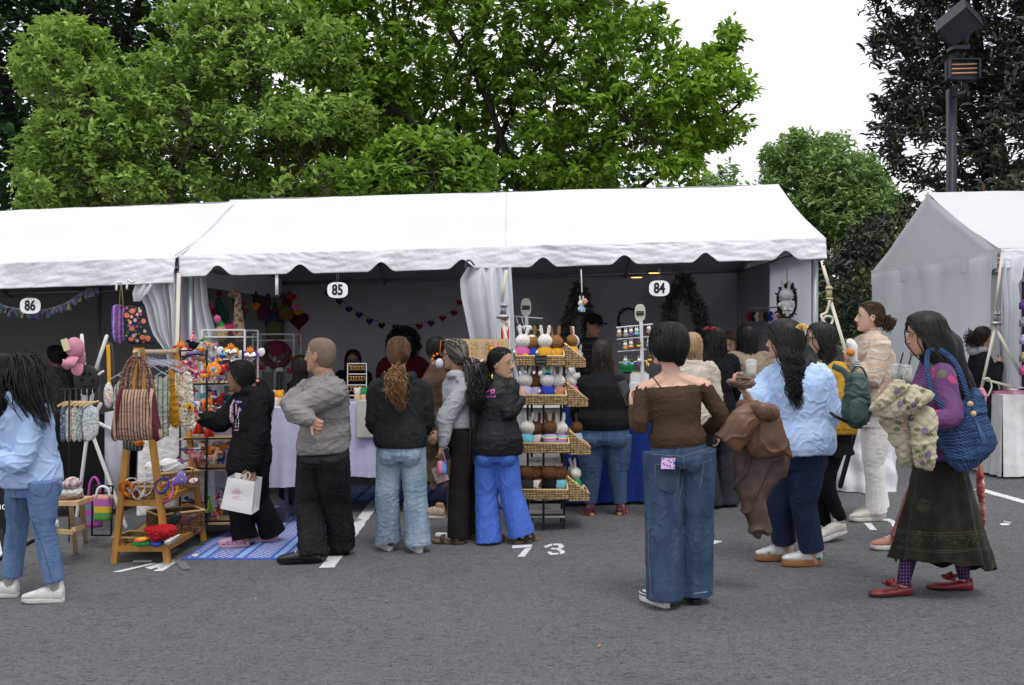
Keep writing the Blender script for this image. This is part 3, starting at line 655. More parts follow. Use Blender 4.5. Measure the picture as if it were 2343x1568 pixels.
# ================================================================ people
def skin(t):
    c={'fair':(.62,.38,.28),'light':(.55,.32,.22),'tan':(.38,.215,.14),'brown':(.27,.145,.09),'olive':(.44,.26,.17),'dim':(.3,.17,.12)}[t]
    return mat('skin_%s_mat'%t,c,.5,col2=tuple(x*.86 for x in c),nscale=18,sss=.06,spec=.35,bump=.1,bscale=140)
lipm=mat('lip_mat',(.36,.12,.10),.45); eyem=mat('eye_mat',(.55,.53,.5),.2); irism=mat('iris_mat',(.02,.012,.008),.15)
black=mat('black_metal_mat',(.015,.015,.017),.4,metal=.3); glassm=mat('lens_mat',(.25,.27,.3),.1,alpha=.35)
def hairmat(n,a,b,c): return mat('hair_%s_mat'%n,a,.5,var=[a,b,c],spec=.28)
HB=hairmat('black',(.003,.003,.003),(.008,.007,.007),(.025,.022,.022)); HD=hairmat('dark_brown',(.010,.007,.005),(.028,.018,.013),(.07,.045,.032))
HO=hairmat('ombre',(.03,.015,.008),(.14,.065,.025),(.38,.21,.09)); HBr=hairmat('brown',(.03,.016,.01),(.075,.042,.025),(.14,.085,.05)); HBl=hairmat('blonde',(.2,.12,.06),(.36,.24,.12),(.5,.36,.2))
HX=hairmat('braided',(.008,.007,.006),(.035,.03,.025),(.42,.37,.29))
def head_mesh(mb,c,r,f,u,k=1.0,ears=True,jaw=.0):
    """one face-bearing head shape; k scales"""
    rings=[]; prof=[(-.118,.018,.022,.058),(-.110,.038,.036,.046),(-.092,.052,.058,.026),(-.070,.061,.074,.014),(-.045,.067,.084,.006),(-.015,.0715,.092,.0),(.015,.075,.096,-.003),(.045,.0755,.097,-.005),(.07,.071,.092,-.006),(.092,.058,.077,-.007),(.108,.038,.052,-.007),(.116,.016,.022,-.007)]
    for z,w,d,o in prof:
        w2=w*(1+jaw*max(0,-z)/.1)
        rings.append((c+u*z*k+f*(o*k),r*w2*k,f*d*k))
    mb.loft(rings,20)
    E=lambda x,y,z,a,b,d: mb.ell(c+r*x*k+f*y*k+u*z*k,r*a*k,f*b*k,u*d*k,8,6)
    mb.tube([c+f*.088*k+u*.012*k,c+f*.098*k+u*-.008*k,c+f*.110*k-u*.030*k,c+f*.096*k-u*.041*k],[.009*k,.011*k,.014*k,.010*k],8)
    E(.012,.097,-.036,.008,.010,.007); E(-.012,.097,-.036,.008,.010,.007)
    E(0,.086,-.061,.021,.011,.006); E(0,.085,-.070,.018,.011,.007); E(0,.078,-.097,.020,.017,.016)
    E(.03,.077,.019,.024,.013,.007); E(-.03,.077,.019,.024,.013,.007)
    if ears:
        for s in (1,-1):
            mb.ell(c+r*(s*.077*k)-f*.006*k-u*.012*k,r*s*.008*k,f*.019*k,u*.032*k,8,6)
            mb.tube([c+r*(s*.083*k)-f*(.006-.016*math.cos(a))*k+u*(-.006+.026*math.sin(a))*k for a in (-.6,.4,1.4,2.4,3.2,3.9)],.005*k,6,sub=2)
def hand_mesh(mb,w,d,pn,side,k=1.0,curl=.5,spread=.12,curls=None):
    """palm plus five fingers; w wrist, d pointing direction, pn palm normal (curl side), side=+1: thumb towards d x pn"""
    d=Vector(d).normalized(); pn=(Vector(pn)-d*Vector(pn).dot(d)).normalized(); t=d.cross(pn).normalized()*side
    mb.tube([w-d*.01,w+d*.03*k,w+d*.075*k],[(.021*k,.016*k),(.034*k,.014*k),(.038*k,.012*k)],10,ref=t)
    for i,(off,L,rd) in enumerate([(.030,.072,.0085),(.010,.080,.009),(-.011,.074,.0085),(-.029,.060,.0075)]):
        cu=(curls[i] if curls else curl*(1+.08*i)); b=w+d*.082*k+t*off*k; a=0; pts=[b-d*.02*k,b]; p=b; ang=(i-1.5)*-spread*.4
        for q,fr in enumerate((.42,.33,.25)):
            a+=cu*(1.0 if q else .7); dr=d*math.cos(a)+pn*math.sin(a)+t*math.sin(ang)*(1-min(1,a)); p=p+dr.normalized()*(L*fr*k); pts.append(p)
        mb.tube(pts,[rd*k,rd*k,rd*.95*k,rd*.88*k,rd*.75*k],7)
    b=w+d*.022*k+t*.024*k+pn*.004*k; p1=b+(d*.55+t*.75+pn*.25).normalized()*.034*k; p2=p1+(d*.85+t*.35+pn*(.2+curl*.4)).normalized()*.028*k; p3=p2+(d*.9+pn*(.3+curl*.5)).normalized()*.022*k
    mb.tube([b,p1,p2,p3],[.012*k,.0105*k,.0095*k,.008*k],7)
def shoe(parent,heel,ang,L,kind,um,smt,pitch=0,roll=None,high=.0,extra=None):
    f=V(math.sin(R(ang)),math.cos(R(ang)),0); r=V(f.y,-f.x,0); u=V(0,0,1)
    if pitch: f=(f*math.cos(R(pitch))+u*math.sin(R(pitch))*-1).normalized(); u=r.cross(f)
    h0={'sneaker':.028,'platform':.042,'clog':.022,'flat':.008,'sandal':.022,'runner':.032}[kind]
    heel=Vector(heel); W_=L*.185
    P_=lambda t,x,z: heel+f*(t*L)+r*x+u*z
    prof=[(0,.50),(.06,.70),(.2,.78),(.4,.80),(.6,.96),(.75,1.0),(.88,.86),(.96,.58),(1.0,.25)]
    s=MB(); 
    lay=[]
    for z,sc in ((0,.93),(.006,1.0),(h0*.5,1.0),(h0-.003,1.0),(h0,.96)):
        lay.append((z,sc))
    n=24; vs=[]
    for z,sc in lay:
        ring=[]
        for i in range(n):
            a=2*math.pi*i/n; t=.5-.5*math.cos(a); w=float(np.interp(t,[q[0] for q in prof],[q[1] for q in prof]))*W_*(1 if math.sin(a)>0 else .95)*(abs(math.sin(a))**.35)*math.copysign(1,math.sin(a))
            toe=(.010 if kind in('runner','sneaker','clog') else .004)*max(0,(t-.75)/.25)**2
            vs.append(P_(.5+(t-.5)*(1.0+.06*sc-.03),w*sc,z+toe*(1 if z<h0 else 1)))
    s.add(vs,[(j*n+i,j*n+(i+1)%n,(j+1)*n+(i+1)%n,(j+1)*n+i) for j in range(len(lay)-1) for i in range(n)]+[tuple(range(n))[::-1],tuple(range((len(lay)-1)*n,len(lay)*n))])
    up=MB()
    H={'sneaker':[.058,.068,.066,.05,.036,.024],'platform':[.058,.066,.062,.046,.034,.022],'runner':[.056,.068,.064,.048,.034,.022],'clog':[.03,.035,.05,.052,.046,.034],'flat':[.046,.05,.036,.026,.024,.018],'sandal':[.012,.014,.014,.014,.014,.012]}[kind]
    T=[.03,.16,.36,.58,.78,.93]; Wd=[.66,.80,.76,.84,.92,.66]
    if kind!='sandal':
        rg=[(P_(-.0,0,h0+H[0]*.45),r*W_*.40,u*H[0]*.42)]
        for t,hh,ww in zip(T,H,Wd): rg.append((P_(t,0,h0+hh*.42),r*W_*ww,u*hh*.66))
        rg.append((P_(.99,0,h0+H[-1]*.35),r*W_*.34,u*H[-1]*.42)); up.loft(rg,16,sq=.8)
        if kind not in('clog','flat'): up.tube([P_(.06,0,h0+.05),P_(.12,0,h0+.085+high),P_(.2,0,h0+.086+high)],[(W_*.5,.02),(W_*.52,.03),(W_*.5,.03)],10,ref=r)
        if kind=='flat': up.tube([P_(.03,0,h0+.035),P_(.04,0,h0+.055)],[(W_*.6,.012),(W_*.5,.008)],8,ref=r)
    else:
        for t in (.62,.30): up.tube([P_(t,-W_*.95,.012),P_(t+.02,-W_*.75,.05),P_(t+.02,0,.075 if t<.5 else .06),P_(t+.02,W_*.75,.05),P_(t,W_*.95,.012)],[(.018,.004)]*5,8,sub=3,ref=f)
        if high: up.tube([P_(.06,-W_*.8,.012),P_(.02,-W_*.5,.075),P_(-.0,0,.085),P_(.02,W_*.5,.075),P_(.06,W_*.8,.012)],[(.012,.004)]*5,8,sub=3,ref=u)
    o=up.build('shoe',um,parent,remesh=.0045 if kind!='sandal' else 0,smooth=3)
    so_=s.build('sole',smt,o,loc=abs_loc(parent)) if 0 else s.build('sole',smt,None,loc=abs_loc(parent)); so_.parent=o; so_.location=(0,0,0)
    if kind in('sneaker','platform','runner'):
        l=MB(); b=bvh_of([o])
        for i,t in enumerate((.33,.41,.49,.57)):
            q=[]
            for x in np.linspace(-.5,.5,7):
                h_=b.ray_cast(P_(t+.02*(i%2)*x,x*W_,.3),-u); 
                if h_[0]: q.append(h_[0]+u*.002)
            if len(q)>3: l.tube(q,.0035,5)
        if l.f: lo=l.build('laces',mat('lace_mat',(.7,.7,.68),.9),None,loc=abs_loc(parent)); lo.parent=o; lo.location=(0,0,0)
    return o
def strands(name,paths,rad,m,parent,varf=None,seg=3):
    """many tapering tubes; paths (N,K,3)"""
    p=np.asarray(paths,float); n,K,_=p.shape; t=np.gradient(p,axis=1); t/=np.linalg.norm(t,axis=2)[:,:,None]+1e-9
    ref=np.array([.3,.2,1.]); a=np.cross(t,ref); a/=np.linalg.norm(a,axis=2)[:,:,None]+1e-9; b=np.cross(t,a)
    rr=np.asarray(rad); rr=rr[None,:] if rr.ndim==1 else rr
    vs=[]
    for k in range(seg):
        an=2*math.pi*k/seg; vs.append(p+(a*math.cos(an)+b*math.sin(an))*rr[:,:,None])
    v=np.stack(vs,2).reshape(n*K*seg,3)
    base=(np.arange(n)*K*seg)[:,None,None]; kk=(np.arange(K-1)*seg)[None,:,None]; s0=np.arange(seg)[None,None,:]; s1=(s0+1)%seg
    f=np.stack([base+kk+s0,base+kk+s1,base+kk+seg+s1,base+kk+seg+s0],3).reshape(-1,4)
    var=np.repeat(np.asarray(varf).reshape(n,K),seg,axis=1).ravel() if varf is not None and np.asarray(varf).size==n*K else np.repeat(np.asarray(varf),K*seg) if varf is not None else np.full(n*K*seg,.5)
    return np_mesh(name,v,f,m,parent,tuple(abs_loc(parent)),var=np.clip(var,0,1))
def hair(parent,c,r,f,u,k,style,m,L=.35,thick=.014,n=420,wave=.0,seed=1,spread=1.0,tail=None,line=.15,vb=0,endvar=None,part=0,front=False,rad=.0032,bias=0):
    """cap over the skull plus strands falling, tied or cropped"""
    rn=np.random.RandomState(seed); A=np.array([tuple(r),tuple(f),tuple(u)]); C=np.array(tuple(c))
    def surf(d,off):
        x,y,z=d[...,0],d[...,1],d[...,2]; low=np.clip(-z,0,1)
        top_=1+.40*np.clip(z,0,1)**2; w=.0755*(1-.22*low**1.5)*top_; dp=.0975*(1-.10*low)*top_
        q=np.stack([x*(w*k+off),y*(dp*k+off)-.006*k,z*(.116*k+off)],-1); return q@A+C
    def mask(d): 
        x,y,z=d[...,0],d[...,1],d[...,2]
        mm=z*.95-1.12*y+line+.10*np.abs(x)
        return np.where((z<-.72)&(y>-.75),-1,mm)
    nu,nv=44,26; th=np.linspace(0.02,math.pi-.02,nv); ph=np.linspace(0,2*math.pi,nu,endpoint=False)
    D=np.array([[(math.sin(a)*math.cos(b),math.sin(a)*math.sin(b),math.cos(a)) for b in ph] for a in th])
    mk=np.clip(mask(D)/.11+.62,0,1); mk=mk*mk*(3-2*mk); off=-.016+mk*(.016+thick)
    off+=mk*(.0025 if style!='none' else 0)*np.sin(ph*23+3*np.sin(th)[:,None]*4)
    vcap=surf(D,off[...]*1.0).reshape(-1,3)
    fc=grid_faces(nu,nv,True)
    vr=np.clip(.35+vb+(.25 if style!='none' else 0)*np.sin(ph*17)[None,:]*np.ones((nv,1))+.15*rn.randn(nv,nu),0,1).ravel()
    root=np_mesh('hair',vcap,fc,m,parent,tuple(abs_loc(parent)),var=vr)
    # scalp points
    d=rn.normal(size=(n*6,3)); d/=np.linalg.norm(d,axis=1)[:,None]; d=d[(mask(d)>.10)&(d[:,2]>-.55)][:n]; n=len(d)
    s0=surf(d,thick*.7)
    loc=lambda x,y,z: np.array(tuple(c+r*x*k+f*y*k+u*z*k))
    paths=None
    if style=='down':
        K=14; ts=np.linspace(0,1,K); out=np.zeros((n,K,3)); lens=L*(.75+.35*rn.rand(n))
        side=d[:,0:1]; az=np.arctan2(d[:,1],d[:,0]); 
        if not front: az=np.where(d[:,1]>.1,np.where(d[:,0]>0,rn.uniform(-1.0,.25,n),math.pi-rn.uniform(-1.0,.25,n)),az)
        rr=rn.uniform(.7,1.05,n)
        for j,t in enumerate(ts):
            # first third: slide over the skull to the equator, then hang
            q=min(1,t/.3); el=np.arcsin(np.clip(d[:,2],-1,1))*(1-q)+(-.25)*q
            azc=np.arctan2(d[:,1],d[:,0])*(1-q)+az*q if True else az
            # blend direction on the sphere
            dd=np.stack([np.cos(el)*np.cos(azc),np.cos(el)*np.sin(azc),np.sin(el)],1)
            p=surf(dd,thick*(.6+.7*q)+.006*rn.rand(n)*q)
            if t>.3:
                h=(t-.3)/.7; cx=np.cos(az)*.085*k*spread*rr*(1+.15*h); cy=(np.sin(az)*.085*rr-.02-bias*h)*k
                tgt=np.stack([cx,cy,np.full(n,-.03*k)],1)@A+C; tgt[:,2]-=lens*h
                wv=min(1,h*3); p=p*(1-min(1,h*4))+tgt*min(1,h*4) if h<.25 else tgt
                if h<.25: p[:,2]=(surf(dd,thick)[:,2]-lens*h)*(1)
            out[:,j]=p
        paths=out
    elif style=='pony':
        T=tail; K=16; g=Vector(T[0]); ctrl=[Vector(x) for x in T]; pts,_=crom(ctrl,[(1,1)]*len(ctrl),6); pts=np.array([tuple(x) for x in pts])
        out=np.zeros((n,K,3)); gd=(np.array(tuple(g))-C)@A.T; gd=gd/np.linalg.norm(gd)
        lens=.7+.35*rn.rand(n); sx=rn.normal(size=(n,3))*.5
        for j in range(K):
            t=j/(K-1)
            if t<.3:
                q=t/.3; dd=d*(1-q)+gd*q; dd/=np.linalg.norm(dd,axis=1)[:,None]; out[:,j]=surf(dd,thick+.004)
            else:
                h=(t-.3)/.7*lens; i=h*(len(pts)-1); i0=np.clip(i.astype(int),0,len(pts)-2); fr=(i-i0)[:,None]
                w=np.interp(h,[0,.12,.5,1],[.012,.03*spread,.05*spread,.03*spread])[:,None]
                out[:,j]=pts[i0]*(1-fr)+pts[i0+1]*fr+sx*w
        paths=out
    elif style=='short':
        K=6; out=np.zeros((n,K,3)); az=np.arctan2(d[:,1],d[:,0]); el=np.arcsin(d[:,2])
        for j in range(K):
            t=j/(K-1); e2=np.maximum(el-t*L*7,-.75); dd=np.stack([np.cos(e2)*np.cos(az),np.cos(e2)*np.sin(az),np.sin(e2)],1)
            out[:,j]=surf(dd,thick+.006*t*rn.rand(n)+.002)
        paths=out
    elif style=='curly':
        K=8; out=np.zeros((n,K,3)); dn=rn.normal(size=(n,3))
        for j in range(K):
            t=j/(K-1); out[:,j]=surf(d,thick+t*L*(.7+.3*rn.rand(n)))+.012*np.sin(t*9+dn*6)
        paths=out
    if paths is not None:
        K=paths.shape[1]
        if wave>.01:
            K2=30; t0=np.linspace(0,1,K); t1=np.linspace(0,1,K2); i0=np.clip((t1*(K-1)).astype(int),0,K-2); fr_=(t1*(K-1)-i0)[None,:,None]; paths=paths[:,i0]*(1-fr_)+paths[:,i0+1]*fr_; K=K2
        tt=np.linspace(0,1,K)
        if wave:
            ph_=rn.rand(n,1)*6.28; grp=np.floor(rn.rand(n,1)*14)*.45; amp=wave*(.62 if wave>.01 else 1)*np.clip((tt-.25)*2.6,0,1)[None,:]; wf=(34 if wave>.01 else 15)
            for a_,fq in ((0,1),(1,1.13),(2,.4)): paths[:,:,a_]+=amp*np.sin(tt[None,:]*wf*fq+ph_*.35+grp*3+a_*1.7)
        taper=rad*k*np.interp(tt,[0,.15,.8,1],[.7,1.1,1,.25])
        vv=np.clip(rn.normal(.38+vb,.2,(n,1))*np.ones((1,K)),0,1)
        if endvar is not None: vv=np.clip(vv*(1-tt[None,:])+(endvar+.25*rn.randn(n,1))*tt[None,:]**.8,0,1)
        s=strands('strands',paths,taper,m,parent,vv); s.name='hair_strands'; s.parent=root; s.location=(0,0,0)
    return root
def bulk(root,pts,rad,m,parent,varv=.3,disp=.004,name='hair_bulk'):
    b=MB(); b.tube(pts,rad,14,sub=4)
    def dd(w,n): return disp*gauss_field(w,60,3,8,(1.5,1.5,.25))
    o=b.build(name,m,None,loc=abs_loc(parent),remesh=.008,smooth=2,disp=dd); o.parent=root; o.location=(0,0,0)
    a=o.data.attributes.new('var','FLOAT','POINT'); c=co_np(o.data); a.data.foreach_set('value',np.clip(varv+.18*gauss_field(c,90,5,8,(1.5,1.5,.2)),0,1).astype(np.float32)); return o
def folds(amp,freq=16,seed=0,an=(1,1,1.5),fine=.3,low=None):
    def d(w,n):
        a=gauss_field(w,freq*1.6,seed,10,an); b=gauss_field(w+.03*a[:,None],freq*3.2,seed+1,12,an)
        rid=(1-np.minimum(1,np.abs(b)*1.0))**2.6
        x=amp*(.35*a+1.25*rid-.3+fine*.35*gauss_field(w,freq*8,seed+2,10))
        if low is not None: x*=low(w)
        return x
    return d
class Person: pass
def person(label,fu,fv,tv,phi,J=None,tone='light',top=None,bot=None,hips=(.165,.125),head=None,hphi=None,cat='person',Y=None,kh=1.0,vox=.0065,hands=None,armr=1.0,jaw=0,hpitch=0,torso=None,eyes=True,floor=None,legs=True,neckr=.05,htilt=0):
    """feet at pixel (fu,fv), crown at row tv; J: joint -> (u,v,dy)"""
    q=Person(); Y=Y or GY(fu,fv); s=F/Y; B=P(fu,fv,Y); 
    if floor is not None: B.z=floor
    H=(P(fu,tv,Y).z-B.z); f=V(math.sin(R(phi)),math.cos(R(phi)),0); r=V(f.y,-f.x,0); u=V(0,0,1)
    q.B=B;q.H=H;q.s=s;q.Y=Y;q.f=f;q.r=r
    J=J or {}
    D={'neck':(0,0,.842),'head':(0,.02,.925),'shL':(-.105,0,.81),'shR':(.105,0,.81),'hip':(0,0,.52),'hpL':(-.055,0,.50),'hpR':(.055,0,.50),'knL':(-.06,.01,.285),'knR':(.06,.01,.285),'anL':(-.06,-.02,.045),'anR':(.06,-.02,.045)}
    j={k:B+r*(x*H)+f*(y*H)+u*(z*H) for k,(x,y,z) in D.items()}
    jp=lambda k,w: P(w[0],w[1],Y+w[2]) 
    for k in ('neck','hip','head'):
        if k in J:
            n=jp(k,J[k]); dlt=n-j[k]
            if k=='neck':
                for a in ('shL','shR','head'): j[a]=j[a]+dlt
            if k=='hip':
                for a in ('hpL','hpR'): j[a]=j[a]+dlt
            j[k]=n
    for k in ('shL','shR','hpL','hpR','knL','knR','anL','anR'):
        if k in J: j[k]=jp(k,J[k])
    for sd,sg in (('L',-1),('R',1)):
        j['el'+sd]=jp('e',J['el'+sd]) if 'el'+sd in J else j['sh'+sd]+r*(sg*.03*H)-u*.18*H-f*.01*H
        j['wr'+sd]=jp('w',J['wr'+sd]) if 'wr'+sd in J else j['el'+sd]+f*.03*H-u*.155*H
        j['hd'+sd]=(jp('h',J['hd'+sd])-j['wr'+sd]).normalized() if 'hd'+sd in J else (j['wr'+sd]-j['el'+sd]).normalized()
    q.j=j; k=H/1.65*kh if H<1.3 else kh*max(.92,min(1.05,H/1.65)); q.k=k
    hp=phi if hphi is None else hphi; hf=V(math.sin(R(hp))*math.cos(R(hpitch)),math.cos(R(hp))*math.cos(R(hpitch)),math.sin(R(hpitch))); hr,hf,hu=axes(hf)
    if htilt: hu=(hu*math.cos(R(htilt))+hr*math.sin(R(htilt))).normalized(); hr=hf.cross(hu).normalized()
    q.hr,q.hf,q.hu=hr,hf,hu; hc=j['head']; q.hc=hc
    q.root=empty('person',B,label,'person')
    T=dict(sh=(.165,.085),ch=(.150,.115),wa=(.135,.10),he=hips); T.update(torso or {}); T={a:(b[0]*k,b[1]*k) for a,b in T.items()}; q.T=T
    # ---- the body, one continuous surface
    hk=k*.94; b=MB(); head_mesh(b,hc,hr,hf,hu,hk,jaw=jaw)
    nk=j['neck']; b.tube([nk-u*.04*k,nk+u*.02*k,hc-hu*.075*k-hf*.012*k],[neckr*1.25*k,neckr*k,neckr*.98*k],12,sub=3)
    sr=(j['shR']-j['shL']).normalized(); hp_r=(j['hpR']-j['hpL']); hp_r=hp_r.normalized() if hp_r.length>.02 else r
    def fr(rv): ff=V(-rv.y,rv.x,0).normalized(); return ff if ff.dot(f)>0 else -ff
    def torso_rings(sc=1.0,lvl=None,hem=1.0,lst=None):
        top_=j['neck']; bt=j['hip']-u*.02*H; out=[]
        seq=lst or [(-.03,.062*k/T['sh'][0],.75,'sh'),(.02,.075*k/T['sh'][0],.72,'sh'),(.06,.62,.8,'sh'),(.12,.98,.95,'sh'),(.22,1.02,.95,'ch'),(.38,1.0,1.0,'ch'),(.62,1,1,'wa'),(.82,.92,.95,'he'),(1.0,1,1,'he')]
        for t,a,d,key in seq:
            rv=sr.lerp(hp_r,min(1,max(0,t))).normalized(); ff=fr(rv); c=top_.lerp(bt,t)+ff*(.012*k*math.sin(min(1,max(0,t))*math.pi)*-1)
            w,dd=T[key]; out.append((c,rv*(w*a*sc),ff*(dd*d*sc)))
        return out
    q.torso_rings=torso_rings
    b.loft(torso_rings(.80,lst=[(-.03,.062*k/T['sh'][0],.75,'sh'),(.02,.075*k/T['sh'][0],.72,'sh'),(.06,.62,.8,'sh'),(.12,.98,.95,'sh'),(.22,1.02,.95,'ch'),(.38,1.0,1.0,'ch'),(.62,1,1,'wa'),(.82,.85,.85,'he'),(1.0,.85,.85,'he')]),18)
    for sd in ('LR' if neckr==.052 else ''): b.tube([nk+u*.035*k,nk.lerp(j['sh'+sd],.35)+u*.004*k,nk.lerp(j['sh'+sd],.7)-u*.006*k,j['sh'+sd]-u*.01*k],[.036*k,.048*k,.05*k,.046*k],10,sub=3)
    ar=armr*k
    for sd in 'LR':
        S,E_,W_=j['sh'+sd],j['el'+sd],j['wr'+sd]; b.tube([S+(j['neck']-S)*.25,S,S.lerp(E_,.5),E_,E_.lerp(W_,.35),W_],[.045*ar,.048*ar,.042*ar,.036*ar,.036*ar,.024*ar],10,sub=2)
        hd=(hands or {}).get(sd,{}); pn=hd.get('pn'); dr=j['hd'+sd]
        pn=Vector(pn) if pn else (-r if sd=='R' else r)
        if abs(pn.normalized().dot(dr))>.95: pn=f
        hand_mesh(b,W_,dr,pn,hd.get('side',1 if sd=='R' else -1),k*.98,hd.get('curl',.55),curls=hd.get('curls'))
    if legs:
        for sd in 'LR':
            a_,kn,an=j['hp'+sd],j['kn'+sd],j['an'+sd]; b.tube([a_.lerp(j['hip'],.35)-u*.05,a_.lerp(kn,.4),kn,kn.lerp(an,.35),an,an-u*.02*k],[.062*k,.062*k,.050*k,.047*k,.033*k,.030*k],10,sub=2)
    body=b.build('body',[skin(tone),lipm],q.root,remesh=vox*.70,smooth=3); q.body=body
    # lips by place
    me=body.data; pc=np.empty(len(me.polygons)*3); me.polygons.foreach_get('center',pc); pc=pc.reshape(-1,3)+np.array(tuple(B)); lp=np.array(tuple(hc+hf*.096*hk-hu*.065*hk)); e=(pc-lp)
    m_=((e@np.array(tuple(hr)))/(.021*hk))**2+((e@np.array(tuple(hu)))/(.0095*hk))**2+((e@np.array(tuple(hf)))/(.03*hk))**2<1
    me.polygons.foreach_set('material_index',m_.astype(np.int32))
    if eyes:
        for sg in (-1,1):
            e_=MB(); c=hc+hr*(sg*.031*hk)+hf*.0835*hk+hu*.003*k; e_.ell(c,hr*.013*hk,hf*.008*hk,hu*.006*hk,8,6); eo=e_.build('eye',eyem,q.root)
            e_=MB(); e_.ell(c+hf*.004*hk,hr*.0058*hk,hf*.0055*hk,hu*.0058*hk,8,6); io=e_.build('iris',irism,None,loc=abs_loc(q.root)); io.parent=eo; io.location=(0,0,0)
            e_=MB(); e_.tube([c+hr*(sg*-.016*hk)+hf*.006*hk+hu*.021*hk,c+hf*.013*hk+hu*.026*hk,c+hr*(sg*.016*hk)-hf*.002*hk+hu*.021*hk],[.002*hk,.003*hk,.0015*hk],6,sub=3); e_.build('eyebrow',(bot or {}).get('brow',HD),q.root)
            e_=MB(); e_.tube([c+hr*(sg*-.014*hk)+hf*.006*hk+hu*.003*hk,c+hf*.010*hk+hu*.0075*hk,c+hr*(sg*.015*hk)+hf*.0*hk+hu*.004*hk],[.0011*hk,.0015*hk,.0011*hk],6,sub=3); e_.build('eyelash',irism,q.root)
    if top: q.top=make_top(q,vox,**top)
    if bot: q.bot=make_bot(q,vox,**{a:b for a,b in bot.items() if a!='brow'})
    q.k=hk; return q
def make_top(q,vox,name='sweater',m=None,loose=.018,hem=1.0,hemw=None,sl=1.0,slr=(.07,.062,.045),neck=-.03,hood=False,amp=.006,freq=16,seed=1,collar=False,lst=None,bulge=0,sls='LR',cuff=True,an=(1,1,1.5),hipdrop=0):
    b=MB(); j=q.j;k=q.k;T=q.T; u=V(0,0,1); hw=(hemw[0]*k,hemw[1]*k) if hemw else (T['he'][0]+.012,T['he'][1]+.012)
    L=lambda key,e=0:(T[key][0]+loose+e,T[key][1]+loose+e)
    seq=lst or [(neck,.070*k/T['sh'][0],.68,'sh'),(neck+.04,.088*k/T['sh'][0],.75,'sh'),(.055,.62,.85,'sh'),(.115,.98,1.0,'sh'),(.22,1.04,.98,'ch'),(.38,1.02,1.02,'ch'),(.60,1,1,'wa'),(.80*hem,1,1,'hx'),(.93*hem,1,1,'hy'),(1.0*hem,1,1,'hz')]
    T2=dict(T); T2['hx']=(hw[0]*1.03*1,hw[1]*1.03); T2['hy']=(hw[0]*1.03,hw[1]*1.04); T2['hz']=(hw[0]*.97,hw[1]*.97)
    old=q.T; save=dict(q.T); q.T.update(T2)
    rings=[]
    for c,a,d in q.torso_rings(1.0,lst=seq): rings.append((c,a*.95+a.normalized()*loose*.7,d*.95+d.normalized()*loose*.7))
    b.loft(rings,22); q.T.clear(); q.T.update(save)
    if bulge: b.ell(j['neck'].lerp(j['hip'],.33)+q.f*(T['ch'][1]*.55),q.r*.13*k,q.f*bulge*k,u*.085*k,14,8)
    for sd in sls:
        S,E_,W_=j['sh'+sd],j['el'+sd],j['wr'+sd]; r0,r1,r2=[x*k*.88 for x in slr]
        if sl>=1: pts=[S+(j['neck']-S)*.3-u*.01,S-u*.005,S.lerp(E_,.5),E_,E_.lerp(W_,.5),E_.lerp(W_,.82),E_.lerp(W_,min(1.05,sl))]; rd=[r0*.9,r0,(r0+r1)/2,r1,(r1+r2)/2*1.03,r2*1.08,r2*.85]
        else:
            e=S.lerp(E_,sl*2) if sl<=.5 else E_.lerp(W_,(sl-.5)*2); 
            if sl<=.5: pts=[S+(j['neck']-S)*.3-u*.01,S-u*.005,S.lerp(e,.6),e]; rd=[r0*.9,r0,(r0+r1)/2,r2]
            else: pts=[S+(j['neck']-S)*.3-u*.01,S-u*.005,S.lerp(E_,.6),E_,e]; rd=[r0*.9,r0,(r0+r1)/2,r1,r2]
        b.tube(pts,rd,12,sub=3)
    if hood:
        n=j['neck']; f=q.f; r=q.r
        b.tube([n+f*.07*k-u*.035*k,n+r*.085*k+f*.02*k+u*.0*k,n+r*.085*k-f*.055*k-u*.0*k,n-f*.105*k-u*.03*k,n-r*.085*k-f*.055*k-u*.0*k,n-r*.085*k+f*.02*k+u*.0*k,n+f*.07*k-u*.035*k],[.024*k,.03*k,.036*k,.042*k,.036*k,.03*k,.024*k],10,sub=4)
        b.tube([n+r*.10*k-f*.07*k-u*.04*k,n-f*.12*k-u*.13*k,n-r*.10*k-f*.07*k-u*.04*k],[(.03*k,.03*k),(.05*k,.022*k),(.03*k,.03*k)],10,sub=4)
    if collar:
        n=j['neck']; b.loft([(n-u*.02*k,q.r*.072*k,q.f*.066*k),(n+u*.03*k,q.r*.066*k,q.f*.062*k),(n+u*(.045)*k,q.r*.062*k,q.f*.058*k)],16)
    o=b.build(name,m,q.root,remesh=vox,smooth=2,disp=folds(amp,freq,seed,an))
    if sl>=1 and cuff:      # knitted hem band and cuffs
        h_=MB(); c1,a1,d1=rings[-1]; c0,a0,d0=rings[-2]; up_=(c0-c1).normalized(); h_.loft([(c1-up_*.012,a1*.95,d1*.95),(c1-up_*.006,a1*1.0+a1.normalized()*.002,d1*1.0+d1.normalized()*.002),(c1+up_*.022*k,a1*1.015+a1.normalized()*.004,d1*1.015+d1.normalized()*.004),(c1+up_*.045*k,a1*.99,d1*.99)],26); ho=h_.build('hem_band',m,None,loc=abs_loc(q.root),remesh=vox,smooth=1,disp=lambda w,n:.002*np.sin((w[:,0]+w[:,1])*260)); ho.parent=o; ho.location=(0,0,0)
    return o
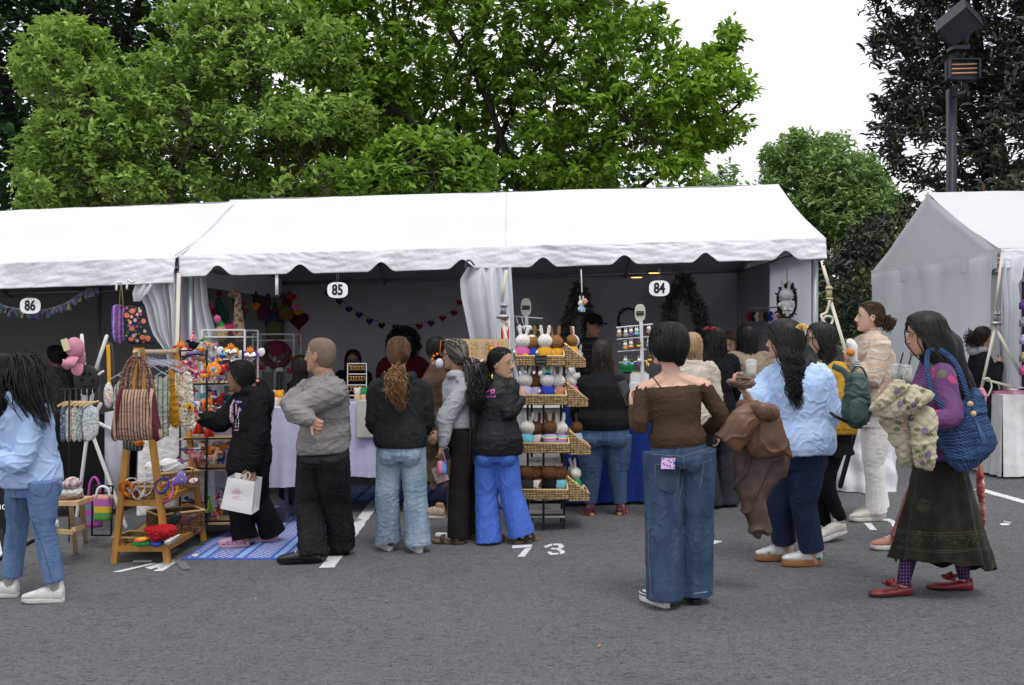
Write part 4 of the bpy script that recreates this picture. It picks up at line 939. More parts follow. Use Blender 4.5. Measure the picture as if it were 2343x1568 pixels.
def make_bot(q,vox,name='jeans',m=None,kind='legs',rad=(.095,.075,.07),hip=None,loose=.012,top=.55,end=.03,amp=.005,freq=18,seed=3,stack=0,flat=1.0,hemz=None,flare=None,an=(1,1,2.0)):
    b=MB(); j=q.j;k=q.k;T=q.T;u=V(0,0,1);H=q.H; hw=hip or (T['he'][0]+loose-.005,T['he'][1]+loose-.005)
    c=j['hip']; hw=(hip[0]*k*.96,hip[1]*k*.96) if hip else hw; rv=(j['hpR']-j['hpL']); rv=rv.normalized() if rv.length>.02 else q.r; ff=V(-rv.y,rv.x,0).normalized(); ff=ff if ff.dot(q.f)>0 else -ff
    if kind=='legs':
        tz=(top-.52)*H
        b.loft([(c+u*tz,rv*hw[0]*.86,ff*hw[1]*.85),(c+u*tz*.5,rv*hw[0]*.95,ff*hw[1]*.95),(c-u*.01*H,rv*hw[0],ff*hw[1]-ff*.0),(c-u*.045*H-ff*.01,rv*hw[0]*.98,ff*hw[1]),(c-u*.075*H,rv*hw[0]*.93,ff*hw[1]*.92)],22)
        b.ell(c-u*.05*H-ff*(hw[1]*.36)+rv*hw[0]*.43,rv*hw[0]*.48,ff*hw[1]*.66,u*.06*H,12,8); b.ell(c-u*.05*H-ff*(hw[1]*.36)-rv*hw[0]*.43,rv*hw[0]*.48,ff*hw[1]*.66,u*.06*H,12,8)
        for sd in 'LR':
            a_,kn,an_=j['hp'+sd],j['kn'+sd],j['an'+sd]; d=(an_-kn).normalized(); e=an_+d*(.045*H-end*H)*1.0; r0,r1,r2=[x*k*.9 for x in rad]
            b.tube([a_+u*.02,a_.lerp(kn,.35),a_.lerp(kn,.75),kn,kn.lerp(e,.5),kn.lerp(e,.93),e],[r0,(r0*.98),(r0*.45+r1*.55),r1,(r1+r2)/2,r2,r2*1.0],14,sub=3,rend=False,rsta=False)
        def low(w):
            amp_=1
            z=(w[:,2]-q.B.z)/H; return .35+.65*np.exp(-((z-.27)/.09)**2)+stack*np.clip((.2-z)/.15,0,1)*1.6+.3*np.exp(-((z-.46)/.05)**2)
        d0=folds(amp,freq,seed,an)
        return b.build(name,m,q.root,remesh=vox,smooth=3,disp=lambda w,n:d0(w,n)*low(w)*(1-.9*(np.abs(n[:,2])>.8)))
    # skirt: fluted, open underneath with a lining
    z1=hemz*H; z0=j['hip'].z-q.B.z+.02*H; n=120; rows_=36; vs=[]
    fl=flare
    for i in range(rows_):
        t=i/(rows_-1); z=z0*(1-t)+z1*t; w=hw[0]*.8*(1-t)+fl[0]*t; d=hw[1]*.8*(1-t)+fl[1]*t
        if t<.15: w=hw[0]*(.8+.2*t/.15)*1.0; w=max(w,hw[0]*.8*(1-t)+fl[0]*t)
        cx=c.lerp(q.B+V(0,0,c.z-q.B.z)+ (fl[2] if len(fl)>2 else V(0,0,0)),t)
        for a_ in range(n):
            A=2*math.pi*a_/n; rip=(.09*math.sin(A*9+seed)+.05*math.sin(A*15+2+t))*t**1.2; zz=z+.012*math.sin(A*9+seed)*t+(.03*H*math.sin(A+1.0)*t if len(fl)>3 else 0)
            p=cx+rv*(w*math.cos(A)*(1+rip))+ff*(d*math.sin(A)*(1+rip)); vs.append((p.x,p.y,q.B.z+zz))
    f=grid_faces(n,rows_,True)
    o=np_mesh(name,np.array(vs),f,m,q.root,tuple(q.B)); 
    apply_disp(o.data,lambda w,n_:folds(amp,freq,seed,(1.3,1.3,.5))(w,n_),np.array(tuple(q.B))); return o

def foot(q,sd,ang,L,kind,um,smt,back=.05,lift=0,**k):
    a=q.j['an'+sd]; f=V(math.sin(R(ang)),math.cos(R(ang)),0); h=V(a.x,a.y,0)-f*back; h.z=gz(h.x)+lift
    return shoe(q.root,h,ang,L,kind,um,smt,**k)
# ---------------------------------------------------------------- cloth materials
def fab(n,c,c2=None,**k): 
    d=dict(rough=.95,spec=.07,sheen=.0,bump=.35,bscale=170,bdist=.002,fine=.06,nscale=9); d.update(k); 
    return mat(n,c,col2=c2,**d) if c2 else mat(n,c,col2=tuple(x*.82 for x in (srgb(c) if isinstance(c,str) else c)),**d)
def denim(n,a,b,c=None): return mat(n,a,.9,col2=b,nscale=7,nlo=.32,nhi=.68,bump=.35,bscale=260,bdist=.001,fine=.16,stretch=(1.6,1.6,.8),ndet=6)
white_sh=mat('white_leather_mat',(.62,.62,.60),.5,col2=(.5,.5,.48),nscale=20); rubber=mat('rubber_sole_mat',(.58,.57,.54),.7,col2=(.42,.41,.38),nscale=25)
gum=mat('gum_sole_mat',(.27,.12,.05),.55); blacksh=mat('black_shoe_mat',(.012,.012,.013),.45); brownsole=mat('cork_sole_mat',(.16,.11,.07),.8)
stitch=mat('stitch_mat',(.30,.24,.15),.8); dstitch=mat('dark_stitch_mat',(.035,.05,.09),.9)
cloth_white=fab('white_cotton_mat',(.74,.73,.72))
def jeans_marks(q,pockets=(),lines=(),m=dstitch,w=1.0):
    b=bvh_of([q.bot])
    for p in list(pockets)+list(lines): decal('stitching',[('line',p,w)],b,m,q.bot,.0025)
def sock(q,sd,m,h=.10,r=.04):
    a=q.j['an'+sd]; d=(q.j['kn'+sd]-a).normalized(); MB().tube([a-V(0,0,.01),a+d*.02,a+d*h],[r*.95,r*.95,r*1.05],12,sub=3).build('sock',m,q.root,remesh=.006,smooth=1)
# 1 ---- woman in pale blue hoodie, far left
q=person('woman in pale blue hoodie and blue jeans walking at the far left edge',62,1378,800,-62,dict(neck=(48,905,0),head=(8,862,-.02),hip=(72,1090,.02),shL=(-8,925,.12),shR=(92,930,-.08),
   elL=(-38,1030,.12),wrL=(-45,1110,.0),elR=(48,1062,-.17),wrR=(-15,1050,-.22),hpL=(48,1100,.08),hpR=(98,1105,-.08),knL=(40,1200,.12),anL=(24,1335,.14),knR=(100,1205,-.06),anR=(128,1345,-.02)),tone='brown',
   hips=(.165,.150),torso=dict(sh=(.185,.10),ch=(.17,.14),wa=(.17,.14)),kh=1.02,hpitch=-25,
   top=dict(name='hoodie',m=fab('pale_blue_fleece_mat',(.38,.50,.74),None,rough=.95),hood=True,loose=.03,slr=(.085,.08,.06),amp=0.0064,freq=11,hemw=(.185,.165),hem=1.03,seed=4),
   bot=dict(m=denim('mid_denim_mat',(.075,.13,.26),(.13,.205,.35)),rad=(.105,.075,.072),amp=0.0032,freq=17,end=.075,top=.57))
foot(q,'R',-92,.255,'sneaker',white_sh,rubber); foot(q,'L',-88,.255,'sneaker',white_sh,rubber)
for s_ in 'LR': sock(q,s_,fab('grey_sock_mat',(.32,.31,.30)))
jeans_marks(q,[[(97,1072),(96,1110),(104,1128),(140,1142),(168,1118),(172,1085)]] and [[(66,1075),(64,1125),(84,1135),(100,1138),(118,1120),(122,1080)],[(66,1095),(78,1092),(92,1106),(98,1092),(118,1096)]],[[(60,1160),(100,1260),(118,1325)],[(34,1070),(36,1140),(44,1180)]])
hair(q.root,q.hc,q.hr,q.hf,q.hu,q.k*1.06,'pony',HB,n=900,wave=.006,seed=3,spread=2.0,thick=.022,tail=[P(45,828,q.Y),P(60,850,q.Y-.05),P(72,905,q.Y-.1),P(95,960,q.Y-.14)],rad=.0038)
hh=hair(q.root,q.hc,q.hr,q.hf,q.hu,q.k*1.05,'down',HB,L=.22,n=900,wave=.008,seed=8,thick=.022,spread=1.15,front=True,rad=.0032)
# 2 ---- girl in black hoodie with pink clogs
blackfl=fab('black_fleece_mat',(.009,.009,.011),(.015,.015,.017)); blackcl=fab('black_trouser_mat',(.008,.008,.009),(.014,.014,.015))
q=person('girl in black hoodie and pink clogs reaching for a crocheted bag',572,1250,822,-72,dict(neck=(578,893,0),head=(549,862,-.02),shL=(553,912,.12),shR=(592,912,-.10),elL=(505,968,.05),wrL=(464,958,-.05),hdL=(440,952,-.08),
   elR=(590,990,-.14),wrR=(578,1068,-.16),hdR=(574,1095,-.17),hip=(568,1055,0),hpL=(552,1060,.06),hpR=(584,1060,-.06),knL=(545,1140,.05),anL=(560,1236,-.02),knR=(592,1140,.05),anR=(625,1222,.14)),tone='brown',kh=1.16,hips=(.15,.12),torso=dict(sh=(.15,.095),ch=(.145,.115),wa=(.14,.12)),
   hands=dict(L=dict(pn=(0,0,-1),curl=.35,side=1)),
   top=dict(name='hoodie',m=blackfl,hood=True,loose=.03,slr=(.085,.08,.062),amp=0.0056,freq=13,hem=1.06,hemw=(.16,.135),seed=6),
   bot=dict(name='trousers',m=blackcl,rad=(.105,.08,.105),end=.05,amp=0.0040,stack=.5,top=.55))
clogm=mat('pink_clog_mat',(.62,.36,.46),.55)
a=foot(q,'L',-97,.235,'clog',clogm,clogm,back=.035); b_=foot(q,'R',-84,.235,'clog',clogm,clogm,back=.035)
for o_,us in ((a,[(512,1246),(521,1241),(531,1240),(541,1241),(551,1242),(523,1248),(537,1248)]),(b_,[(590,1231),(600,1227),(610,1226)])):
    decal('vent_hole',[('fill',x,y,ring_pts(2.2,1.5,8)) for x,y in us],bvh_of([o_]),mat('hole_mat',(.03,.015,.02),.9),o_,.002)
hair(q.root,q.hc,q.hr,q.hf,q.hu,q.k,'pony',HB,n=420,seed=5,thick=.012,spread=1.0,wave=.006,tail=[P(587,872,q.Y+.0),P(600,885,q.Y),P(611,920,q.Y-.05),P(606,970,q.Y-.06)],vb=.08)
MB().sph(P(589,872,q.Y-.03),.014).build('hair_tie',mat('coral_tie_mat','e8907c',.5),q.root)
bb=bvh_of([q.top]); pk=fab('pink_print_mat','c79ab0'); wp=mat('white_print_mat',(.6,.58,.6),.8)
for x_ in [('line',[(531,925),(533,965)],3),('line',[(540,925),(541,950)],4),('fill',530,960,ring_pts(4,9)),('line',[(528,985),(545,984)],3)]: decal('shirt_print',[x_],bb,pk,q.top)
for x_ in [('line',[(536,915),(528,930),(527,958),(532,962)],4),('line',[(543,958),(548,932)],1.5),('line',[(534,970),(548,969)],1),('line',[(535,976),(547,975)],1),('line',[(540,960),(539,980)],1),('line',[(546,958),(545,980)],1)]: decal('shirt_print',[x_],bb,wp,q.top)
for x_ in [('fill',545,920,ring_pts(9,3)),('fill',548,938,ring_pts(4,4))]: decal('shirt_print',[x_],bb,fab('lilac_print_mat','9c86c4'),q.top)
def paper_bag():
    c=P(545,1137,q.Y-.28); root=empty('paper_bag',c,'white paper gift bag with pink flower print held by the girl in black','bag')
    pm=mat('white_paper_mat',(.72,.70,.70),.75,bump=.15,bscale=20,bdist=.004)
    TL,TR,BL,BR=P(521,1092,q.Y-.28),P(583,1102,q.Y-.22),P(504,1164,q.Y-.30),P(575,1178,q.Y-.24); d=V(.03,.10,.02)
    m=MB(); 
    front=lambda s,t:(TL.lerp(TR,s)).lerp(BL.lerp(BR,s),t)+V(0,-.004*math.sin(t*9)*math.sin(s*3),0)
    vs=[];K=8
    for j_ in range(K+1):
        for i in range(K+1): vs.append(front(i/K,j_/K))
    m.add(vs,[(j_*(K+1)+i,j_*(K+1)+i+1,(j_+1)*(K+1)+i+1,(j_+1)*(K+1)+i) for j_ in range(K) for i in range(K)])
    m.add([TR,TR+d,BR+d,BR,BR.lerp(TR,.25)+d*.5+V(-.01,0,0)],[(0,1,2,4),(0,4,3),(4,2,3)]); m.add([TL,TL+d,BL+d,BL],[(0,3,2,1)]); m.add([TL+d,TR+d,BR+d,BL+d],[(0,3,2,1)]); m.add([BL,BR,BR+d,BL+d],[(0,1,2,3)])
    o=m.build('bag_body',pm,root,shade=False); b=bvh_of([o]); pr=mat('pink_ink_mat','d9a3bd',.8)
    decal('printed_flower',[('line',[(541,1128),(541+x,1128+y)],2.4) for x,y in ((-11,-3),(-8,-7),(-3,-10),(3,-10),(8,-7),(12,-2))],b,pr,root,.003)
    text_decal('printed_name','eyso',541,1136,5,b,pr,root,bold=.01,rot=0,sx=1.3); decal('printed_line',[('line',[(530,1141),(555,1144)],1)],b,pr,root,.003)
    MB().tube([TL.lerp(TR,.35),P(560,1086,q.Y-.24),P(568,1080,q.Y-.2),P(572,1090,q.Y-.22),TL.lerp(TR,.7)],.003,5,sub=3).build('cord_handle',pm,root)
paper_bag()
# 3 ---- man in grey sweatshirt
q=person('man with shaved head in grey sweatshirt standing with folded arms',727,1286,771,-70,dict(neck=(742,868,0),head=(733,814,-.01),shL=(712,893,.16),shR=(766,898,-.16),elR=(672,938,-.22),wrR=(712,962,-.30),elL=(665,925,.16),wrL=(700,955,.0),hip=(738,1030,0),
   hpL=(718,1040,.09),hpR=(760,1040,-.09),knL=(708,1150,.10),anL=(716,1266,-.02),knR=(770,1145,.10),anR=(782,1244,.22)) ,tone='tan',kh=1.17,jaw=.12,hips=(.175,.15),neckr=.062,torso=dict(sh=(.18,.11),ch=(.17,.135),wa=(.165,.142)),armr=1.1,
   hands=dict(L=dict(curl=.8),R=dict(curl=.8)),hpitch=4,
   top=dict(name='sweatshirt',m=fab('grey_marl_mat',(.235,.222,.212),(.19,.178,.17)),loose=.022,slr=(.10,.085,.055),amp=0.0064,freq=14,hem=.97,hemw=(.168,.15),seed=11,an=(.8,.8,2.2),collar=True),
   bot=dict(name='trousers',m=fab('faded_black_denim_mat',(.014,.014,.015),(.024,.024,.025)),rad=(.12,.098,.10),amp=0.0056,stack=.8,end=.03,top=.545,hip=(.168,.14)))
MB().loft([(q.j['hip']+V(0,0,-.03),q.r*.176,q.f*.152),(q.j['hip']+V(0,0,-.08),q.r*.178,q.f*.156)],20).build('undershirt',fab('charcoal_shirt_mat',(.03,.032,.035)),q.root,remesh=.007,smooth=1,disp=folds(.005,18,4))
# stubble shadow of the shaved hair
hair(q.root,q.hc,q.hr,q.hf,q.hu,q.k,'none',mat('shaved_hair_mat',(.14,.10,.075),.75,var=[(.13,.095,.07),(.20,.135,.095)]),thick=.0055,line=.16,seed=2)
sh_=mat('sandal_leather_mat',(.013,.013,.014),.35,spec=.6)
foot(q,'L',-93,.30,'sneaker',sh_,blackcl); foot(q,'R',-97,.29,'sneaker',sh_,blackcl)
# 4 ---- ponytail woman, back view
q=person('woman with long curly light brown ponytail in dark green hoodie and pale jeans',920,1264,768,-4,dict(neck=(913,862,0),head=(911,808,.02),shL=(862,892,0),shR=(964,892,0),elL=(856,970,.02),wrL=(874,985,.22),elR=(975,962,.04),wrR=(968,985,.22),
   hip=(917,1015,0),hpL=(890,1030,0),hpR=(945,1030,0),knL=(886,1135,0),anL=(888,1240,.10),knR=(950,1135,0),anR=(957,1252,.0)),tone='olive',kh=1.06,hips=(.165,.13),torso=dict(sh=(.165,.095),ch=(.165,.125),wa=(.165,.125)),
   top=dict(name='hoodie',m=fab('dark_green_fleece_mat',(.016,.019,.0185),(.024,.027,.0265)),hood=True,loose=.028,slr=(.085,.075,.062),amp=0.0048,freq=12,hem=.96,hemw=(.178,.15),seed=14),
   bot=dict(m=denim('light_denim_mat',(.16,.22,.29),(.29,.37,.45)),rad=(.105,.094,.105),amp=0.0048,end=.055,stack=.4,top=.56))
foot(q,'L',-28,.265,'runner',white_sh,rubber); foot(q,'R',-22,.265,'runner',white_sh,rubber)
b=bvh_of(list(q.root.children)); 
for u_,v_ in ((893,1254),(958,1268)): decal('heel_panel',[('fill',u_,v_-8,ring_pts(7,4))],b,mat('maroon_mat','4a1a28',.7),q.root,.003)
jeans_marks(q,[[(868,1020),(870,1046),(884,1056),(903,1050),(907,1018)],[(928,1018),(931,1048),(948,1056),(966,1046),(966,1020)]],[[(917,1005),(918,1048)],[(862,1026),(972,1024)]],m=mat('denim_seam_mat',(.12,.17,.24),.9))
hair(q.root,q.hc,q.hr,q.hf,q.hu,q.k,'pony',HO,n=620,seed=9,thick=.009,spread=1.25,wave=.020,tail=[P(911,840,q.Y-.13),P(908,862,q.Y-.20),P(905,895,q.Y-.22),P(916,928,q.Y-.2)],vb=-.28,endvar=.75,rad=.0034)
MB().sph(P(880,853,q.Y-.02),.010).build('earring',mat('gold_mat',(.7,.45,.15),.25,metal=1),q.root)
# 5 ---- woman with braids
q=person('woman with long beaded braids in light grey hoodie holding a phone',1052,1240,768,-60,dict(neck=(1050,858,0),head=(1040,812,-.01),shL=(1032,885,.13),shR=(1068,885,-.12),elR=(1020,955,-.16),wrR=(1014,1015,-.18),hdR=(1011,1045,-.18),elL=(1040,965,.15),wrL=(1010,990,.15),
   hip=(1050,985,0),hpL=(1035,990,.07),hpR=(1066,990,-.07),knL=(1075,1110,.10),anL=(1087,1215,.10),knR=(1050,1110,-.06),anR=(1048,1225,-.06)),tone='olive',kh=1.04,hips=(.14,.12),torso=dict(sh=(.15,.09),ch=(.145,.115),wa=(.14,.11)),
   hands=dict(R=dict(curl=.6,pn=(-.5,.8,0))),
   top=dict(name='hoodie',m=fab('light_grey_fleece_mat',(.36,.37,.39),(.30,.31,.33)),hood=True,loose=.026,slr=(.085,.085,.05),amp=0.0056,freq=12,hem=.87,hemw=(.155,.13),seed=18),
   bot=dict(name='trousers',m=fab('brown_black_trouser_mat',(.014,.011,.011),(.02,.017,.017)),rad=(.10,.088,.095),amp=0.0024,end=.035,top=.57))
for s_,an_ in (('R',-78),('L',-70)): foot(q,s_,an_,.26,'sandal',mat('brown_strap_mat',(.05,.03,.02),.6),brownsole)
for s_ in 'LR':
    a=q.j['an'+s_]; g0=V(a.x,a.y,gz(a.x)+.045); MB().tube([a,g0+q.f*.03,g0+q.f*.10,g0+q.f*.19],[.03,.03,.028,.022],10,sub=3).build('sock',cloth_white,q.root)
hair(q.root,q.hc,q.hr,q.hf,q.hu,q.k,'pony',HX,n=150,seed=12,thick=.013,spread=1.5,wave=.004,tail=[P(1068,830,q.Y-.1),P(1082,848,q.Y-.13),P(1092,930,q.Y-.14),P(1088,1040,q.Y-.12)],vb=.10,rad=.0062)
g_=MB(); hc,hr,hf,hu,k=q.hc,q.hr,q.hf,q.hu,q.k
def glasses(q,m,w=.0035):
    hc,hr,hf,hu,k=q.hc,q.hr,q.hf,q.hu,q.k; g_=MB()
    for sg in (-1,1):
        c=hc+hr*(sg*.032*k)+hf*.107*k+hu*.0*k; g_.tube([c+hr*(.026*k*math.cos(a))+hu*(.018*k*math.sin(a)) for a in np.linspace(0,2*math.pi,13)],w,5,round_=False)
        g_.tube([c+hr*(sg*.026*k)+hu*.008*k,hc+hr*(sg*.078*k)+hf*.04*k+hu*.008*k,hc+hr*(sg*.082*k)-hf*.01*k+hu*.0*k],w,5)
    g_.tube([hc-hr*.007*k+hf*.108*k,hc+hr*.007*k+hf*.108*k],w,5); o=g_.build('glasses',m,q.root)
    l=MB()
    for sg in (-1,1): c=hc+hr*(sg*.032*k)+hf*.107*k; l.loft([(c,hr*.024*k,hu*.016*k),(c+hf*.001,hr*.024*k,hu*.016*k)],14)
    lo=l.build('lens',glassm,None,loc=abs_loc(q.root)); lo.parent=o; lo.location=(0,0,0)
glasses(q,black)
def phone(c,r,u,label,m,w=.072,h=.145,case=None):
    root=empty('phone',c,label,'phone'); c=Vector(c); f=Vector(r).cross(Vector(u)).normalized()
    MB().box(c,(w,.009,h),Vector(r).normalized(),f,Vector(u).normalized()).build('phone_case',case or m,root,shade=False); MB().box(c+f*.006,(w*.9,.003,h*.94),Vector(r).normalized(),f,Vector(u).normalized()).build('screen',m,root,shade=False); return root
w_=q.j['wrR']; phone(P(1021,1040,q.Y-.21),(.6,.8,.1),(-.25,0,1),'phone in pale pink case in the right hand of the woman with braids',mat('screen_mat',(.02,.02,.03),.1),w=.06,h=.10,case=mat('pink_case_mat','b98a94',.4))
kc=empty('earbud_case',P(1013,1068,q.Y-.2),'pink and blue earbud case dangling under the phone','case')
MB().tube([P(1007,1061,q.Y-.2),P(1007,1078,q.Y-.2)],(.024),12).build('case_half',mat('pink_plastic_mat','d98098',.4),kc); MB().tube([P(1015,1061,q.Y-.195),P(1015,1078,q.Y-.195)],(.024),12).build('case_half',mat('blue_plastic_mat','6f96d8',.4),kc)
MB().tube([P(1011,1050,q.Y-.2),P(1012,1060,q.Y-.2)],.003,5).build('wrist_cord',mat('pink_plastic_mat','d98098',.4),kc)
wl=empty('wallet',P(1006,1085,q.Y-.16),'pale patterned card pouch hanging behind the earbud case','wallet')
a_=V(1,0,.35).normalized(); MB().box(P(1007,1085,q.Y-.16),(.10,.015,.12),a_,V(0,1,0),V(-.35,0,1).normalized()).build('pouch_body',mat('pouch_mat','b7a09c',.6,col2='8a6f6c',nscale=60),wl,shade=False); MB().bar(P(996,1080,q.Y-.17),P(1015,1073,q.Y-.17),.006).build('pouch_zip',mat('white_print_mat',(.6,.58,.6),.8),wl)
# 6 ---- girl in black jacket, blue sweatpants
q=person('girl in black zip jacket and bright blue sweatpants looking back over her shoulder',1143,1243,785,22,dict(neck=(1130,862,0),head=(1146,832,-.02),shL=(1098,885,.02),shR=(1168,884,-.05),elL=(1092,950,.05),wrL=(1105,990,.2),elR=(1162,950,-.12),wrR=(1192,915,-.04),hdR=(1190,890,0),
   hip=(1135,1020,0),hpL=(1115,1030,0),hpR=(1155,1030,0),knL=(1112,1130,.02),anL=(1118,1225,0),knR=(1168,1125,.0),anR=(1190,1210,-.02)),tone='olive',kh=1.10,hips=(.165,.13),hphi=118,torso=dict(sh=(.155,.09),ch=(.155,.12),wa=(.155,.12)),
   hands=dict(R=dict(curl=.7,pn=(0,1,0)),L=dict(curl=.6)),
   top=dict(name='jacket',m=mat('black_jacket_mat',(.009,.0095,.011),.55,bump=.2,bscale=120,spec=.25),collar=True,loose=.022,slr=(.08,.068,.05),amp=0.0040,freq=15,hem=1.04,hemw=(.195,.155),seed=22),
   bot=dict(name='sweatpants',m=fab('bright_blue_fleece_mat',(.075,.16,.54),(.06,.13,.46)),rad=(.108,.098,.115),amp=0.0048,freq=11,end=.012,stack=.4,top=.54,an=(1.6,1.6,.8)))
for s_,an_ in (('L',60),('R',50)): foot(q,s_,an_,.24,'sandal',mat('brown_strap_mat',(.05,.03,.02),.6),brownsole)
hair(q.root,q.hc,q.hr,q.hf,q.hu,q.k,'pony',HB,n=560,seed=15,thick=.010,spread=1.5,wave=.022,tail=[P(1112,838,q.Y+.04),P(1100,858,q.Y-.02),P(1094,895,q.Y-.10),P(1088,935,q.Y-.16)],vb=.0,endvar=.5,rad=.0038,line=.12)
MB().tube([P(1126,858,q.Y-.09),P(1125,864,q.Y-.10),P(1127,866,q.Y-.10)],.006,6,sub=2).build('earring',mat('gold_mat',(.7,.45,.15),.25,metal=1),q.root)
b=bvh_of([q.top]); pkm=mat('pink_letter_mat','d86fb8',.6)
text_decal('jacket_lettering','Citycare',1116,893,8.5,b,pkm,q.top,bold=.035,rot=2,sx=.78,shear=.1); text_decal('jacket_lettering','dance',1127,899,3.6,b,pkm,q.top,bold=.03,sx=.8)
text_decal('jacket_lettering','DANCE TEAM',1117,908,4.8,b,pkm,q.top,bold=.005,sx=.8,rot=1)
# 7 ---- woman in black top, back view at the blue table
q=person('woman in black top and tight blue jeans seen from behind at booth 84',1385,1172,765,4,dict(neck=(1376,852,0),head=(1377,806,.03),shL=(1333,880,.0),shR=(1420,880,0),elL=(1318,950,.10),wrL=(1345,965,.30),elR=(1440,945,.06),wrR=(1425,930,.30),hip=(1380,985,0),hpL=(1352,1000,0),hpR=(1412,1000,0),
   knL=(1352,1085,0),anL=(1350,1158,.0),knR=(1412,1085,0),anR=(1420,1158,0)),tone='light',kh=1.05,hips=(.225,.165),torso=dict(sh=(.195,.11),ch=(.205,.155),wa=(.205,.15)),Y=8.35,
   top=dict(name='black_top',m=fab('black_jersey_mat',(.011,.011,.013),(.016,.016,.018)),loose=.014,slr=(.085,.07,.055),amp=0.0024,freq=14,hem=.90,hemw=(.235,.18),seed=25),
   bot=dict(m=denim('blue_stretch_denim_mat',(.035,.065,.14),(.065,.11,.20)),rad=(.142,.098,.066),amp=0.0032,end=.06,top=.57,hip=(.238,.18)))
for s_,an_ in (('L',-20),('R',25)): foot(q,s_,an_,.24,'sandal',mat('magenta_strap_mat','6a2a48',.6),mat('tan_sole_mat','a8845a',.7),high=1)
hair(q.root,q.hc,q.hr,q.hf,q.hu,q.k,'down',HD,L=.24,n=600,seed=19,thick=.012,spread=1.15,wave=.006,vb=0,endvar=.5)
MB().tube([q.hc+q.hr*(.09*math.cos(a))+q.hf*(.05+.05*math.sin(a))+q.hu*.09 for a in np.linspace(0,math.pi,9)],.006,6).build('sunglasses',black,q.root)
jeans_marks(q,[[(1330,990),(1334,1020),(1352,1026),(1372,1018),(1374,990)],[(1392,990),(1395,1018),(1414,1024),(1434,1014),(1436,988)]],m=mat('denim_seam_mat',(.12,.17,.24),.9))
# 8 ---- woman in brown off-shoulder sweater
q=person('woman with short black hair in brown off-shoulder sweater and wide jeans',1555,1386,735,-14,dict(neck=(1535,866,0),head=(1528,790,.0),shL=(1472,893,.02),shR=(1610,886,.0),elL=(1462,975,-.02),wrL=(1447,935,.20),hdL=(1440,912,.26),elR=(1650,955,.02),wrR=(1612,990,.16),
   hip=(1552,1020,0),hpL=(1515,1040,0),hpR=(1592,1035,0),knL=(1518,1200,-.02),anL=(1520,1352,-.02),knR=(1590,1190,.04),anR=(1588,1340,.06)),tone='fair',hphi=-58,kh=1.03,hips=(.165,.13),torso=dict(sh=(.165,.085),ch=(.155,.115),wa=(.140,.105)),
   hands=dict(L=dict(curl=.6,pn=(1,0,0)),R=dict(curl=.6)),neckr=.052,
   top=dict(name='sweater',m=fab('brown_knit_mat',(.052,.033,.022),(.065,.042,.028)),loose=.006,slr=(.058,.058,.040),amp=0.0032,freq=15,hem=.93,hemw=(.160,.128),seed=28,an=(.8,.8,2.4),
     lst=[(.10,.90,.92,'sh'),(.13,1.04,1.02,'sh'),(.22,1.03,1.0,'ch'),(.38,1.0,1.0,'ch'),(.62,1,1,'wa'),(.78,1,1,'hx'),(.87,1,1,'hy'),(.91,1.0,1.0,'hz')]),
   bot=dict(m=denim('dark_blue_denim_mat',(.018,.036,.075),(.048,.082,.14)),rad=(.125,.115,.118),amp=0.0040,end=.018,stack=.2,top=.545,hip=(.165,.135),an=(1.4,1.4,.8)))
MB().loft([(q.j['hip']+V(0,0,.04),q.r*.160,q.f*.128),(q.j['hip']+V(0,0,.015),q.r*.168,q.f*.134)],20).build('waistband',denim('dark_blue_denim_mat',0,0),q.bot) if 0 else None
# off-shoulder: cover upper arms a little lower and add strap
MB().tube([P(1487,855,q.Y-.06),P(1497,868,q.Y-.09),P(1512,888,q.Y-.125)],.004,6,sub=3).build('camisole_strap',black,q.root)
st=mat('black_white_shoe_mat',(.03,.03,.035),.6,stripes=('Z',60,[(.5,(.03,.03,.035)),(.5,(.6,.6,.62))]))
foot(q,'L',-30,.25,'sneaker',st,rubber,back=.03); foot(q,'R',-5,.26,'sneaker',blackcl,blacksh)
jeans_marks(q,[[(1498,1062),(1500,1110),(1515,1122),(1532,1126),(1550,1116),(1556,1066),(1498,1062)],[(1610,1058),(1606,1090),(1600,1118)],[(1610,1058),(1628,1052)]],[[(1492,1040),(1560,1044),(1625,1025)],[(1563,1044),(1566,1080),(1552,1150)],[(1482,1190),(1484,1290),(1490,1370)],[(1492,1010),(1558,1018),(1618,1004)]],m=mat('tan_stitch_mat',(.20,.19,.17),.8))
decal('hem_band',[('line',[(1500,1380),(1530,1386),(1568,1386)],2.5),('line',[(1588,1358),(1618,1354)],2.5)],bvh_of([q.bot]),mat('pale_hem_mat',(.2,.28,.38),.9),q.bot)
hair(q.root,q.hc,q.hr,q.hf,q.hu,q.k*1.03,'short',HB,L=.17,n=1500,seed=21,thick=.018,line=.10,rad=.0028,vb=.08)
bulk(q.root,[q.hc+q.hu*.03-q.hf*.03,q.hc-q.hf*.05-q.hu*.04,q.hc-q.hf*.062-q.hu*.088],[(.085,.08),(.082,.062),(.045,.035)],HB,q.root,.15,.003)
MB().tube([P(1480,827,q.Y-.09),P(1479,834,q.Y-.095),P(1482,838,q.Y-.095),P(1484,832,q.Y-.09)],.004,6,sub=2).build('earring',mat('gold_mat',(.7,.45,.15),.25,metal=1),q.root)
b=bvh_of([q.bot]); h0=drop(b,1527,1060,.004); phone(h0+V(0,-.012,.0),(-1,.1,0),(0.05,0,1),'phone in pink and blue case sticking out of the wide jeans pocket',mat('screen_mat',(.02,.02,.03),.1),case=mat('floral_case_mat','d9b4cf',.35,voro=(70,['4a5fb8','d9b4cf','8a6fc4'])),h=.06,w=.075)
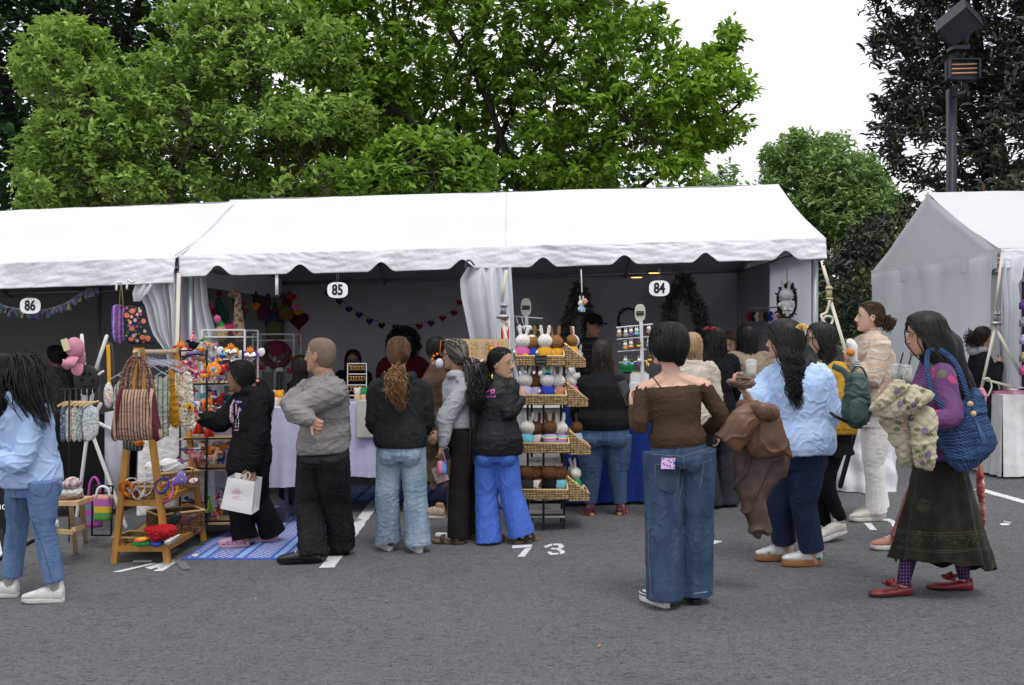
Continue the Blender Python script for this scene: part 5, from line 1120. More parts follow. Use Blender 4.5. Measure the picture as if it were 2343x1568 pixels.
decal('back_pocket',[('mesh',[(1500,1066),(1513,1067),(1527,1068),(1541,1069),(1554,1069),(1500,1090),(1513,1090),(1527,1090),(1541,1090),(1553,1090),(1502,1112),(1513,1113),(1527,1114),(1540,1113),(1550,1112),(1515,1121),(1527,1124),(1540,1120)],[(0,1,6,5),(1,2,7,6),(2,3,8,7),(3,4,9,8),(5,6,11,10),(6,7,12,11),(7,8,13,12),(8,9,14,13),(10,11,15),(11,12,16,15),(12,13,17,16),(13,14,17)])],b,denim('pocket_denim_mat',(.022,.038,.07),(.045,.07,.11)),q.bot,.02)
phone(q.j['wrL']+V(-.03,.06,.09),(.6,.6,.2),(-.4,.1,1),'dark phone held up in the left hand of the woman in brown',mat('screen_mat',(.02,.02,.03),.1),case=mat('brown_case_mat',(.10,.06,.04),.5))
q8=q
# 9 ---- woman in light blue blouse
q=person('woman with wavy black hair and gold shell clip in light blue blouse',1800,1296,722,-58,dict(neck=(1822,838,0),head=(1792,780,-.0),shL=(1772,872,.13),shR=(1868,868,-.08),elL=(1722,935,.02),wrL=(1705,900,-.08),hdL=(1690,882,-.1),elR=(1885,960,-.05),wrR=(1850,980,.15),hip=(1825,1030,0),
   hpL=(1800,1040,.08),hpR=(1850,1040,-.08),knL=(1782,1150,.08),anL=(1796,1264,.18),knR=(1838,1155,-.04),anR=(1862,1286,.0)),tone='light',kh=1.04,hips=(.18,.15),torso=dict(sh=(.205,.12),ch=(.21,.165),wa=(.205,.17)),
   hands=dict(L=dict(curl=.5,pn=(0,0,1),side=1)),
   top=dict(name='blouse',m=fab('light_blue_cotton_mat',(.36,.49,.76),(.47,.60,.82),rough=.8),loose=.03,sl=.42,slr=(.125,.13,.135),amp=0.0048,freq=20,hem=1.0,hemw=(.225,.20),seed=31,an=(1.2,1.2,.9)),
   bot=dict(m=denim('navy_denim_mat',(.007,.013,.036),(.013,.024,.062)),rad=(.118,.092,.088),amp=0.0032,end=.095,top=.55,hip=(.185,.16)))
sn=foot(q,'R',-91,.262,'platform',white_sh,gum); sn2=foot(q,'L',-93,.255,'platform',white_sh,gum)
grn=mat('green_stripe_mat',(.01,.17,.09),.6)
decal('shoe_stripe',[('line',[(1812,1283),(1820,1294)],2.6),('line',[(1820,1281),(1829,1294)],2.6),('line',[(1828,1281),(1838,1294)],2.6),('fill',1873,1279,ring_pts(6,4))],bvh_of([sn]),grn,sn,.002); decal('shoe_stripe',[('line',[(1756,1262),(1764,1272)],2.6)],bvh_of([sn2]),grn,sn2,.002)
hair(q.root,q.hc,q.hr,q.hf,q.hu,q.k*1.05,'down',HB,L=.38,n=1100,seed=23,thick=.028,spread=1.6,wave=.022,bias=.09,rad=.004,vb=.05)
bulk(q.root,[q.hc-q.hf*.02-q.hu*.02,P(1828,820,q.Y-.02),P(1852,858,q.Y-.07),P(1862,880,q.Y-.09)],[(.085,.08),(.10,.085),(.09,.06),(.05,.03)],HB,q.root,.2,.006)
c=P(1834,757,q.Y-.16); m=MB(); 
for i in range(9):
    a=R(60-i*15+90); m.tube([c,c+V(math.cos(a),-.1,math.sin(a))*.042],[.003,.006],6)
m.build('shell_clip',mat('gold_mat',(.7,.45,.15),.25,metal=1),q.root)
q9=q
# 10 ---- woman with glasses in yellow cardigan
q=person('woman with long straight black hair and glasses in yellow cardigan and black skirt',1893,1238,728,-78,dict(neck=(1895,826,0),head=(1876,776,-.01),shL=(1895,850,.13),shR=(1917,850,-.12),elR=(1918,925,-.15),wrR=(1890,945,-.1),elL=(1870,925,.15),wrL=(1850,930,.1),hip=(1905,985,0),hpL=(1896,995,.08),hpR=(1916,995,-.06),
   knL=(1868,1095,.06),anL=(1888,1200,.10),knR=(1890,1100,-.04),anR=(1922,1186,.0)),tone='light',kh=1.04,hips=(.155,.13),torso=dict(sh=(.16,.095),ch=(.16,.125),wa=(.155,.12)),
   top=dict(name='cardigan',m=fab('mustard_knit_mat',(.52,.30,.04),(.42,.23,.03),bscale=60,bump=.6,bdist=.006),loose=.024,slr=(.085,.08,.06),amp=0.0040,freq=14,hem=.98,hemw=(.175,.15),seed=34),
   bot=dict(name='skirt',m=fab('black_pleat_mat',(.010,.010,.011),(.016,.016,.017)),kind='skirt',hemz=.39,flare=(.17,.17),seed=5))
MB().tube([q.j['hpL'],q.j['knL'],q.j['anL']],[.095,.068,.047],12,sub=4).build('tights',blackcl,q.root,remesh=.008); MB().tube([q.j['hpR'],q.j['knR'],q.j['anR']],[.095,.068,.047],12,sub=4).build('tights',blackcl,q.root,remesh=.008)
rib=fab('grey_sock_mat',(.32,.31,.30)); 
for s_ in 'LR': sock(q,s_,fab('pale_sock_mat',(.5,.48,.52),None,bscale=40,bump=.8,bdist=.008),.10,.046)
rn=mat('grey_runner_mat',(.42,.40,.37),.8,col2=(.55,.54,.5),nscale=14)
foot(q,'R',-104,.275,'runner',rn,rubber,pitch=14,lift=.055); foot(q,'L',-95,.265,'runner',rn,rubber)
hair(q.root,q.hc,q.hr,q.hf,q.hu,q.k,'down',HB,L=.33,n=700,seed=27,thick=.014,spread=1.0,wave=.003,bias=.10,rad=.004,vb=.1)
bulk(q.root,[q.hc-q.hf*.02,P(1900,815,q.Y-.04),P(1912,855,q.Y-.10),P(1920,892,q.Y-.12)],[(.08,.075),(.085,.065),(.075,.045),(.04,.02)],HB,q.root,.2,.003)
glasses(q,black)
# 11 ---- striped sweater woman
q=person('woman with small ponytail in cream striped sweater and white trousers',1990,1192,692,-80,dict(neck=(1995,772,0),head=(1990,726,-.01),shL=(1975,792,.12),shR=(2012,792,-.12),elR=(1992,868,-.16),wrR=(1958,838,-.12),hdR=(1951,822,-.12),elL=(1968,860,.14),wrL=(1950,835,.05),hip=(2005,940,0),hpL=(1995,950,.07),hpR=(2018,950,-.07),
   knL=(1995,1060,.07),anL=(2012,1162,.14),knR=(2000,1060,-.05),anR=(2005,1174,-.0)),tone='fair',kh=1.02,hips=(.16,.13),torso=dict(sh=(.16,.095),ch=(.155,.12),wa=(.155,.12)),
   hands=dict(R=dict(curl=.9,pn=(0,1,0))),hpitch=3,
   top=dict(name='sweater',m=fab('cream_stripe_knit_mat',(.48,.38,.28),(.42,.33,.25),stripes=('Z',13,[(.65,(.56,.45,.35)),(.35,(.64,.58,.52))]),bscale=80,bump=.5),loose=.035,slr=(.10,.095,.062),amp=0.0048,freq=12,hem=.98,hemw=(.175,.15),seed=37,collar=True),
   bot=dict(name='trousers',m=fab('white_denim_mat',(.78,.76,.73),(.70,.68,.65)),rad=(.10,.076,.085),amp=0.003,end=.05,top=.56,stack=.2))
sn=mat('cream_runner_mat',(.46,.43,.37),.75,col2=(.55,.52,.46),nscale=10)
foot(q,'R',-96,.28,'runner',sn,rubber); foot(q,'L',-93,.27,'runner',sn,rubber)
hair(q.root,q.hc,q.hr,q.hf,q.hu,q.k,'pony',HBr,n=380,seed=29,thick=.008,spread=.9,tail=[P(2020,732,q.Y-.02),P(2030,735,q.Y-.02),P(2031,745,q.Y-.02),P(2026,752,q.Y-.02)],wave=.002)
bulk(q.root,[P(2017,732,q.Y-.0),P(2027,738,q.Y-.02),P(2026,750,q.Y-.02)],[.02,.034,.024],HBr,q.root,.4,.002)
gh=empty('goose_toy',P(1948,820,q.Y-.14),'white toy goose head with orange beak held up by the woman in the striped sweater','toy')
MB().tube([P(1958,845,q.Y-.15),P(1952,815,q.Y-.15),P(1950,795,q.Y-.15),P(1945,785,q.Y-.15)],[.022,.032,.040,.036],12,sub=4).build('head',cloth_white,gh); MB().ell(P(1945,807,q.Y-.18),(.035,0,0),(0,.03,0),(0,0,.03)).build('beak',mat('orange_felt_mat','c87838',.9),gh)
MB().tube([P(1957,830,q.Y-.15),P(1960,848,q.Y-.15)],[.034,.03],12).build('collar',mat('bw_stripe_mat',(.6,.6,.6),.9,stripes=('Z',60,[(.5,(.02,.02,.03)),(.5,(.6,.6,.6))])),gh)
# 12 ---- purple top, long dark skirt
fl=mat('purple_floral_mat',(.11,.04,.125),.75,bump=.2,bscale=200,fine=.06,voro=(15,[(.11,.04,.125),(.36,.045,.13),(.11,.04,.125),(.10,.11,.07),(.11,.04,.125),(.11,.04,.125),(.11,.04,.125)]))
q=person('woman with long black hair in purple floral top and long dark green skirt',2128,1362,708,-80,dict(neck=(2135,830,0),head=(2115,768,-.01),shL=(2120,858,.12),shR=(2158,858,-.16),elR=(2176,955,-.33),wrR=(2110,968,-.34),elL=(2095,950,.10),wrL=(2060,955,-.05),hip=(2150,1050,0),hpL=(2140,1060,.08),hpR=(2165,1060,-.08),
   knL=(2095,1200,.05),anL=(2066,1332,.02),knR=(2180,1190,.0),anR=(2204,1314,.10)),tone='light',kh=1.04,hips=(.17,.14),torso=dict(sh=(.165,.095),ch=(.17,.135),wa=(.16,.13)),hpitch=-4,
   top=dict(name='floral_top',m=fl,loose=.008,slr=(.075,.068,.05),amp=0.0028,freq=15,hem=.95,seed=40,bulge=.085),
   bot=dict(name='skirt',m=mat('dark_green_velvet_mat',(.011,.011,.0065),.9,spec=.08,col2=(.024,.022,.014),nscale=11,sheen=.1,bump=.5,bscale=55,bdist=.006),kind='skirt',hemz=.108,flare=(.19,.275,V(.07,0,0),1),seed=6,amp=0.0048,freq=9))
psk=mat('purple_dot_sock_mat',(.035,.012,.06),.85,voro=(75,[(.35,.3,.45)]*2))
psk=mat('purple_sock_mat',(.04,.014,.065),.85,fine=.1)
for s_ in 'LR':
    o_=MB().tube([q.j['kn'+s_],q.j['kn'+s_].lerp(q.j['an'+s_],.4),q.j['an'+s_],q.j['an'+s_]-V(0,0,.015)],[.052,.052,.036,.034],12,sub=3).build('sock',psk,q.root,remesh=.007)
    a=q.j['an'+s_]; uu,vv=1171+a.x/a.y*F,784-(a.z-CZ)/a.y*F
    decal('sock_dots',[('fill',uu+dx,vv+dy,ring_pts(1.0,1.0,5)) for dy in range(-60,8,8) for dx in (range(-14,15,7) if dy%16 else range(-11,15,7))],bvh_of([o_]),mat('dot_mat',(.5,.42,.6),.9),o_,.002)
red=mat('red_leather_mat',(.20,.016,.022),.38,spec=.5,col2=(.13,.012,.016),nscale=18)
for s_,an_ in (('L',-97),('R',-84)):
    so_=foot(q,s_,an_,.258,'flat',red,blacksh); c=q.j['an'+s_]; c=V(c.x,c.y,gz(c.x))+V(math.sin(R(an_)),math.cos(R(an_)),0)*.085+V(0,-.01,.062)
    bm=MB()
    for i in range(6): a=i*1.05; bm.tube([c,c+V(.035*math.cos(a),.02*math.sin(a),.018+.012*math.sin(a*2))],[.008,.013],6)
    ob=bm.build('bow',red,None,loc=abs_loc(q.root)); ob.parent=so_; ob.location=(0,0,0)
hair(q.root,q.hc,q.hr,q.hf,q.hu,q.k*1.06,'down',HB,L=.50,n=1300,seed=33,thick=.022,spread=1.3,wave=.007,bias=.16,rad=.0042,vb=.1)
bulk(q.root,[q.hc-q.hf*.03-q.hu*.0,P(2150,800,q.Y-.02),P(2172,870,q.Y-.03),P(2205,925,q.Y-.02),P(2222,950,q.Y)],[(.105,.09),(.12,.10),(.125,.085),(.09,.05),(.04,.02)],HB,q.root,.2,.005)
MB().tube([q.hc+q.hf*.055+q.hu*.112-q.hr*.02,q.hc+q.hf*.01+q.hu*.112+q.hr*.09,q.hc-q.hf*.05+q.hu*.045+q.hr*.108],.004,6,sub=3).build('hairband',mat('silver_mat',(.6,.58,.55),.25,metal=1),q.root)
q12=q
lc=mat('skirt_lace_mat',(.075,.07,.045),.95); b=bvh_of([q.bot]); rr_=np.random.RandomState(6); sh=[]
for band,(v0,v1) in enumerate(((1216,1246),(1140,1180))):
    for i in range(120 if band==0 else 40):
        a=rr_.uniform(2052,2262) if band==0 else 2112+rr_.normal()*9; c_=rr_.uniform(v0,v1) if band==0 else 1158+rr_.normal()*10; r0=rr_.uniform(1.5,5); t0=rr_.rand()*6; sh.append(('line',[(a+r0*math.cos(t0+x),c_+r0*.8*math.sin(t0+x)) for x in (0,.9,1.8,2.7,3.6)],.6))
sh+=[('line',[(u,v+10*math.sin((u-2050)/70)) for u in range(2048,2266,8)],.9) for v in (1210,1216,1250,1254)]+[('line',[(2112+r0*math.cos(a),1158+r0*math.sin(a)) for a in np.linspace(0,6.3,14)],.9) for r0 in (5,9,14)]
decal('lace_pattern',sh,b,lc,q.bot,.003)
# 13 ---- black coat woman at far right
q=person('woman in black coat and grey hood standing by the right tent',2258,1084,742,68,dict(neck=(2240,800,0),head=(2248,772,0),shL=(2238,818,.12),shR=(2252,820,-.10),elR=(2272,868,-.14),wrR=(2285,835,-.05),elL=(2262,870,.12),wrL=(2278,850,.1),hip=(2262,950,0),knL=(2262,1010,.05),knR=(2265,1015,-.05),anL=(2262,1068,.05),anR=(2272,1068,-.05)),tone='fair',kh=1.0,hips=(.16,.13),
   torso=dict(sh=(.15,.09),ch=(.16,.12),wa=(.15,.12)),
   top=dict(name='coat',m=fab('black_wool_mat',(.010,.010,.012),(.017,.017,.019)),loose=.03,slr=(.085,.08,.06),amp=0.0032,freq=12,hem=1.22,hemw=(.175,.16),seed=43,hood=False),
   bot=dict(name='trousers',m=fab('stone_trouser_mat',(.27,.26,.25)),rad=(.11,.095,.10),amp=0.0048,end=.04,top=.54))
MB().tube([q.j['neck']+q.f*.05,q.j['neck']+q.r*.08,q.j['neck']-q.f*.10-V(0,0,.02),q.j['neck']-q.r*.08,q.j['neck']+q.f*.05],[.025,.035,.045,.035,.025],10,sub=5).build('hood',fab('light_grey_fleece_mat',(.36,.37,.39)),q.root)
foot(q,'R',75,.25,'clog',mat('cream_clog_mat',(.45,.40,.33),.7),brownsole)
hair(q.root,q.hc,q.hr,q.hf,q.hu,q.k,'pony',HD,n=380,seed=35,thick=.010,spread=1.6,wave=.012,tail=[q.hc-q.hf*.11,q.hc-q.hf*.14-q.hu*.02,q.hc-q.hf*.14-q.hu*.05])
# 14 ---- person behind the purple top
q=person('person mostly hidden behind the woman in purple with pink trainers',2135,1262,748,-82,dict(anL=(2052,1240,.05),anR=(2215,1245,-.02),knL=(2090,1150,.05),knR=(2185,1150,0),hip=(2140,1020,0),neck=(2170,850,0),head=(2165,800,0)),tone='light',kh=1.0,
   top=dict(name='floral_jacket',m=mat('red_floral_mat',(.45,.12,.10),.85,voro=(14,[(.5,.12,.1),(.62,.5,.3),(.35,.05,.06),(.6,.3,.3)])),loose=.02,hem=1.15,seed=50),bot=dict(name='trousers',m=fab('dusty_red_trouser_mat',(.3,.12,.10)),rad=(.10,.085,.07),end=.06))
shoe(q.root,G(2075,1256),-93,.26,'runner',mat('dusty_pink_mat',(.40,.18,.14),.8),rubber); shoe(q.root,G(2235,1272)+V(0,0,0),-92,.26,'runner',white_sh,rubber)
hair(q.root,q.hc,q.hr,q.hf,q.hu,q.k,'down',HD,L=.2,n=300,seed=36)
# ---- people inside the booths (behind the tables, floor level from the lot)
def inside(label,u,tv,Y,phi,tone='dim',top=None,bot=None,**k):
    x=(u-1171)/F*Y; fv=784+(CZ-gz(x))/Y*F; return person(label,u,fv,tv,phi,tone=tone,Y=Y,top=top,bot=bot or dict(name='trousers',m=blackcl,end=.03),vox=.009,**k)
darkpl=mat('dark_plaid_mat',(.02,.02,.024),.9,stripes=('Z',14,[(.7,(.018,.018,.022)),(.3,(.05,.045,.045))]))
q=inside('stall keeper in black cap and glasses behind the booth 84 table',1352,716,10.4,140,'tan',dict(name='plaid_shirt',m=darkpl,loose=.025,amp=0.0032,seed=51),kh=1.06,torso=dict(sh=(.19,.11)),htilt=-6,hpitch=-8,jaw=.1)
hair(q.root,q.hc,q.hr,q.hf,q.hu,q.k,'short',HB,L=.05,n=150,seed=41,thick=.006)
cp=MB(); cp.ell(q.hc+q.hu*.045,q.hr*.088,q.hf*.105,q.hu*.085,16,10); cp.build('cap',blackfl,q.root,remesh=.008); MB().loft([(q.hc+q.hu*.05+q.hf*.07,q.hr*.075,q.hu*.006),(q.hc+q.hu*.045+q.hf*.13,q.hr*.07,q.hu*.006),(q.hc+q.hu*.035+q.hf*.175,q.hr*.035,q.hu*.005)],12).build('cap_brim',blackfl,q.root); glasses(q,black,.0025)
MB().loft([(q.j['neck']+q.f*.085-V(0,0,.02),q.r*.05,V(0,0,.03)),(q.j['neck']+q.f*.118-V(0,0,.10),q.r*.045,V(0,0,.05))],10).build('undershirt',cloth_white,q.root)
q=inside('seated stall keeper with long dark hair and glasses in booth 85',808,803,11.0,178,'dim',dict(name='dark_top',m=blackfl,loose=.02),kh=1.05)
hair(q.root,q.hc,q.hr,q.hf,q.hu,q.k*1.05,'down',HB,L=.4,n=450,seed=42,thick=.018,spread=1.2); glasses(q,black,.003)
q=inside('person with curly dark hair in dark red coat inside booth 85',922,770,9.9,160,'brown',dict(name='red_coat',m=fab('dark_red_wool_mat',(.055,.005,.008)),loose=.05,slr=(.11,.10,.08),seed=53),kh=1.1,torso=dict(sh=(.2,.12),ch=(.2,.15)))
hair(q.root,q.hc,q.hr,q.hf,q.hu,q.k,'curly',HB,L=.07,n=900,seed=44,thick=.05,rad=.005)
q=person('person in brown tee and khaki trousers standing behind the woman with braids',1000,1122,775,-30,dict(elL=(988,905,.0),wrL=(975,960,.1),shL=(985,870,0),hip=(1005,985,0),knL=(998,1050,0),anL=(992,1108,.0)),tone='tan',Y=8.45,kh=1.06,top=dict(name='t_shirt',m=fab('brown_cotton_mat',(.09,.055,.04)),sl=.4,loose=.03,slr=(.085,.085,.08)),
   bot=dict(name='cargo_trousers',m=fab('khaki_twill_mat',(.10,.075,.045)),rad=(.11,.095,.085),end=.06,amp=0.0064),vox=.009)
c=q.B.copy(); c=P(1018,1122,8.4); c.z=gz(c.x); shoe(q.root,c,-85,.29,'sneaker',mat('tan_trainer_mat',(.30,.15,.08),.6,col2=(.5,.42,.35),nscale=9),rubber)
hair(q.root,q.hc,q.hr,q.hf,q.hu,q.k,'short',HB,L=.1,n=300,seed=45)
q=inside('stall keeper with pulled back dark hair sitting in booth 86',130,790,10.6,-60,'brown',dict(name='patterned_blouse',m=mat('dim_floral_mat',(.09,.08,.06),.9,voro=(22,[(.14,.12,.09),(.06,.055,.04)])),loose=.02),kh=1.0)
hair(q.root,q.hc,q.hr,q.hf,q.hu,q.k,'pony',HB,n=260,seed=46,tail=[q.hc-q.hf*.11,q.hc-q.hf*.15,q.hc-q.hf*.14-q.hu*.05])
q=inside('blonde person in cream jacket behind the brown sweater woman',1582,760,7.9,20,'light',dict(name='cream_jacket',m=fab('cream_linen_mat',(.52,.46,.38)),loose=.03,seed=55),kh=1.0,torso=dict(sh=(.17,.1)))
hair(q.root,q.hc,q.hr,q.hf,q.hu,q.k,'down',HBl,L=.22,n=400,seed=47,wave=.004)
q=inside('woman with dark hair and red bow in black top beside the blue table',1640,745,8.6,-25,'light',dict(name='black_top',m=blackfl,loose=.012,seed=56),bot=dict(m=denim('black_denim_mat',(.015,.02,.026),(.028,.035,.045)),rad=(.10,.09,.11),end=.01),kh=1.02)
hair(q.root,q.hc,q.hr,q.hf,q.hu,q.k,'down',HB,L=.42,n=650,seed=48,wave=.006,spread=1.15,bias=.05)
c=P(1623,755,8.5); MB().ell(c-V(.03,0,-.01),(.03,0,.01),(0,.012,0),(0,0,.018)).ell(c+V(.03,0,.01),(.03,0,.01),(0,.012,0),(0,0,.018)).build('hair_bow',mat('dark_red_bow_mat','7a2230',.8),q.root)
q=inside('brown haired woman looking down between two dark haired shoppers',1672,758,9.5,-150,'light',dict(name='white_top',m=cloth_white,loose=.012),kh=.98,hpitch=-22)
hair(q.root,q.hc,q.hr,q.hf,q.hu,q.k,'down',HBr,L=.25,n=450,seed=49)
q=inside('woman with very long black hair in beige top inside booth 84',1712,742,8.9,-10,'light',dict(name='beige_top',m=fab('beige_knit_mat',(.30,.24,.17)),loose=.02,seed=57,hemw=(.17,.14)),kh=1.04,bot=dict(name='trousers',m=blackcl,rad=(.09,.08,.09),end=.02))
hair(q.root,q.hc,q.hr,q.hf,q.hu,q.k,'down',HB,L=.40,n=700,seed=52,thick=.016,wave=.004,spread=1.0,bias=.03)
q=inside('person in black vest partly hidden behind the man in grey',688,812,9.2,-30,'tan',dict(name='black_vest',m=blackfl,sl=.12,slr=(.06,.055,.05),loose=.01),kh=.95,J=dict(shL=(686,872,0),elL=(676,915,-.1)))
hair(q.root,q.hc,q.hr,q.hf,q.hu,q.k,'down',HD,L=.2,n=300,seed=54)
# ================================================================ goods and furniture
def pillow(mb,poly,Y,T,K=5,tilt=None,ctr=None):
    """puffed solid: outline in preview pixels at distance Y (or per-vertex Y), thickness T each way"""
    n=len(poly); cx,cy=ctr or (sum(p[0] for p in poly)/n,sum(p[1] for p in poly)/n); ty=tilt or (lambda u,v:0)
    base=mb.c; vs=[];fs=[]
    for sgn in (1,-1):
        for k in range(1,K+1):
            s=math.sin(k/K*math.pi/2); t=T*math.cos(k/K*math.pi/2)*sgn
            for (u,v) in poly: uu,vv=cx+(u-cx)*s,cy+(v-cy)*s; vs.append(P(uu,vv,Y+ty(uu,vv))+V(0,-t,0))
        vs.append(P(cx,cy,Y+ty(cx,cy))+V(0,-T*sgn,0))
    m=n*K+1
    for h in (0,1):
        o=h*m
        for i in range(n):
            j=(i+1)%n; fs.append((o+i,o+j,o+m-1)[::(1 if h else -1)])
            for k in range(K-1): fs.append((o+k*n+i,o+k*n+j,o+(k+1)*n+j,o+(k+1)*n+i))
    for i in range(n): j=(i+1)%n; fs.append(((K-1)*n+i,(K-1)*n+j,m+(K-1)*n+j,m+(K-1)*n+i))
    mb.add(vs,fs); return mb
def smooth_poly(p,k=3):
    n=len(p); out=[]
    for i in range(n):
        a,b,c,d=[Vector(p[(i+j)%n]) for j in (-1,0,1,2)]
        for t in np.linspace(0,1,k,endpoint=False): out.append(tuple(.5*((2*b)+(c-a)*t+(2*a-5*b+4*c-d)*t*t+(3*b-a-3*c+d)*t**3)))
    return out
def mesh_thing(o,label,cat,group=None): return tag(o,label,cat,group)
wood=mat('pine_wood_mat','b98c52',.6,col2='a47742',nscale=5,stretch=(6,6,1),bump=.15,bscale=40); woodd=mat('bamboo_wood_mat','b5833f',.5,col2='9c6c30',nscale=6,stretch=(6,6,1))
palew=mat('pale_wood_mat','cdb28a',.65,col2='b99b70',nscale=5,stretch=(6,6,1))
whitem=mat('white_plastic_mat',(.72,.72,.72),.4); whitepaint=mat('white_wire_mat',(.6,.6,.62),.45)
def wickermat(n,a,b): return mat(n,a,.8,col2=b,nscale=55,nlo=.4,nhi=.6,bump=1.0,bscale=60,bdist=.006,stretch=(.5,.5,1.4))
wick=wickermat('seagrass_mat','a08660','6b5234'); wick2=wickermat('light_wicker_mat','b39a70','7f6848')
def braid_wall(mb,a,b,h0,h1,n=None,th=.007):
    """woven wall between ground points a,b with heights h0 at a and h1 at b: rows of slanting cords"""
    a=Vector(a);b=Vector(b);L=(b-a).length; d=(b-a)/L; nn=max(4,int(L/.024)); up=V(0,0,1); out=V(d.y,-d.x,0)
    mb.add([a,b,b+up*h1,a+up*h0],[(0,1,2,3)])
    rows_=max(2,int(max(h0,h1)/.018))
    for r_ in range(rows_):
        z=(r_+.5)*.018
        for i in range(nn):
            t=(i+.5)/nn; hh=h0+(h1-h0)*t
            if z>hh-.003: continue
            c=a+d*(L*t)+up*z+out*.002; s=1 if r_%2 else -1
            mb.ell(c,(d*1+up*.35*s)*(.55*L/nn),out*th,up*.0085,6,4)
def basket(name,c,yaw,w,dp,hf,hb,m,label,cat='basket',group=None,rim=True,tilt=0):
    root=empty(name,c,label,cat,group); f=V(math.sin(R(yaw)),math.cos(R(yaw)),0); r=V(f.y,-f.x,0); c=Vector(c)  # f = outwards/front
    A=c-r*w/2+f*dp/2; B=c+r*w/2+f*dp/2; C=c+r*w/2-f*dp/2; D=c-r*w/2-f*dp/2
    mb=MB(); braid_wall(mb,B,A,hf,hf); braid_wall(mb,A,D,hf,hb); braid_wall(mb,D,C,hb,hb); braid_wall(mb,C,B,hb,hf); mb.add([A,B,C,D],[(0,1,2,3)])
    mb.build('basket_body',m,root)
    if rim: MB().tube([A+V(0,0,hf),B+V(0,0,hf),C+V(0,0,hb),D+V(0,0,hb),A+V(0,0,hf)],.009,6).build('basket_rim',mat('rim_mat','c8a878',.8,bump=.6,bscale=80),root)
    return root
def leg_set(root,pts,w,m,name='leg'):
    for a,b in pts: MB().bar(a,b,w).build(name,m,root,shade=False)
def plush(label,c,h,kind,fur,dress,yaw=180,tilt=0,hat=None,name=None,group=None,ear=None,mount=0,lean=0):
    """small crocheted animal sitting at c; h total height without ears; faces yaw"""
    name=name or ('toy_rabbit' if kind=='rabbit' else 'toy_bear'); root=empty(name,c,label,'toy',group); c=Vector(c)
    f=V(math.sin(R(yaw)),math.cos(R(yaw)),0); r=V(f.y,-f.x,0); u=(V(0,0,1)+r*math.sin(R(tilt))-f*math.sin(R(lean))).normalized(); r=f.cross(u).normalized()
    b=MB(); hd=c+u*h*.68; b.ell(hd,r*h*.31,f*h*.25,u*h*.27,14,10); b.ell(c+u*h*.25,r*h*.24,f*h*.17,u*h*.26,12,8)
    if kind=='rabbit':
        for s in (-1,1): b.tube([hd+r*(s*.10*h)+u*h*.18,hd+r*(s*.15*h)+u*h*.40,hd+r*(s*.17*h)+u*h*.60],[(h*.055,h*.04),(h*.085,h*.045),(h*.07,h*.04)],10,sub=3,ref=r)
    else:
        for s in (-1,1): b.ell(hd+r*(s*.21*h)+u*h*.2,r*h*.09,f*h*.05,u*h*.09,8,6)
    for s in (-1,1):
        b.tube([c+r*(s*.17*h)+u*h*.38,c+r*(s*.30*h)+u*h*.28+f*.03*h,c+r*(s*.34*h)+u*h*.22+f*.05*h],[h*.06,h*.065,h*.065],8,sub=2)
        b.tube([c+r*(s*.11*h)+u*h*.06,c+r*(s*.13*h)+f*h*.22+u*h*.04],[h*.08,h*.075],8)
    b.build('body',fur,root,remesh=max(.004,h*.03),smooth=2)
    if dress: 
        d=MB(); d.loft([(c+u*h*.47,r*h*.13,f*h*.12),(c+u*h*.40,r*h*.25,f*h*.2),(c+u*h*.22,r*h*.28,f*h*.22),(c+u*h*.05,r*h*.31,f*h*.25)],14)
        for s in (-1,1): d.tube([c+r*(s*.14*h)+u*h*.40,c+r*(s*.25*h)+u*h*.31+f*.02*h],[h*.075,h*.08],8)
        d.build('outfit',dress,root)
    for s in (-1,1): MB().sph(hd+r*(s*.105*h)+f*h*.215+u*h*.01,h*.022,6,5).build('eye',mat('toy_eye_mat',(.01,.01,.01),.2),root)
    MB().ell(hd+f*h*.238-u*h*.05,r*h*.028,f*h*.012,u*h*.018,6,5).build('nose',mat('toy_nose_mat',(.35,.12,.14) if kind=='rabbit' else (.03,.015,.01),.7),root)
    if hat: MB().ell(hd+u*h*.2,r*h*.19,f*h*.17,u*h*.10,10,6).build('hat',hat,root)
    if mount: MB().tube([hd+u*h*.5,hd+u*h*.5+V(0,0,mount)],.002,4).build('loop',mat('silver_mat',(.6,.58,.55),.25,metal=1),root)
    return root
yarn=lambda n,c,c2=None: fab('yarn_%s_mat'%n,c,c2,bscale=90,bump=.9,bdist=.004,nscale=30)
Yw,Yb,Ybd=yarn('white',(.70,.67,.62)),yarn('brown',(.26,.12,.045)),yarn('dark_brown',(.13,.06,.028))
dr={k:yarn(k,v) for k,v in dict(pink=(.62,.13,.33),blue=(.03,.06,.38),yellow=(.72,.36,.03),lilac=(.52,.45,.66),peach=(.52,.24,.14),aqua=(.16,.50,.62),cream=(.66,.56,.55),charcoal=(.03,.03,.035),white=(.68,.68,.68),purple=(.14,.06,.26),green=(.03,.25,.08),tan=(.32,.20,.10),red=(.42,.02,.03),orange=(.75,.22,.03),grey=(.3,.3,.3),sky=(.28,.42,.66)).items()}
rainb=mat('rainbow_yarn_mat',(.6,.3,.3),.9,stripes=('Z',22,[(.25,(.6,.1,.35)),(.25,(.7,.6,.2)),(.25,(.15,.5,.55)),(.25,(.45,.3,.6))]),bump=.5,bscale=90,bdist=.003)
rain2=mat('rainbow_stripe_mat',(.6,.3,.3),.9,stripes=('Z',30,[(.25,(.6,.03,.02)),(.25,(.75,.25,.02)),(.25,(.7,.55,.05)),(.25,(.03,.3,.1))]),bump=.5,bscale=90,bdist=.003)
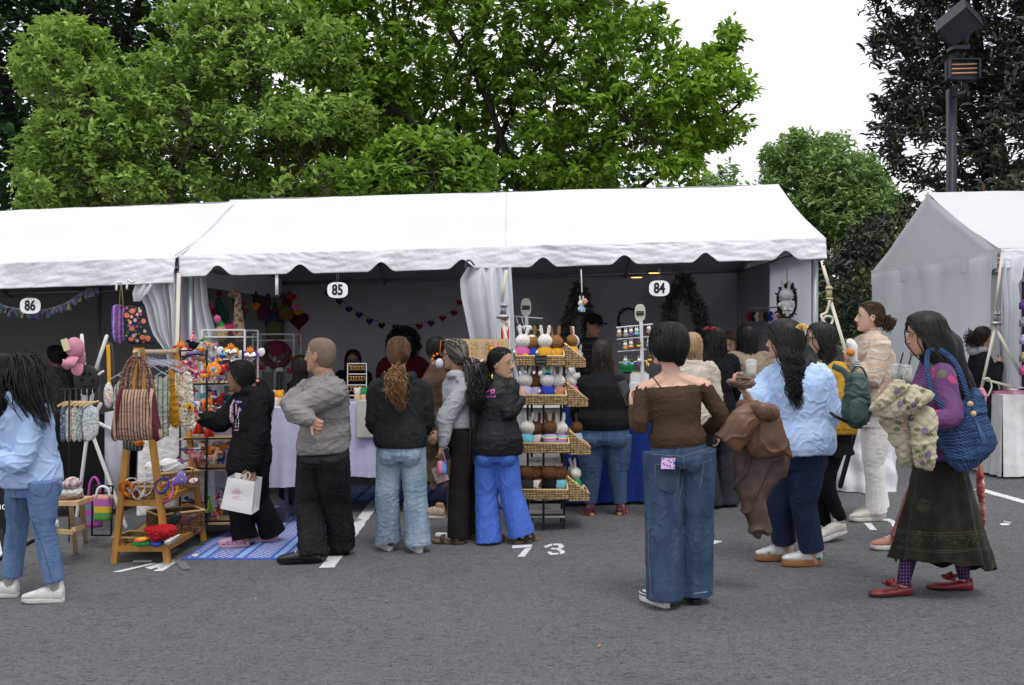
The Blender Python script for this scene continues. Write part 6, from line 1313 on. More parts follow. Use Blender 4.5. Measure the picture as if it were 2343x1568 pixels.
# ---------------- spinner rack of booth 84
YR=7.72
rk=empty('basket_rack',P(1245,1205,7.85),'black metal rack carrying tiers of woven baskets with crocheted toys','rack')
ps=[(1207,7.72),(1243,7.72),(1290,7.75),(1283,8.05),(1216,8.05)]
for u_,y_ in ps: MB().bar(P(u_,775,y_),V(P(u_,0,y_).x,y_,gz(0)+.02),.018).build('post',black,rk,shade=False)
bw=mat('printed_board_mat',(.52,.50,.48),.6,stripes=None,col2=(.2,.18,.17),nscale=7,nlo=.56,nhi=.6,stretch=(1,9,9))
for v_ in (878,1068,1175):
    MB().box(P(1248,v_,7.88),(.30,.30,.015)).build('shelf_board',bw,rk,shade=False); MB().box(P(1245,v_-11,8.03),(.27,.008,.08)).build('back_board',bw,rk,shade=False)
    MB().bar(P(1207,v_+3,7.72),P(1290,v_+3,7.75),.012).build('crossbar',black,rk,shade=False)
tiers=[(1180,1290,837,'top'),(1186,1295,927,'second'),(1191,1301,1037,'third'),(1189,1298,1143,'lowest')]
toysF=[[('rabbit',Yw,'pink',None,'white crocheted rabbit in pink dress with yellow satchel in the top basket'),('rabbit',Yb,'blue',1,'brown crocheted rabbit in white cap and blue outfit in the top basket'),('rabbit',Yw,'yellow',None,'white crocheted rabbit in yellow dress in the top basket'),('rabbit',Yb,'yellow',None,'brown crocheted rabbit in yellow dress in the top basket')],
 [('rabbit',Yw,'lilac',2,'white crocheted rabbit in pale lilac dress in the second basket'),('rabbit',Ybd,'lilac',None,'dark brown crocheted rabbit in lilac dress in the second basket'),('rabbit',Yw,'blue',3,'white crocheted rabbit with blue headband and blue dress in the second basket'),('rabbit',Yw,'peach',None,'white crocheted rabbit in peach dress in the second basket')],
 [('rabbit',Yw,'aqua',None,'white crocheted rabbit in aqua dungarees in the third basket'),('rabbit',Ybd,'cream',None,'dark brown crocheted rabbit in cream outfit in the third basket'),('rabbit',Ybd,'R',None,'dark brown crocheted rabbit in rainbow skirt in the third basket'),('rabbit',Yw,'R',None,'white crocheted rabbit in rainbow skirt in the third basket')],
 [('bear',Ybd,'charcoal',None,'brown crocheted bear in charcoal top at the left of the lowest basket'),('bear',Ybd,'white',None,'brown crocheted bear in white robe in the lowest basket'),('bear',Ybd,'charcoal2',None,'brown crocheted bear in black top in the lowest basket'),('bear',Ybd,'aqua',None,'brown crocheted bear in aqua dungarees in the lowest basket')]]
dr['charcoal2']=yarn('jet',(.012,.012,.014)); dr['R']=rainb
toysS=[[('rabbit',Yb,'yellow','brown crocheted rabbit in yellow seen in profile in the top side basket'),('rabbit',Yw,None,'white crocheted rabbit behind the brown one in the top side basket')],[('rabbit',Yw,'pink','white crocheted rabbit in pink and orange leaning in the second side basket')],[('rabbit',Ybd,'sky','brown crocheted rabbit seen in profile in the third side basket')],[('rabbit',Yw,'green','white crocheted rabbit in green peering out of the lowest side basket'),('rabbit',Yw,'purple','white crocheted rabbit with purple collar leaning in the lowest side basket')]]
for i,(u0,u1,vb,nm) in enumerate(tiers):
    a=P(u0,vb,7.62); b=P(u1,vb,7.62); w=(b-a).length; c=(a+b)/2+V(0,.085,0)
    basket('woven_basket',c,180,w,.17,.075,.17,wick2,'woven wedge basket full of toys facing front on the %s tier'%nm,group='woven baskets on the black rack')
    for k,(kd,fu,dd,ht,lb) in enumerate(toysF[i]):
        x=a.x+w*(k+.5)/4*.98; hh=.205 if kd=='rabbit' else .215
        t_=plush(lb,V(x,7.70+.03*(k%2),a.z+.055+(.0 if k%2==0 else -.008)),hh,kd,fu,dr[dd],yaw=180+(8 if k%2 else -10),tilt=(-4,5,0,3)[k],hat={1:dr['white'],2:dr['lilac'],3:dr['blue'],None:None}[ht],group='crocheted toys in the baskets')
        if i==0 and k==0: MB().ell(V(x+.03,7.655,a.z+.075),(.028,0,0),(0,.012,0),(0,0,.022)).build('satchel',dr['yellow'],t_)
        if i==3 and k==1: MB().bar(V(x-.035,7.655,a.z+.1),V(x+.03,7.65,a.z+.045),.006).bar(V(x-.04,7.65,a.z+.06),V(x+.04,7.65,a.z+.065),.006).build('belt',dr['charcoal2'],t_)
    s0=P(u1+4,vb,7.68); c2=s0+V(.075,.17,-.015)
    basket('woven_basket',c2,90,.34,.16,.06,.19,wick2,'woven wedge basket turned to the right on the %s tier'%nm,group='woven baskets on the black rack')
    for k,(kd,fu,dd,lb) in enumerate(toysS[i]): plush(lb,c2+V(-.01+.02*k,-.08+.1*k,.085),.19,kd,fu,dr[dd] if dd else None,yaw=100,tilt=0,lean=18 if 'lean' in lb else 4,group='crocheted toys in the baskets')
sgn=empty('price_card',P(1236,827,7.6),'small black chalk card on the front of the top basket','card')
MB().box(P(1237,824,7.605),(.092,.006,.075)).build('card_board',mat('chalk_card_mat',(.012,.012,.013),.7),sgn,shade=False)
ch=mat('chalk_mat',(.30,.28,.25),.9); text_plane('chalk_text','Hand Crochet',P(1237,821,7.600),.010,ch,sgn,bold=0); text_plane('chalk_text','Bunnies $42',P(1237,828,7.600),.010,ch,sgn,bold=0)
# ---------------- number signs
def oval_sign(num,u,v,Y,vtop,label):
    root=empty('number_sign',P(u,v,Y),label,'sign',"oval booth number signs"); k=Y/F; w,h=23.5*k,18*k; pts=[(math.copysign(abs(math.cos(a))**.7,math.cos(a))*w,math.copysign(abs(math.sin(a))**.7,math.sin(a))*h) for a in np.linspace(0,2*math.pi,40,endpoint=False)]
    c=P(u,v,Y); m=MB(); n=len(pts)
    for yy in (0,.004): m.add([c+V(x,yy,z) for x,z in pts],[tuple(range(n))])
    m.f+=[(i,(i+1)%n,n+(i+1)%n,n+i) for i in range(n)]; m.m+=[0]*n
    m.build('sign_plate',mat('sign_white_mat',(.86,.86,.86),.5),root,shade=False)
    text_plane('sign_number',num,c+V(0,-.004,-.002),.094,mat('sign_black_mat',(.01,.01,.012),.5),root,bold=.045,sx=.78)
    for dx in (-3,3): MB().tube([P(u+dx*.6,vtop,Y),P(u+dx,v-13,Y)],.0012,4).build('sign_wire',mat('wire_mat',(.2,.2,.2),.5),root)
oval_sign('85',772,664,8.72,625,'oval sign reading eighty five hanging above the grey sweatshirt man'); oval_sign('84',1508,660,8.72,615,'oval sign reading eighty four hanging above the brown sweater woman'); oval_sign('86',69,700,8.9,658,'oval sign reading eighty six hanging at the far left')
# fire extinguisher sign
fs=empty('fire_sign',P(1155,770,8.45),'narrow red and white sign reading fire extinguisher on the tent divider','sign')
w=lambda u,v: P(u,v,8.46)
MB().box(w(1155,780),(.088,.004,.46)).build('sign_plate',mat('sign_white_mat',(.86,.86,.86),.5),fs,shade=False)
rd=mat('sign_red_mat',(.50,.02,.03),.5); m=MB()
q_=lambda *p: [P(a,b,8.452) for a,b in p]
m.add(q_((1145.5,724),(1150,724),(1155,730),(1160,724),(1164.5,724),(1164.5,727),(1155,736),(1145.5,727)),[tuple(range(8))]); m.add(q_((1145.5,745),(1148.5,754),(1150.5,757),(1150.5,838),(1145.5,838)),[tuple(range(5))]); m.add(q_((1164.5,745),(1161.5,754),(1159.5,757),(1159.5,838),(1164.5,838)),[tuple(range(5))])
m.build('red_panel',rd,fs,shade=False); text_plane('lettering','FIRE',P(1155,743,8.45),.030,rd,fs,bold=.02,sx=.8)
for i,ch_ in enumerate('EXTINGUISHER'): text_plane('lettering',ch_,P(1155,758+i*6.4,8.45),.018,rd,fs,bold=.02)
# ---------------- tables and cloths
def cloth_table(label,u0,u1,Y,ztop,zbot,depth,m,seed,x0=None,x1=None,legs=True,side=0):
    X0=x0 if x0 is not None else (u0-1171)/F*Y; X1=x1 if x1 is not None else (u1-1171)/F*Y; cx=(X0+X1)/2
    t=empty('folding_table',V(cx,Y+depth/2,gz(cx)),'folding table under the '+label,'table')
    MB().box(V(cx,Y+depth/2,ztop-.025),(X1-X0-.03,depth-.03,.03)).build('tabletop',whitem,t,shade=False)
    for x in (X0+.15,X1-.15):
        for y in (Y+.12,Y+depth-.12): MB().bar(V(x,y,gz(x)),V(x,y,ztop-.03),.03).build('leg',steel_d,t,shade=False)
    nu=int((X1-X0)/.025)+2; vs=[]; rowsn=16; per=[]
    # path across: back edge down? only top, front and sides
    def fold(s,a): return .014*math.sin(s*9+seed)*a+.010*math.sin(s*21+seed*2)*a
    front=[]; 
    for j in range(rowsn):
        a=j/(rowsn-1)
        for i in range(nu):
            x=X0+(X1-X0)*i/(nu-1); front.append((x,Y-.012-.03*a+fold(x*3,a),ztop+.004-(ztop-zbot)*a+(.01*math.sin(x*4+seed))*a))
    fr=grid_faces(nu,rowsn).tolist(); mb=MB(); mb.add([V(*p) for p in front],[tuple(q) for q in fr])
    mb.add([V(X0,Y-.012,ztop+.004),V(X1,Y-.012,ztop+.004),V(X1,Y+depth,ztop+.004),V(X0,Y+depth,ztop+.004)],[(0,1,2,3)])
    ns=18
    for sx,sg in ((X0,-1),(X1,1)):
        q=[]
        for j in range(rowsn):
            a=j/(rowsn-1)
            for i in range(ns): y=Y-.012-.03*a*(1-i/(ns-1))+(depth+.012)*i/(ns-1); q.append(V(sx+sg*(.03*a+fold(y*5+sg,a)*(i>0)),y,ztop+.004-(ztop-zbot)*a))
        mb.add(q,[tuple(f_) for f_ in grid_faces(ns,rowsn).tolist()])
    o=mb.build('tablecloth',m,None,loc=V(cx,Y,ztop)); return tag(o,label,'tablecloth')
lav=fab('lavender_white_cloth_mat',(.50,.50,.66),(.44,.44,.60),bump=.3,bscale=12,bdist=.01)
cloth_table('pale lavender cloth over the front corner table of booth 85',488,688,8.25,.955,.285,.55,lav,1)
cloth_table('long pale lavender cloth over the counter of booth 85',690,1062,8.72,.965,.30,.7,lav,2)
lr=empty('table_runner',P(850,950,8.66),'off white cloth runner with black letters on the booth 85 counter','cloth')
sheet('runner_cloth',lambda s,t:P(815+70*s,915+88*t,8.665-.02*t)+V(0,.006*math.sin(s*9+t*3),0),20,20,fab('oatmeal_cloth_mat',(.45,.43,.39)),lr,thick=.003)
text_plane('lettering','LAND',P(863,982,8.64),.028,mat('sign_black_mat',(.01,.01,.012),.5),lr,bold=0)
blue=fab('royal_blue_cloth_mat',(.018,.045,.26),(.015,.035,.20),bump=.4,bscale=8,bdist=.02)
cloth_table('royal blue cloth over the front table of booth 84',1285,1630,8.85,.93,.05,.7,blue,3)
cloth_table('crumpled light grey cloth over the left table of booth 84',1172,1285,8.6,.95,.12,.6,fab('grey_linen_mat',(.42,.41,.40),None,bump=.9,bscale=16,bdist=.02),4)
cloth_table('white cloth over the table in the right tent',2292,2480,9.75,.985,.16,.7,cloth_white,5)
cloth_table('white crumpled cloth draped behind the wooden rack',318,470,8.05,.80,.08,.55,fab('silver_cloth_mat',(.72,.72,.72),(.62,.62,.62),bump=1,bscale=14,bdist=.03),6)
cloth_table('black cloth over the display table of booth 86',60,255,9.0,.80,.02,.6,fab('black_cloth_mat',(.010,.010,.011)),7)
tag(MB().box(P(268,1050,8.3)+V(0,0,.0),(.11,.25,.82)).build('hanging_cloth',fab('white_panel_mat',(.55,.55,.62)),loc=P(268,1050,8.3)),'narrow white cloth panel hanging left of the wooden rack','cloth')
# ---------------- striped mats
def rug(corners,label,seed,n=40):
    root=empty('outdoor_mat',G(*corners[0]),label,'mat'); g=[G(*c) for c in corners]; A,B,C,D=g
    bl=mat('mat_blue_mat','3d52a8',.8,col2='5468bc',nscale=50); lt=mat('mat_light_blue_mat','86acd8',.8,fine=.1); 
    pw=bpy.data.materials.get('mat_woven_mat') or mat('mat_woven_mat','5c70bd',.85)
    if not pw.get('x'):
        pw['x']=1; t=pw.node_tree; b=t.nodes['Principled BSDF']; tc=N(t,'ShaderNodeTexCoord'); wv=N(t,'ShaderNodeTexWave',i_Scale=14.0,i_Distortion=2.0,bands_direction='DIAGONAL'); wv.inputs['Detail Scale'].default_value=2
        rp=N(t,'ShaderNodeValToRGB'); rp.color_ramp.elements[0].color=(.045,.075,.36,1); rp.color_ramp.elements[1].color=(.40,.45,.66,1); rp.color_ramp.elements[0].position=.3; rp.color_ramp.elements[1].position=.6
        t.links.new(tc.outputs['Object'],wv.inputs[0]); t.links.new(wv.outputs[0],rp.inputs[0]); t.links.new(rp.outputs[0],b.inputs['Base Color'])
    e=lambda s,t,h: (A.lerp(B,s)).lerp(D.lerp(C,s),t)+V(0,0,h)
    mb=MB(); mb.cur=0; edges=[0,.03,.10,.13,.19,.22,.42,.45,.51,.54,.74,.77,.83,.86,.97,1.0]; typ=[0,2,0,1,0,2,0,1,0,2,0,1,0,2,0]
    for k,(a,b_) in enumerate(zip(edges,edges[1:])):
        mb.cur=typ[k]; mb.add([e(a,0,.010),e(b_,0,.010),e(b_,1,.010),e(a,1,.010)],[(0,1,2,3)])
    mb.cur=0; mb.add([e(0,-.012,.009),e(1,-.012,.009),e(1,0,.010),e(0,0,.010)],[(0,1,2,3)]); mb.add([e(0,-.012,0),e(1,-.012,0),e(1,-.012,.009),e(0,-.012,.009)],[(0,1,2,3)])
    mb.build('woven_sheet',[bl,lt,pw],root,shade=False); return root
rg_=rug([(419,1279),(688,1279),(809,1160),(603,1160)],'blue and white striped woven mat under the pink clogs',1)
tagm=MB(); tagm.add([P(*c,GY(*c))+V(0,0,.013) for c in [(437,1276),(452,1277),(455,1272),(441,1271)]],[(0,1,2,3)]); tagm.build('care_label',cloth_white,rg_,shade=False)
rug([(640,1150),(1035,1143),(1060,1112),(690,1114)],'darker striped mat in shade in front of the booth 85 counter',2)
# ---------------- wooden A-frame rack
af=empty('wooden_rack',G(320,1290),'bamboo A frame rack with two slatted shelves and hanging bar','rack')
fl_,fr_=G(262,1289),G(384,1289); bl_,br_=G(361,1212),G(467,1238)
def zat(u,v,Y): return P(u,v,Y)
Ya=(fl_.y+fr_.y)/2; Yb2=(bl_.y+br_.y)/2; ta=P(318,806,Ya+.02); tb=P(401,806,Yb2)
leg_set(af,[(fl_,ta+V(-.012,0,.03)),(fr_,ta+V(.012,0,.03)),(bl_,tb+V(-.012,0,.03)),(br_,tb+V(.012,0,.03))],.042,woodd)
MB().tube([ta+(ta-tb)*.1,tb-(ta-tb)*.12],.017,8).build('hanging_bar',palew,af)
for t_,nm in ((.285,'mid'),(.07,'low')):
    a,b,c,d=[x.lerp(y,t_) for x,y in ((fl_,ta),(fr_,ta),(br_,tb),(bl_,tb))]
    MB().bar(a,b,.03,.04).build('rail',woodd,af,shade=False); MB().bar(b,c,.03,.04).build('rail',woodd,af,shade=False); MB().bar(d,c,.03,.04).build('rail',woodd,af,shade=False); MB().bar(a,d,.03,.04).build('rail',woodd,af,shade=False)
    sl=MB()
    for i in range(7): s=(i+.5)/7; sl.bar(a.lerp(b,s)+V(0,0,.012),d.lerp(c,s)+V(0,0,.012),.035,.012)
    sl.build('slatted_shelf',woodd,af,shade=False)
    if nm=='mid': mid=(a,b,c,d)
    else: low_=(a,b,c,d)
def on(sh,s,t,h=.02): a,b,c,d=sh; return a.lerp(b,s).lerp(d.lerp(c,s),t)+V(0,0,h)
def soft(name,label,cat,poly,Y,T,m,vox=.006,amp=.006,freq=14,group=None,parent=None,K=5,ctr=None,extra=None,seed=1):
    mb=MB(); pillow(mb,smooth_poly(poly),Y,T,K,ctr=ctr)
    if extra: extra(mb)
    loc=P(sum(p[0] for p in poly)/len(poly),sum(p[1] for p in poly)/len(poly),Y)
    o=mb.build(name,m,parent,loc=None if parent else loc,remesh=vox,smooth=2,disp=folds(amp,freq,seed))
    if label: tag(o,label,cat,group)
    return o
# hanging goods on the bar
sb=empty('striped_bag',P(312,1000,6.62),'large maroon and cream striped woven bag with netted handles on the wooden rack','bag')
stm=mat('maroon_stripe_mat',(.3,.2,.15),.9,stripes=('X',24,[(.35,(.40,.27,.18)),(.15,(.07,.03,.025)),(.3,(.36,.24,.16)),(.2,(.10,.02,.03))]),bump=.4,bscale=120,fine=.15)
mar=mat('maroon_yarn_mat',(.10,.02,.03),.9,stripes=('X',16,[(.7,(.10,.018,.03)),(.3,(.42,.30,.2))]),bump=.4,bscale=120)
soft('bag_body',None,None,[(273,892),(295,890),(318,891),(338,890),(352,893),(358,930),(366,980),(370,1003),(312,1009),(256,1004),(258,965),(266,920)],6.62,.05,stm,parent=sb,amp=.003)
soft('bag_edge',None,None,[(338,890),(352,893),(358,930),(366,980),(371,1003),(352,1007),(346,940)],6.61,.048,mar,parent=sb,amp=.002); soft('bag_edge',None,None,[(273,892),(283,890),(276,950),(270,1008),(255,1004),(258,965),(266,920)],6.61,.046,mar,parent=sb,amp=.002)
net=mat('netted_handle_mat',(.13,.05,.04),.95,col2=(.35,.25,.18),nscale=90,nlo=.5,nhi=.6,bump=1,bscale=120,bdist=.006)
for pts in ([(275,892),(282,850),(300,820),(318,814)],[(352,892),(342,850),(330,822),(318,814)],[(298,892),(300,860),(308,830),(316,816)],[(318,892),(322,860),(324,830),(319,816)],[(338,892),(336,865),(331,835),(321,816)],[(286,892),(290,858),(303,826),(315,815)]):
    MB().tube([P(a,b,6.62+.0) for a,b in pts],[(.013,.010),(.012,.010),(.011,.009),(.010,.010)],8,sub=3).build('netted_handle',net,sb)
MB().tube([P(318,815,6.6),ta+V(0,0,.02)],.008,6).build('bag_hook',steel,sb)
def garment(label,poly,Y,m,name='tunic',T=.012,hang=True,seed=1,cat='clothing'):
    root=empty(name,P(poly[0][0],poly[0][1],Y),label,cat,'goods hanging on the wooden rack'); soft('cloth',None,None,poly,Y,T,m,parent=root,amp=.006,freq=20,seed=seed)
    cx=sum(p[0] for p in poly)/len(poly); top_=min(p[1] for p in poly); s=(Y-ta.y)/(tb.y-ta.y); hk=ta.lerp(tb,min(1,max(0,s)))
    cl=mat('clear_plastic_mat',(.45,.45,.55),.15,alpha=.55)
    MB().tube([hk+V(.0,0,.02),hk+V(.018,0,.0),hk+V(.012,0,-.04),P(cx,top_-10,Y)],.003,5,sub=3).tube([P(cx-17,top_,Y),P(cx,top_-10,Y),P(cx+17,top_,Y)],.005,6).build('hanger',cl,root)
garment('pale sage tunic with thin dark stripes hanging behind the striped bag',[(268,876),(280,868),(280,915),(262,955),(258,900)],6.85,mat('sage_stripe_mat',(.33,.35,.29),.9,stripes=('X',28,[(.8,(.33,.35,.28)),(.2,(.06,.07,.07))])))
garment('sage green striped tunic at the front of the hanging row',[(352,866),(372,862),(387,868),(387,980),(386,998),(358,1000),(352,960)],6.95,mat('sage_stripe_mat',0),seed=2)
garment('mustard yellow woven top hanging in the row',[(384,860),(398,852),(404,900),(412,975),(390,976),(384,930)],7.05,fab('mustard_woven_mat',(.42,.20,.02),(.30,.14,.015)),seed=3)
cro=mat('crochet_mat',(.62,.53,.40),.95,col2=(.16,.10,.06),nscale=42,nlo=.54,nhi=.6,bump=1,bscale=60,bdist=.01,voro=(26,[(.62,.53,.40),(.6,.5,.36),(.62,.53,.40),(.55,.32,.05),(.4,.3,.2)]))
garment('beige crocheted bag with daisy motifs hanging in the row',[(402,860),(414,858),(424,900),(430,955),(424,975),(408,972),(404,920)],7.12,cro,'crochet_bag',seed=4,cat='bag')
garment('cream crocheted shawl with sunflower motif touched by the girl',[(418,858),(432,852),(440,880),(444,930),(446,965),(436,985),(420,980),(416,930)],7.2,mat('cream_crochet_mat',(.66,.60,.50),.95,col2=(.25,.17,.1),nscale=50,nlo=.58,nhi=.62,bump=1,bscale=70,bdist=.01),'crochet_shawl',seed=5)
sf=empty('sunflower_patch',P(434,932,7.16),'yellow crocheted sunflower patch low on the cream shawl','patch')
MB().ell(P(434,932,7.17),(.028,0,0),(0,.006,0),(0,0,.034)).build('petals',dr['yellow'],sf); MB().ell(P(434,932,7.163),(.011,0,0),(0,.006,0),(0,0,.014)).build('flower_eye',Ybd,sf)
for i in range(16):
    s=(i+.5)/16; h_=ta.lerp(tb,s); r0=(i%5-2)*.006
    MB().tube([h_+V(0,0,.02),h_+V(.016,0,.012),h_+V(.014,0,-.015),h_+V(0,0,-.035),h_+V(0,0,-.06)],.0026,5,sub=2).tube([h_+V(-.07,0,-.10),h_+V(0,0,-.06),h_+V(.08,0,-.10+r0)],.0045,6).build('clothes_hanger',mat('clear_plastic_mat',(.45,.45,.55),.15,alpha=.55)); tag(COL.objects[-1],'clear plastic clothes hanger crowded on the wooden rack bar','hanger','clear hangers on the rack bar')
soft('cloth_scrap','folded dark striped cloth hanging under the striped bag','cloth',[(283,1008),(318,1010),(326,1012),(326,1030),(300,1033),(284,1028)],6.8,.03,mat('dark_stripe_mat',(.05,.06,.05),.9,stripes=('X',40,[(.7,(.04,.045,.045)),(.3,(.2,.2,.17))]))); soft('red_pouch','small orange red pouch under the striped bag','pouch',[(308,1010),(328,1010),(328,1018),(312,1020)],6.76,.02,dr['orange'])
# shelf contents
basket('woven_basket',on(mid,.42,.17),180+8,.30,.20,.085,.085,wick2,'low square basket of hair bands on the rack shelf',group='baskets on the wooden rack')
hb=[('orange','orange embroidered hair band over the left rim of the low basket',(288,1118)),('white','white hair band with purple stitching in the low basket',(315,1122)),('yellow','yellow and aqua patterned hair band in the low basket',(331,1118)),('yellow','thick yellow loop of hair band at the right of the low basket',(392,1120)),('blue','dark blue woven hair band among the colourful bands',(370,1112)),('pink','pink striped hair band behind the front leg of the rack',(378,1128)),('green','green embroidered band at the back of the low basket',(300,1110)),('red','red woven hair band hanging over the basket front',(298,1130))]
emb=mat('embroidered_mat',(.62,.6,.58),.9,voro=(60,[(.7,.35,.03),(.6,.02,.1),(.05,.3,.5),(.7,.65,.6),(.1,.35,.08),(.4,.05,.3)]))
for i,(c_,lb,(u,v)) in enumerate(hb):
    Yh=6.92+.03*(i%4); r1,r2=(13+i%3*2)*Yh/F,(16+i%2*4)*Yh/F; c=P(u,v,Yh); tl=(i*37%50-25)*.02
    o=MB().tube([c+V(r1*math.cos(a),.02*math.sin(a*2)+tl*r2*math.sin(a),r2*math.sin(a)) for a in np.linspace(0,2*math.pi,13)],[(.013,.005)]*13,8,sub=2,round_=False).build('hair_band',emb if i in (1,2,6) else dr[c_],loc=c); tag(o,lb,'hair band','colourful hair bands')
basket('woven_basket',on(mid,.72,.68),180-38,.30,.22,.13,.13,wick,'tall rectangular seagrass basket at the back of the rack shelf',group='baskets on the wooden rack')
c=on(mid,.72,.68)
soft('purple_pouch','lilac pouch with white zigzag pattern in the seagrass basket','pouch',[(388,1108),(398,1092),(415,1078),(424,1082),(428,1100),(420,1106)],7.02,.03,mat('zigzag_mat',(.16,.12,.35),.9,voro=(50,[(.2,.15,.42),(.5,.48,.6)])))
soft('leather_sandal','brown leather sandal sticking out of the seagrass basket','sandal',[(420,1103),(430,1092),(440,1076),(447,1062),(442,1082),(432,1104)],7.05,.02,mat('brown_leather_mat',(.20,.07,.04),.5))
soft('orange_purse','small orange embroidered purse in the seagrass basket','purse',[(432,1100),(444,1092),(452,1094),(450,1104),(434,1106)],7.0,.02,emb)
basket('woven_basket',on(low_,.72,.60),180-38,.36,.26,.16,.16,wickermat('brown_wicker_mat','7d6040','4b341d'),'deep brown basket of dark purses on the bottom shelf',group='baskets on the wooden rack')
soft('dark_purse','dark green black purse standing in the deep basket','purse',[(385,1202),(390,1182),(402,1170),(412,1172),(414,1184),(402,1202)],7.05,.02,mat('dark_leather_mat',(.012,.02,.018),.5)); soft('studded_purse','studded dark maroon purse in the deep basket','purse',[(408,1198),(414,1186),(440,1176),(452,1178),(440,1192),(424,1202)],7.05,.02,mat('maroon_leather_mat',(.07,.02,.03),.5,col2=(.3,.2,.2),nscale=90,nlo=.62,nhi=.64))
basket('woven_basket',on(low_,.35,.22),180+8,.36,.24,.03,.03,wick,'shallow basket tray with red cloth on the bottom shelf',group='baskets on the wooden rack')
soft('red_cloth','crumpled bright red knitted cloth on the bottom shelf','cloth',[(328,1208),(345,1201),(370,1203),(395,1206),(405,1212),(398,1226),(372,1232),(358,1238),(340,1226)],6.9,.07,dr['red'],amp=.012,freq=26)
for i,(c_,pl,lb) in enumerate([('green',[(302,1244),(318,1236),(344,1240),(340,1248),(312,1249)],'green folded cloth at the left of the red cloth'),('white',[(375,1240),(395,1228),(410,1222),(408,1232),(386,1246)],'white folded cloth right of the red cloth'),('blue',[(345,1242),(366,1238),(372,1246),(352,1250)],'bright blue folded cloth under the red cloth'),('purple',[(306,1236),(330,1230),(340,1236),(318,1242)],'multicoloured folded cloth peeking out left of the red cloth')]): soft('folded_cloth',lb,'cloth',pl,6.88,.05,dr[c_] if i!=3 else rain2,amp=.006,freq=30)
soft('white_pouch','white canvas pouch leaning behind the rack','pouch',[(364,1060),(378,1048),(400,1052),(424,1068),(414,1082),(386,1088),(372,1078)],7.5,.05,cloth_white,amp=.008)
soft('cream_pouch','cream tote standing behind the rack shelf','bag',[(330,1065),(348,1056),(366,1060),(362,1105),(345,1108)],7.45,.04,cloth_white)
# ---------------- booth 86 hanging and racks
def hook(u0,v0,u1,v1,Y,label):
    o=MB().tube([P(u1,v1,Y),P(u1-(u1-u0)*.35,v1+3,Y),P(u0+2,v0-18,Y),P(u0,v0,Y)],.010,8,sub=4).build('white_hook',whitem,loc=P(u0,v0,Y)); tag(o,label,'hook','white hooks under the booth 86 eave')
hook(266,663,277,645,8.6,'curved white hook above the purple striped tote'); hook(290,660,309,643,8.6,'curved white hook above the floral tote')
pt=empty('striped_tote',P(275,745,8.7),'purple and lilac striped tote hanging on a white hook','bag')
soft('bag_body',None,None,[(256,703),(285,704),(288,760),(280,787),(268,785),(258,772)],8.72,.03,mat('purple_stripe_mat',(.2,.1,.3),.8,stripes=('X',11,[(.25,(.16,.03,.18)),(.2,(.26,.22,.62)),(.15,(.1,.1,.25)),(.25,(.2,.04,.22)),(.15,(.2,.2,.2))])),parent=pt,amp=.004)
MB().tube([P(273,704,8.7),P(277,650,8.6),P(282,704,8.7)],[(.012,.003)]*3,6,sub=4).build('strap',mat('beige_strap_mat',(.35,.27,.16),.8),pt)
ft=empty('floral_tote',P(315,745,8.6),'black tote covered in pink and coral roses on a white hook','bag')
fo=soft('bag_body',None,None,[(285,702),(320,702),(328,704),(340,740),(356,785),(330,787),(300,788),(283,770)],8.62,.03,mat('black_canvas_mat',(.014,.02,.03),.9),parent=ft,amp=.003)
bb=bvh_of([fo]); rr_=np.random.RandomState(4); fm={k:fab('flower_%s_mat'%k,c,fine=.1) for k,c in dict(coral=(.65,.18,.10),pink=(.62,.36,.38),magenta=(.5,.08,.2),yellow=(.55,.42,.05),blue=(.08,.15,.42),leaf=(.07,.14,.07)).items()}
for kk,pts,rad in (('coral',[(303,712),(290,722),(302,752),(300,776),(328,735),(326,772),(338,775)],6.2),('pink',[(301,725),(314,720),(298,738),(309,733),(306,768),(331,758),(314,780),(320,712)],4.2),('magenta',[(290,705),(313,747),(322,720),(328,783),(296,745)],3.3),('yellow',[(294,733),(289,768),(318,706),(311,765)],2.4),('blue',[(310,758),(296,755),(318,740),(305,745)],2.2),('leaf',[(296,712),(310,708),(293,746),(316,728),(318,764),(292,760),(322,748),(310,776),(334,768)],3)):
    for a,b in pts: decal('printed_flower',[('fill',a,b,ring_pts(rad*(.9+.2*rr_.rand()),rad*(.85+.25*rr_.rand()),9))],bb,fm[kk],fo,.002+.0006*['leaf','blue','yellow','magenta','pink','coral'].index(kk))
# rag garland
gl=empty('rag_garland',P(100,690,9.0),'garland of lilac yellow and blue rag strips across booth 86','garland')
gp_=[(-30,680),(10,700),(45,708),(85,712),(120,705),(150,694),(180,675),(205,660),(222,656)]
MB().tube([P(u,v,9.05) for u,v in gp_],.004,5,sub=4).build('string',whitem,gl)
rc=[fab('rag_%d_mat'%i,c) for i,c in enumerate([(.22,.17,.40),(.42,.38,.16),(.16,.28,.38),(.32,.24,.42),(.12,.2,.2)])]
pts,_=crom([Vector((u,v,0)) for u,v in gp_],[(1,1)]*len(gp_),5); rr_=np.random.RandomState(8)
for i,p in enumerate(pts[::1]):
    L_=rr_.uniform(10,22); w_=rr_.uniform(5,9); a=rr_.uniform(-.6,.6); x,y=p.x,p.y
    sheet('rag_strip',lambda s,t:P(x+(s-.5)*w_+a*t*9,y+t*L_,9.04)+V(0,.02*math.sin(t*4+s*3+i)-.01,0),4,5,rc[i%5],gl,thick=.002)
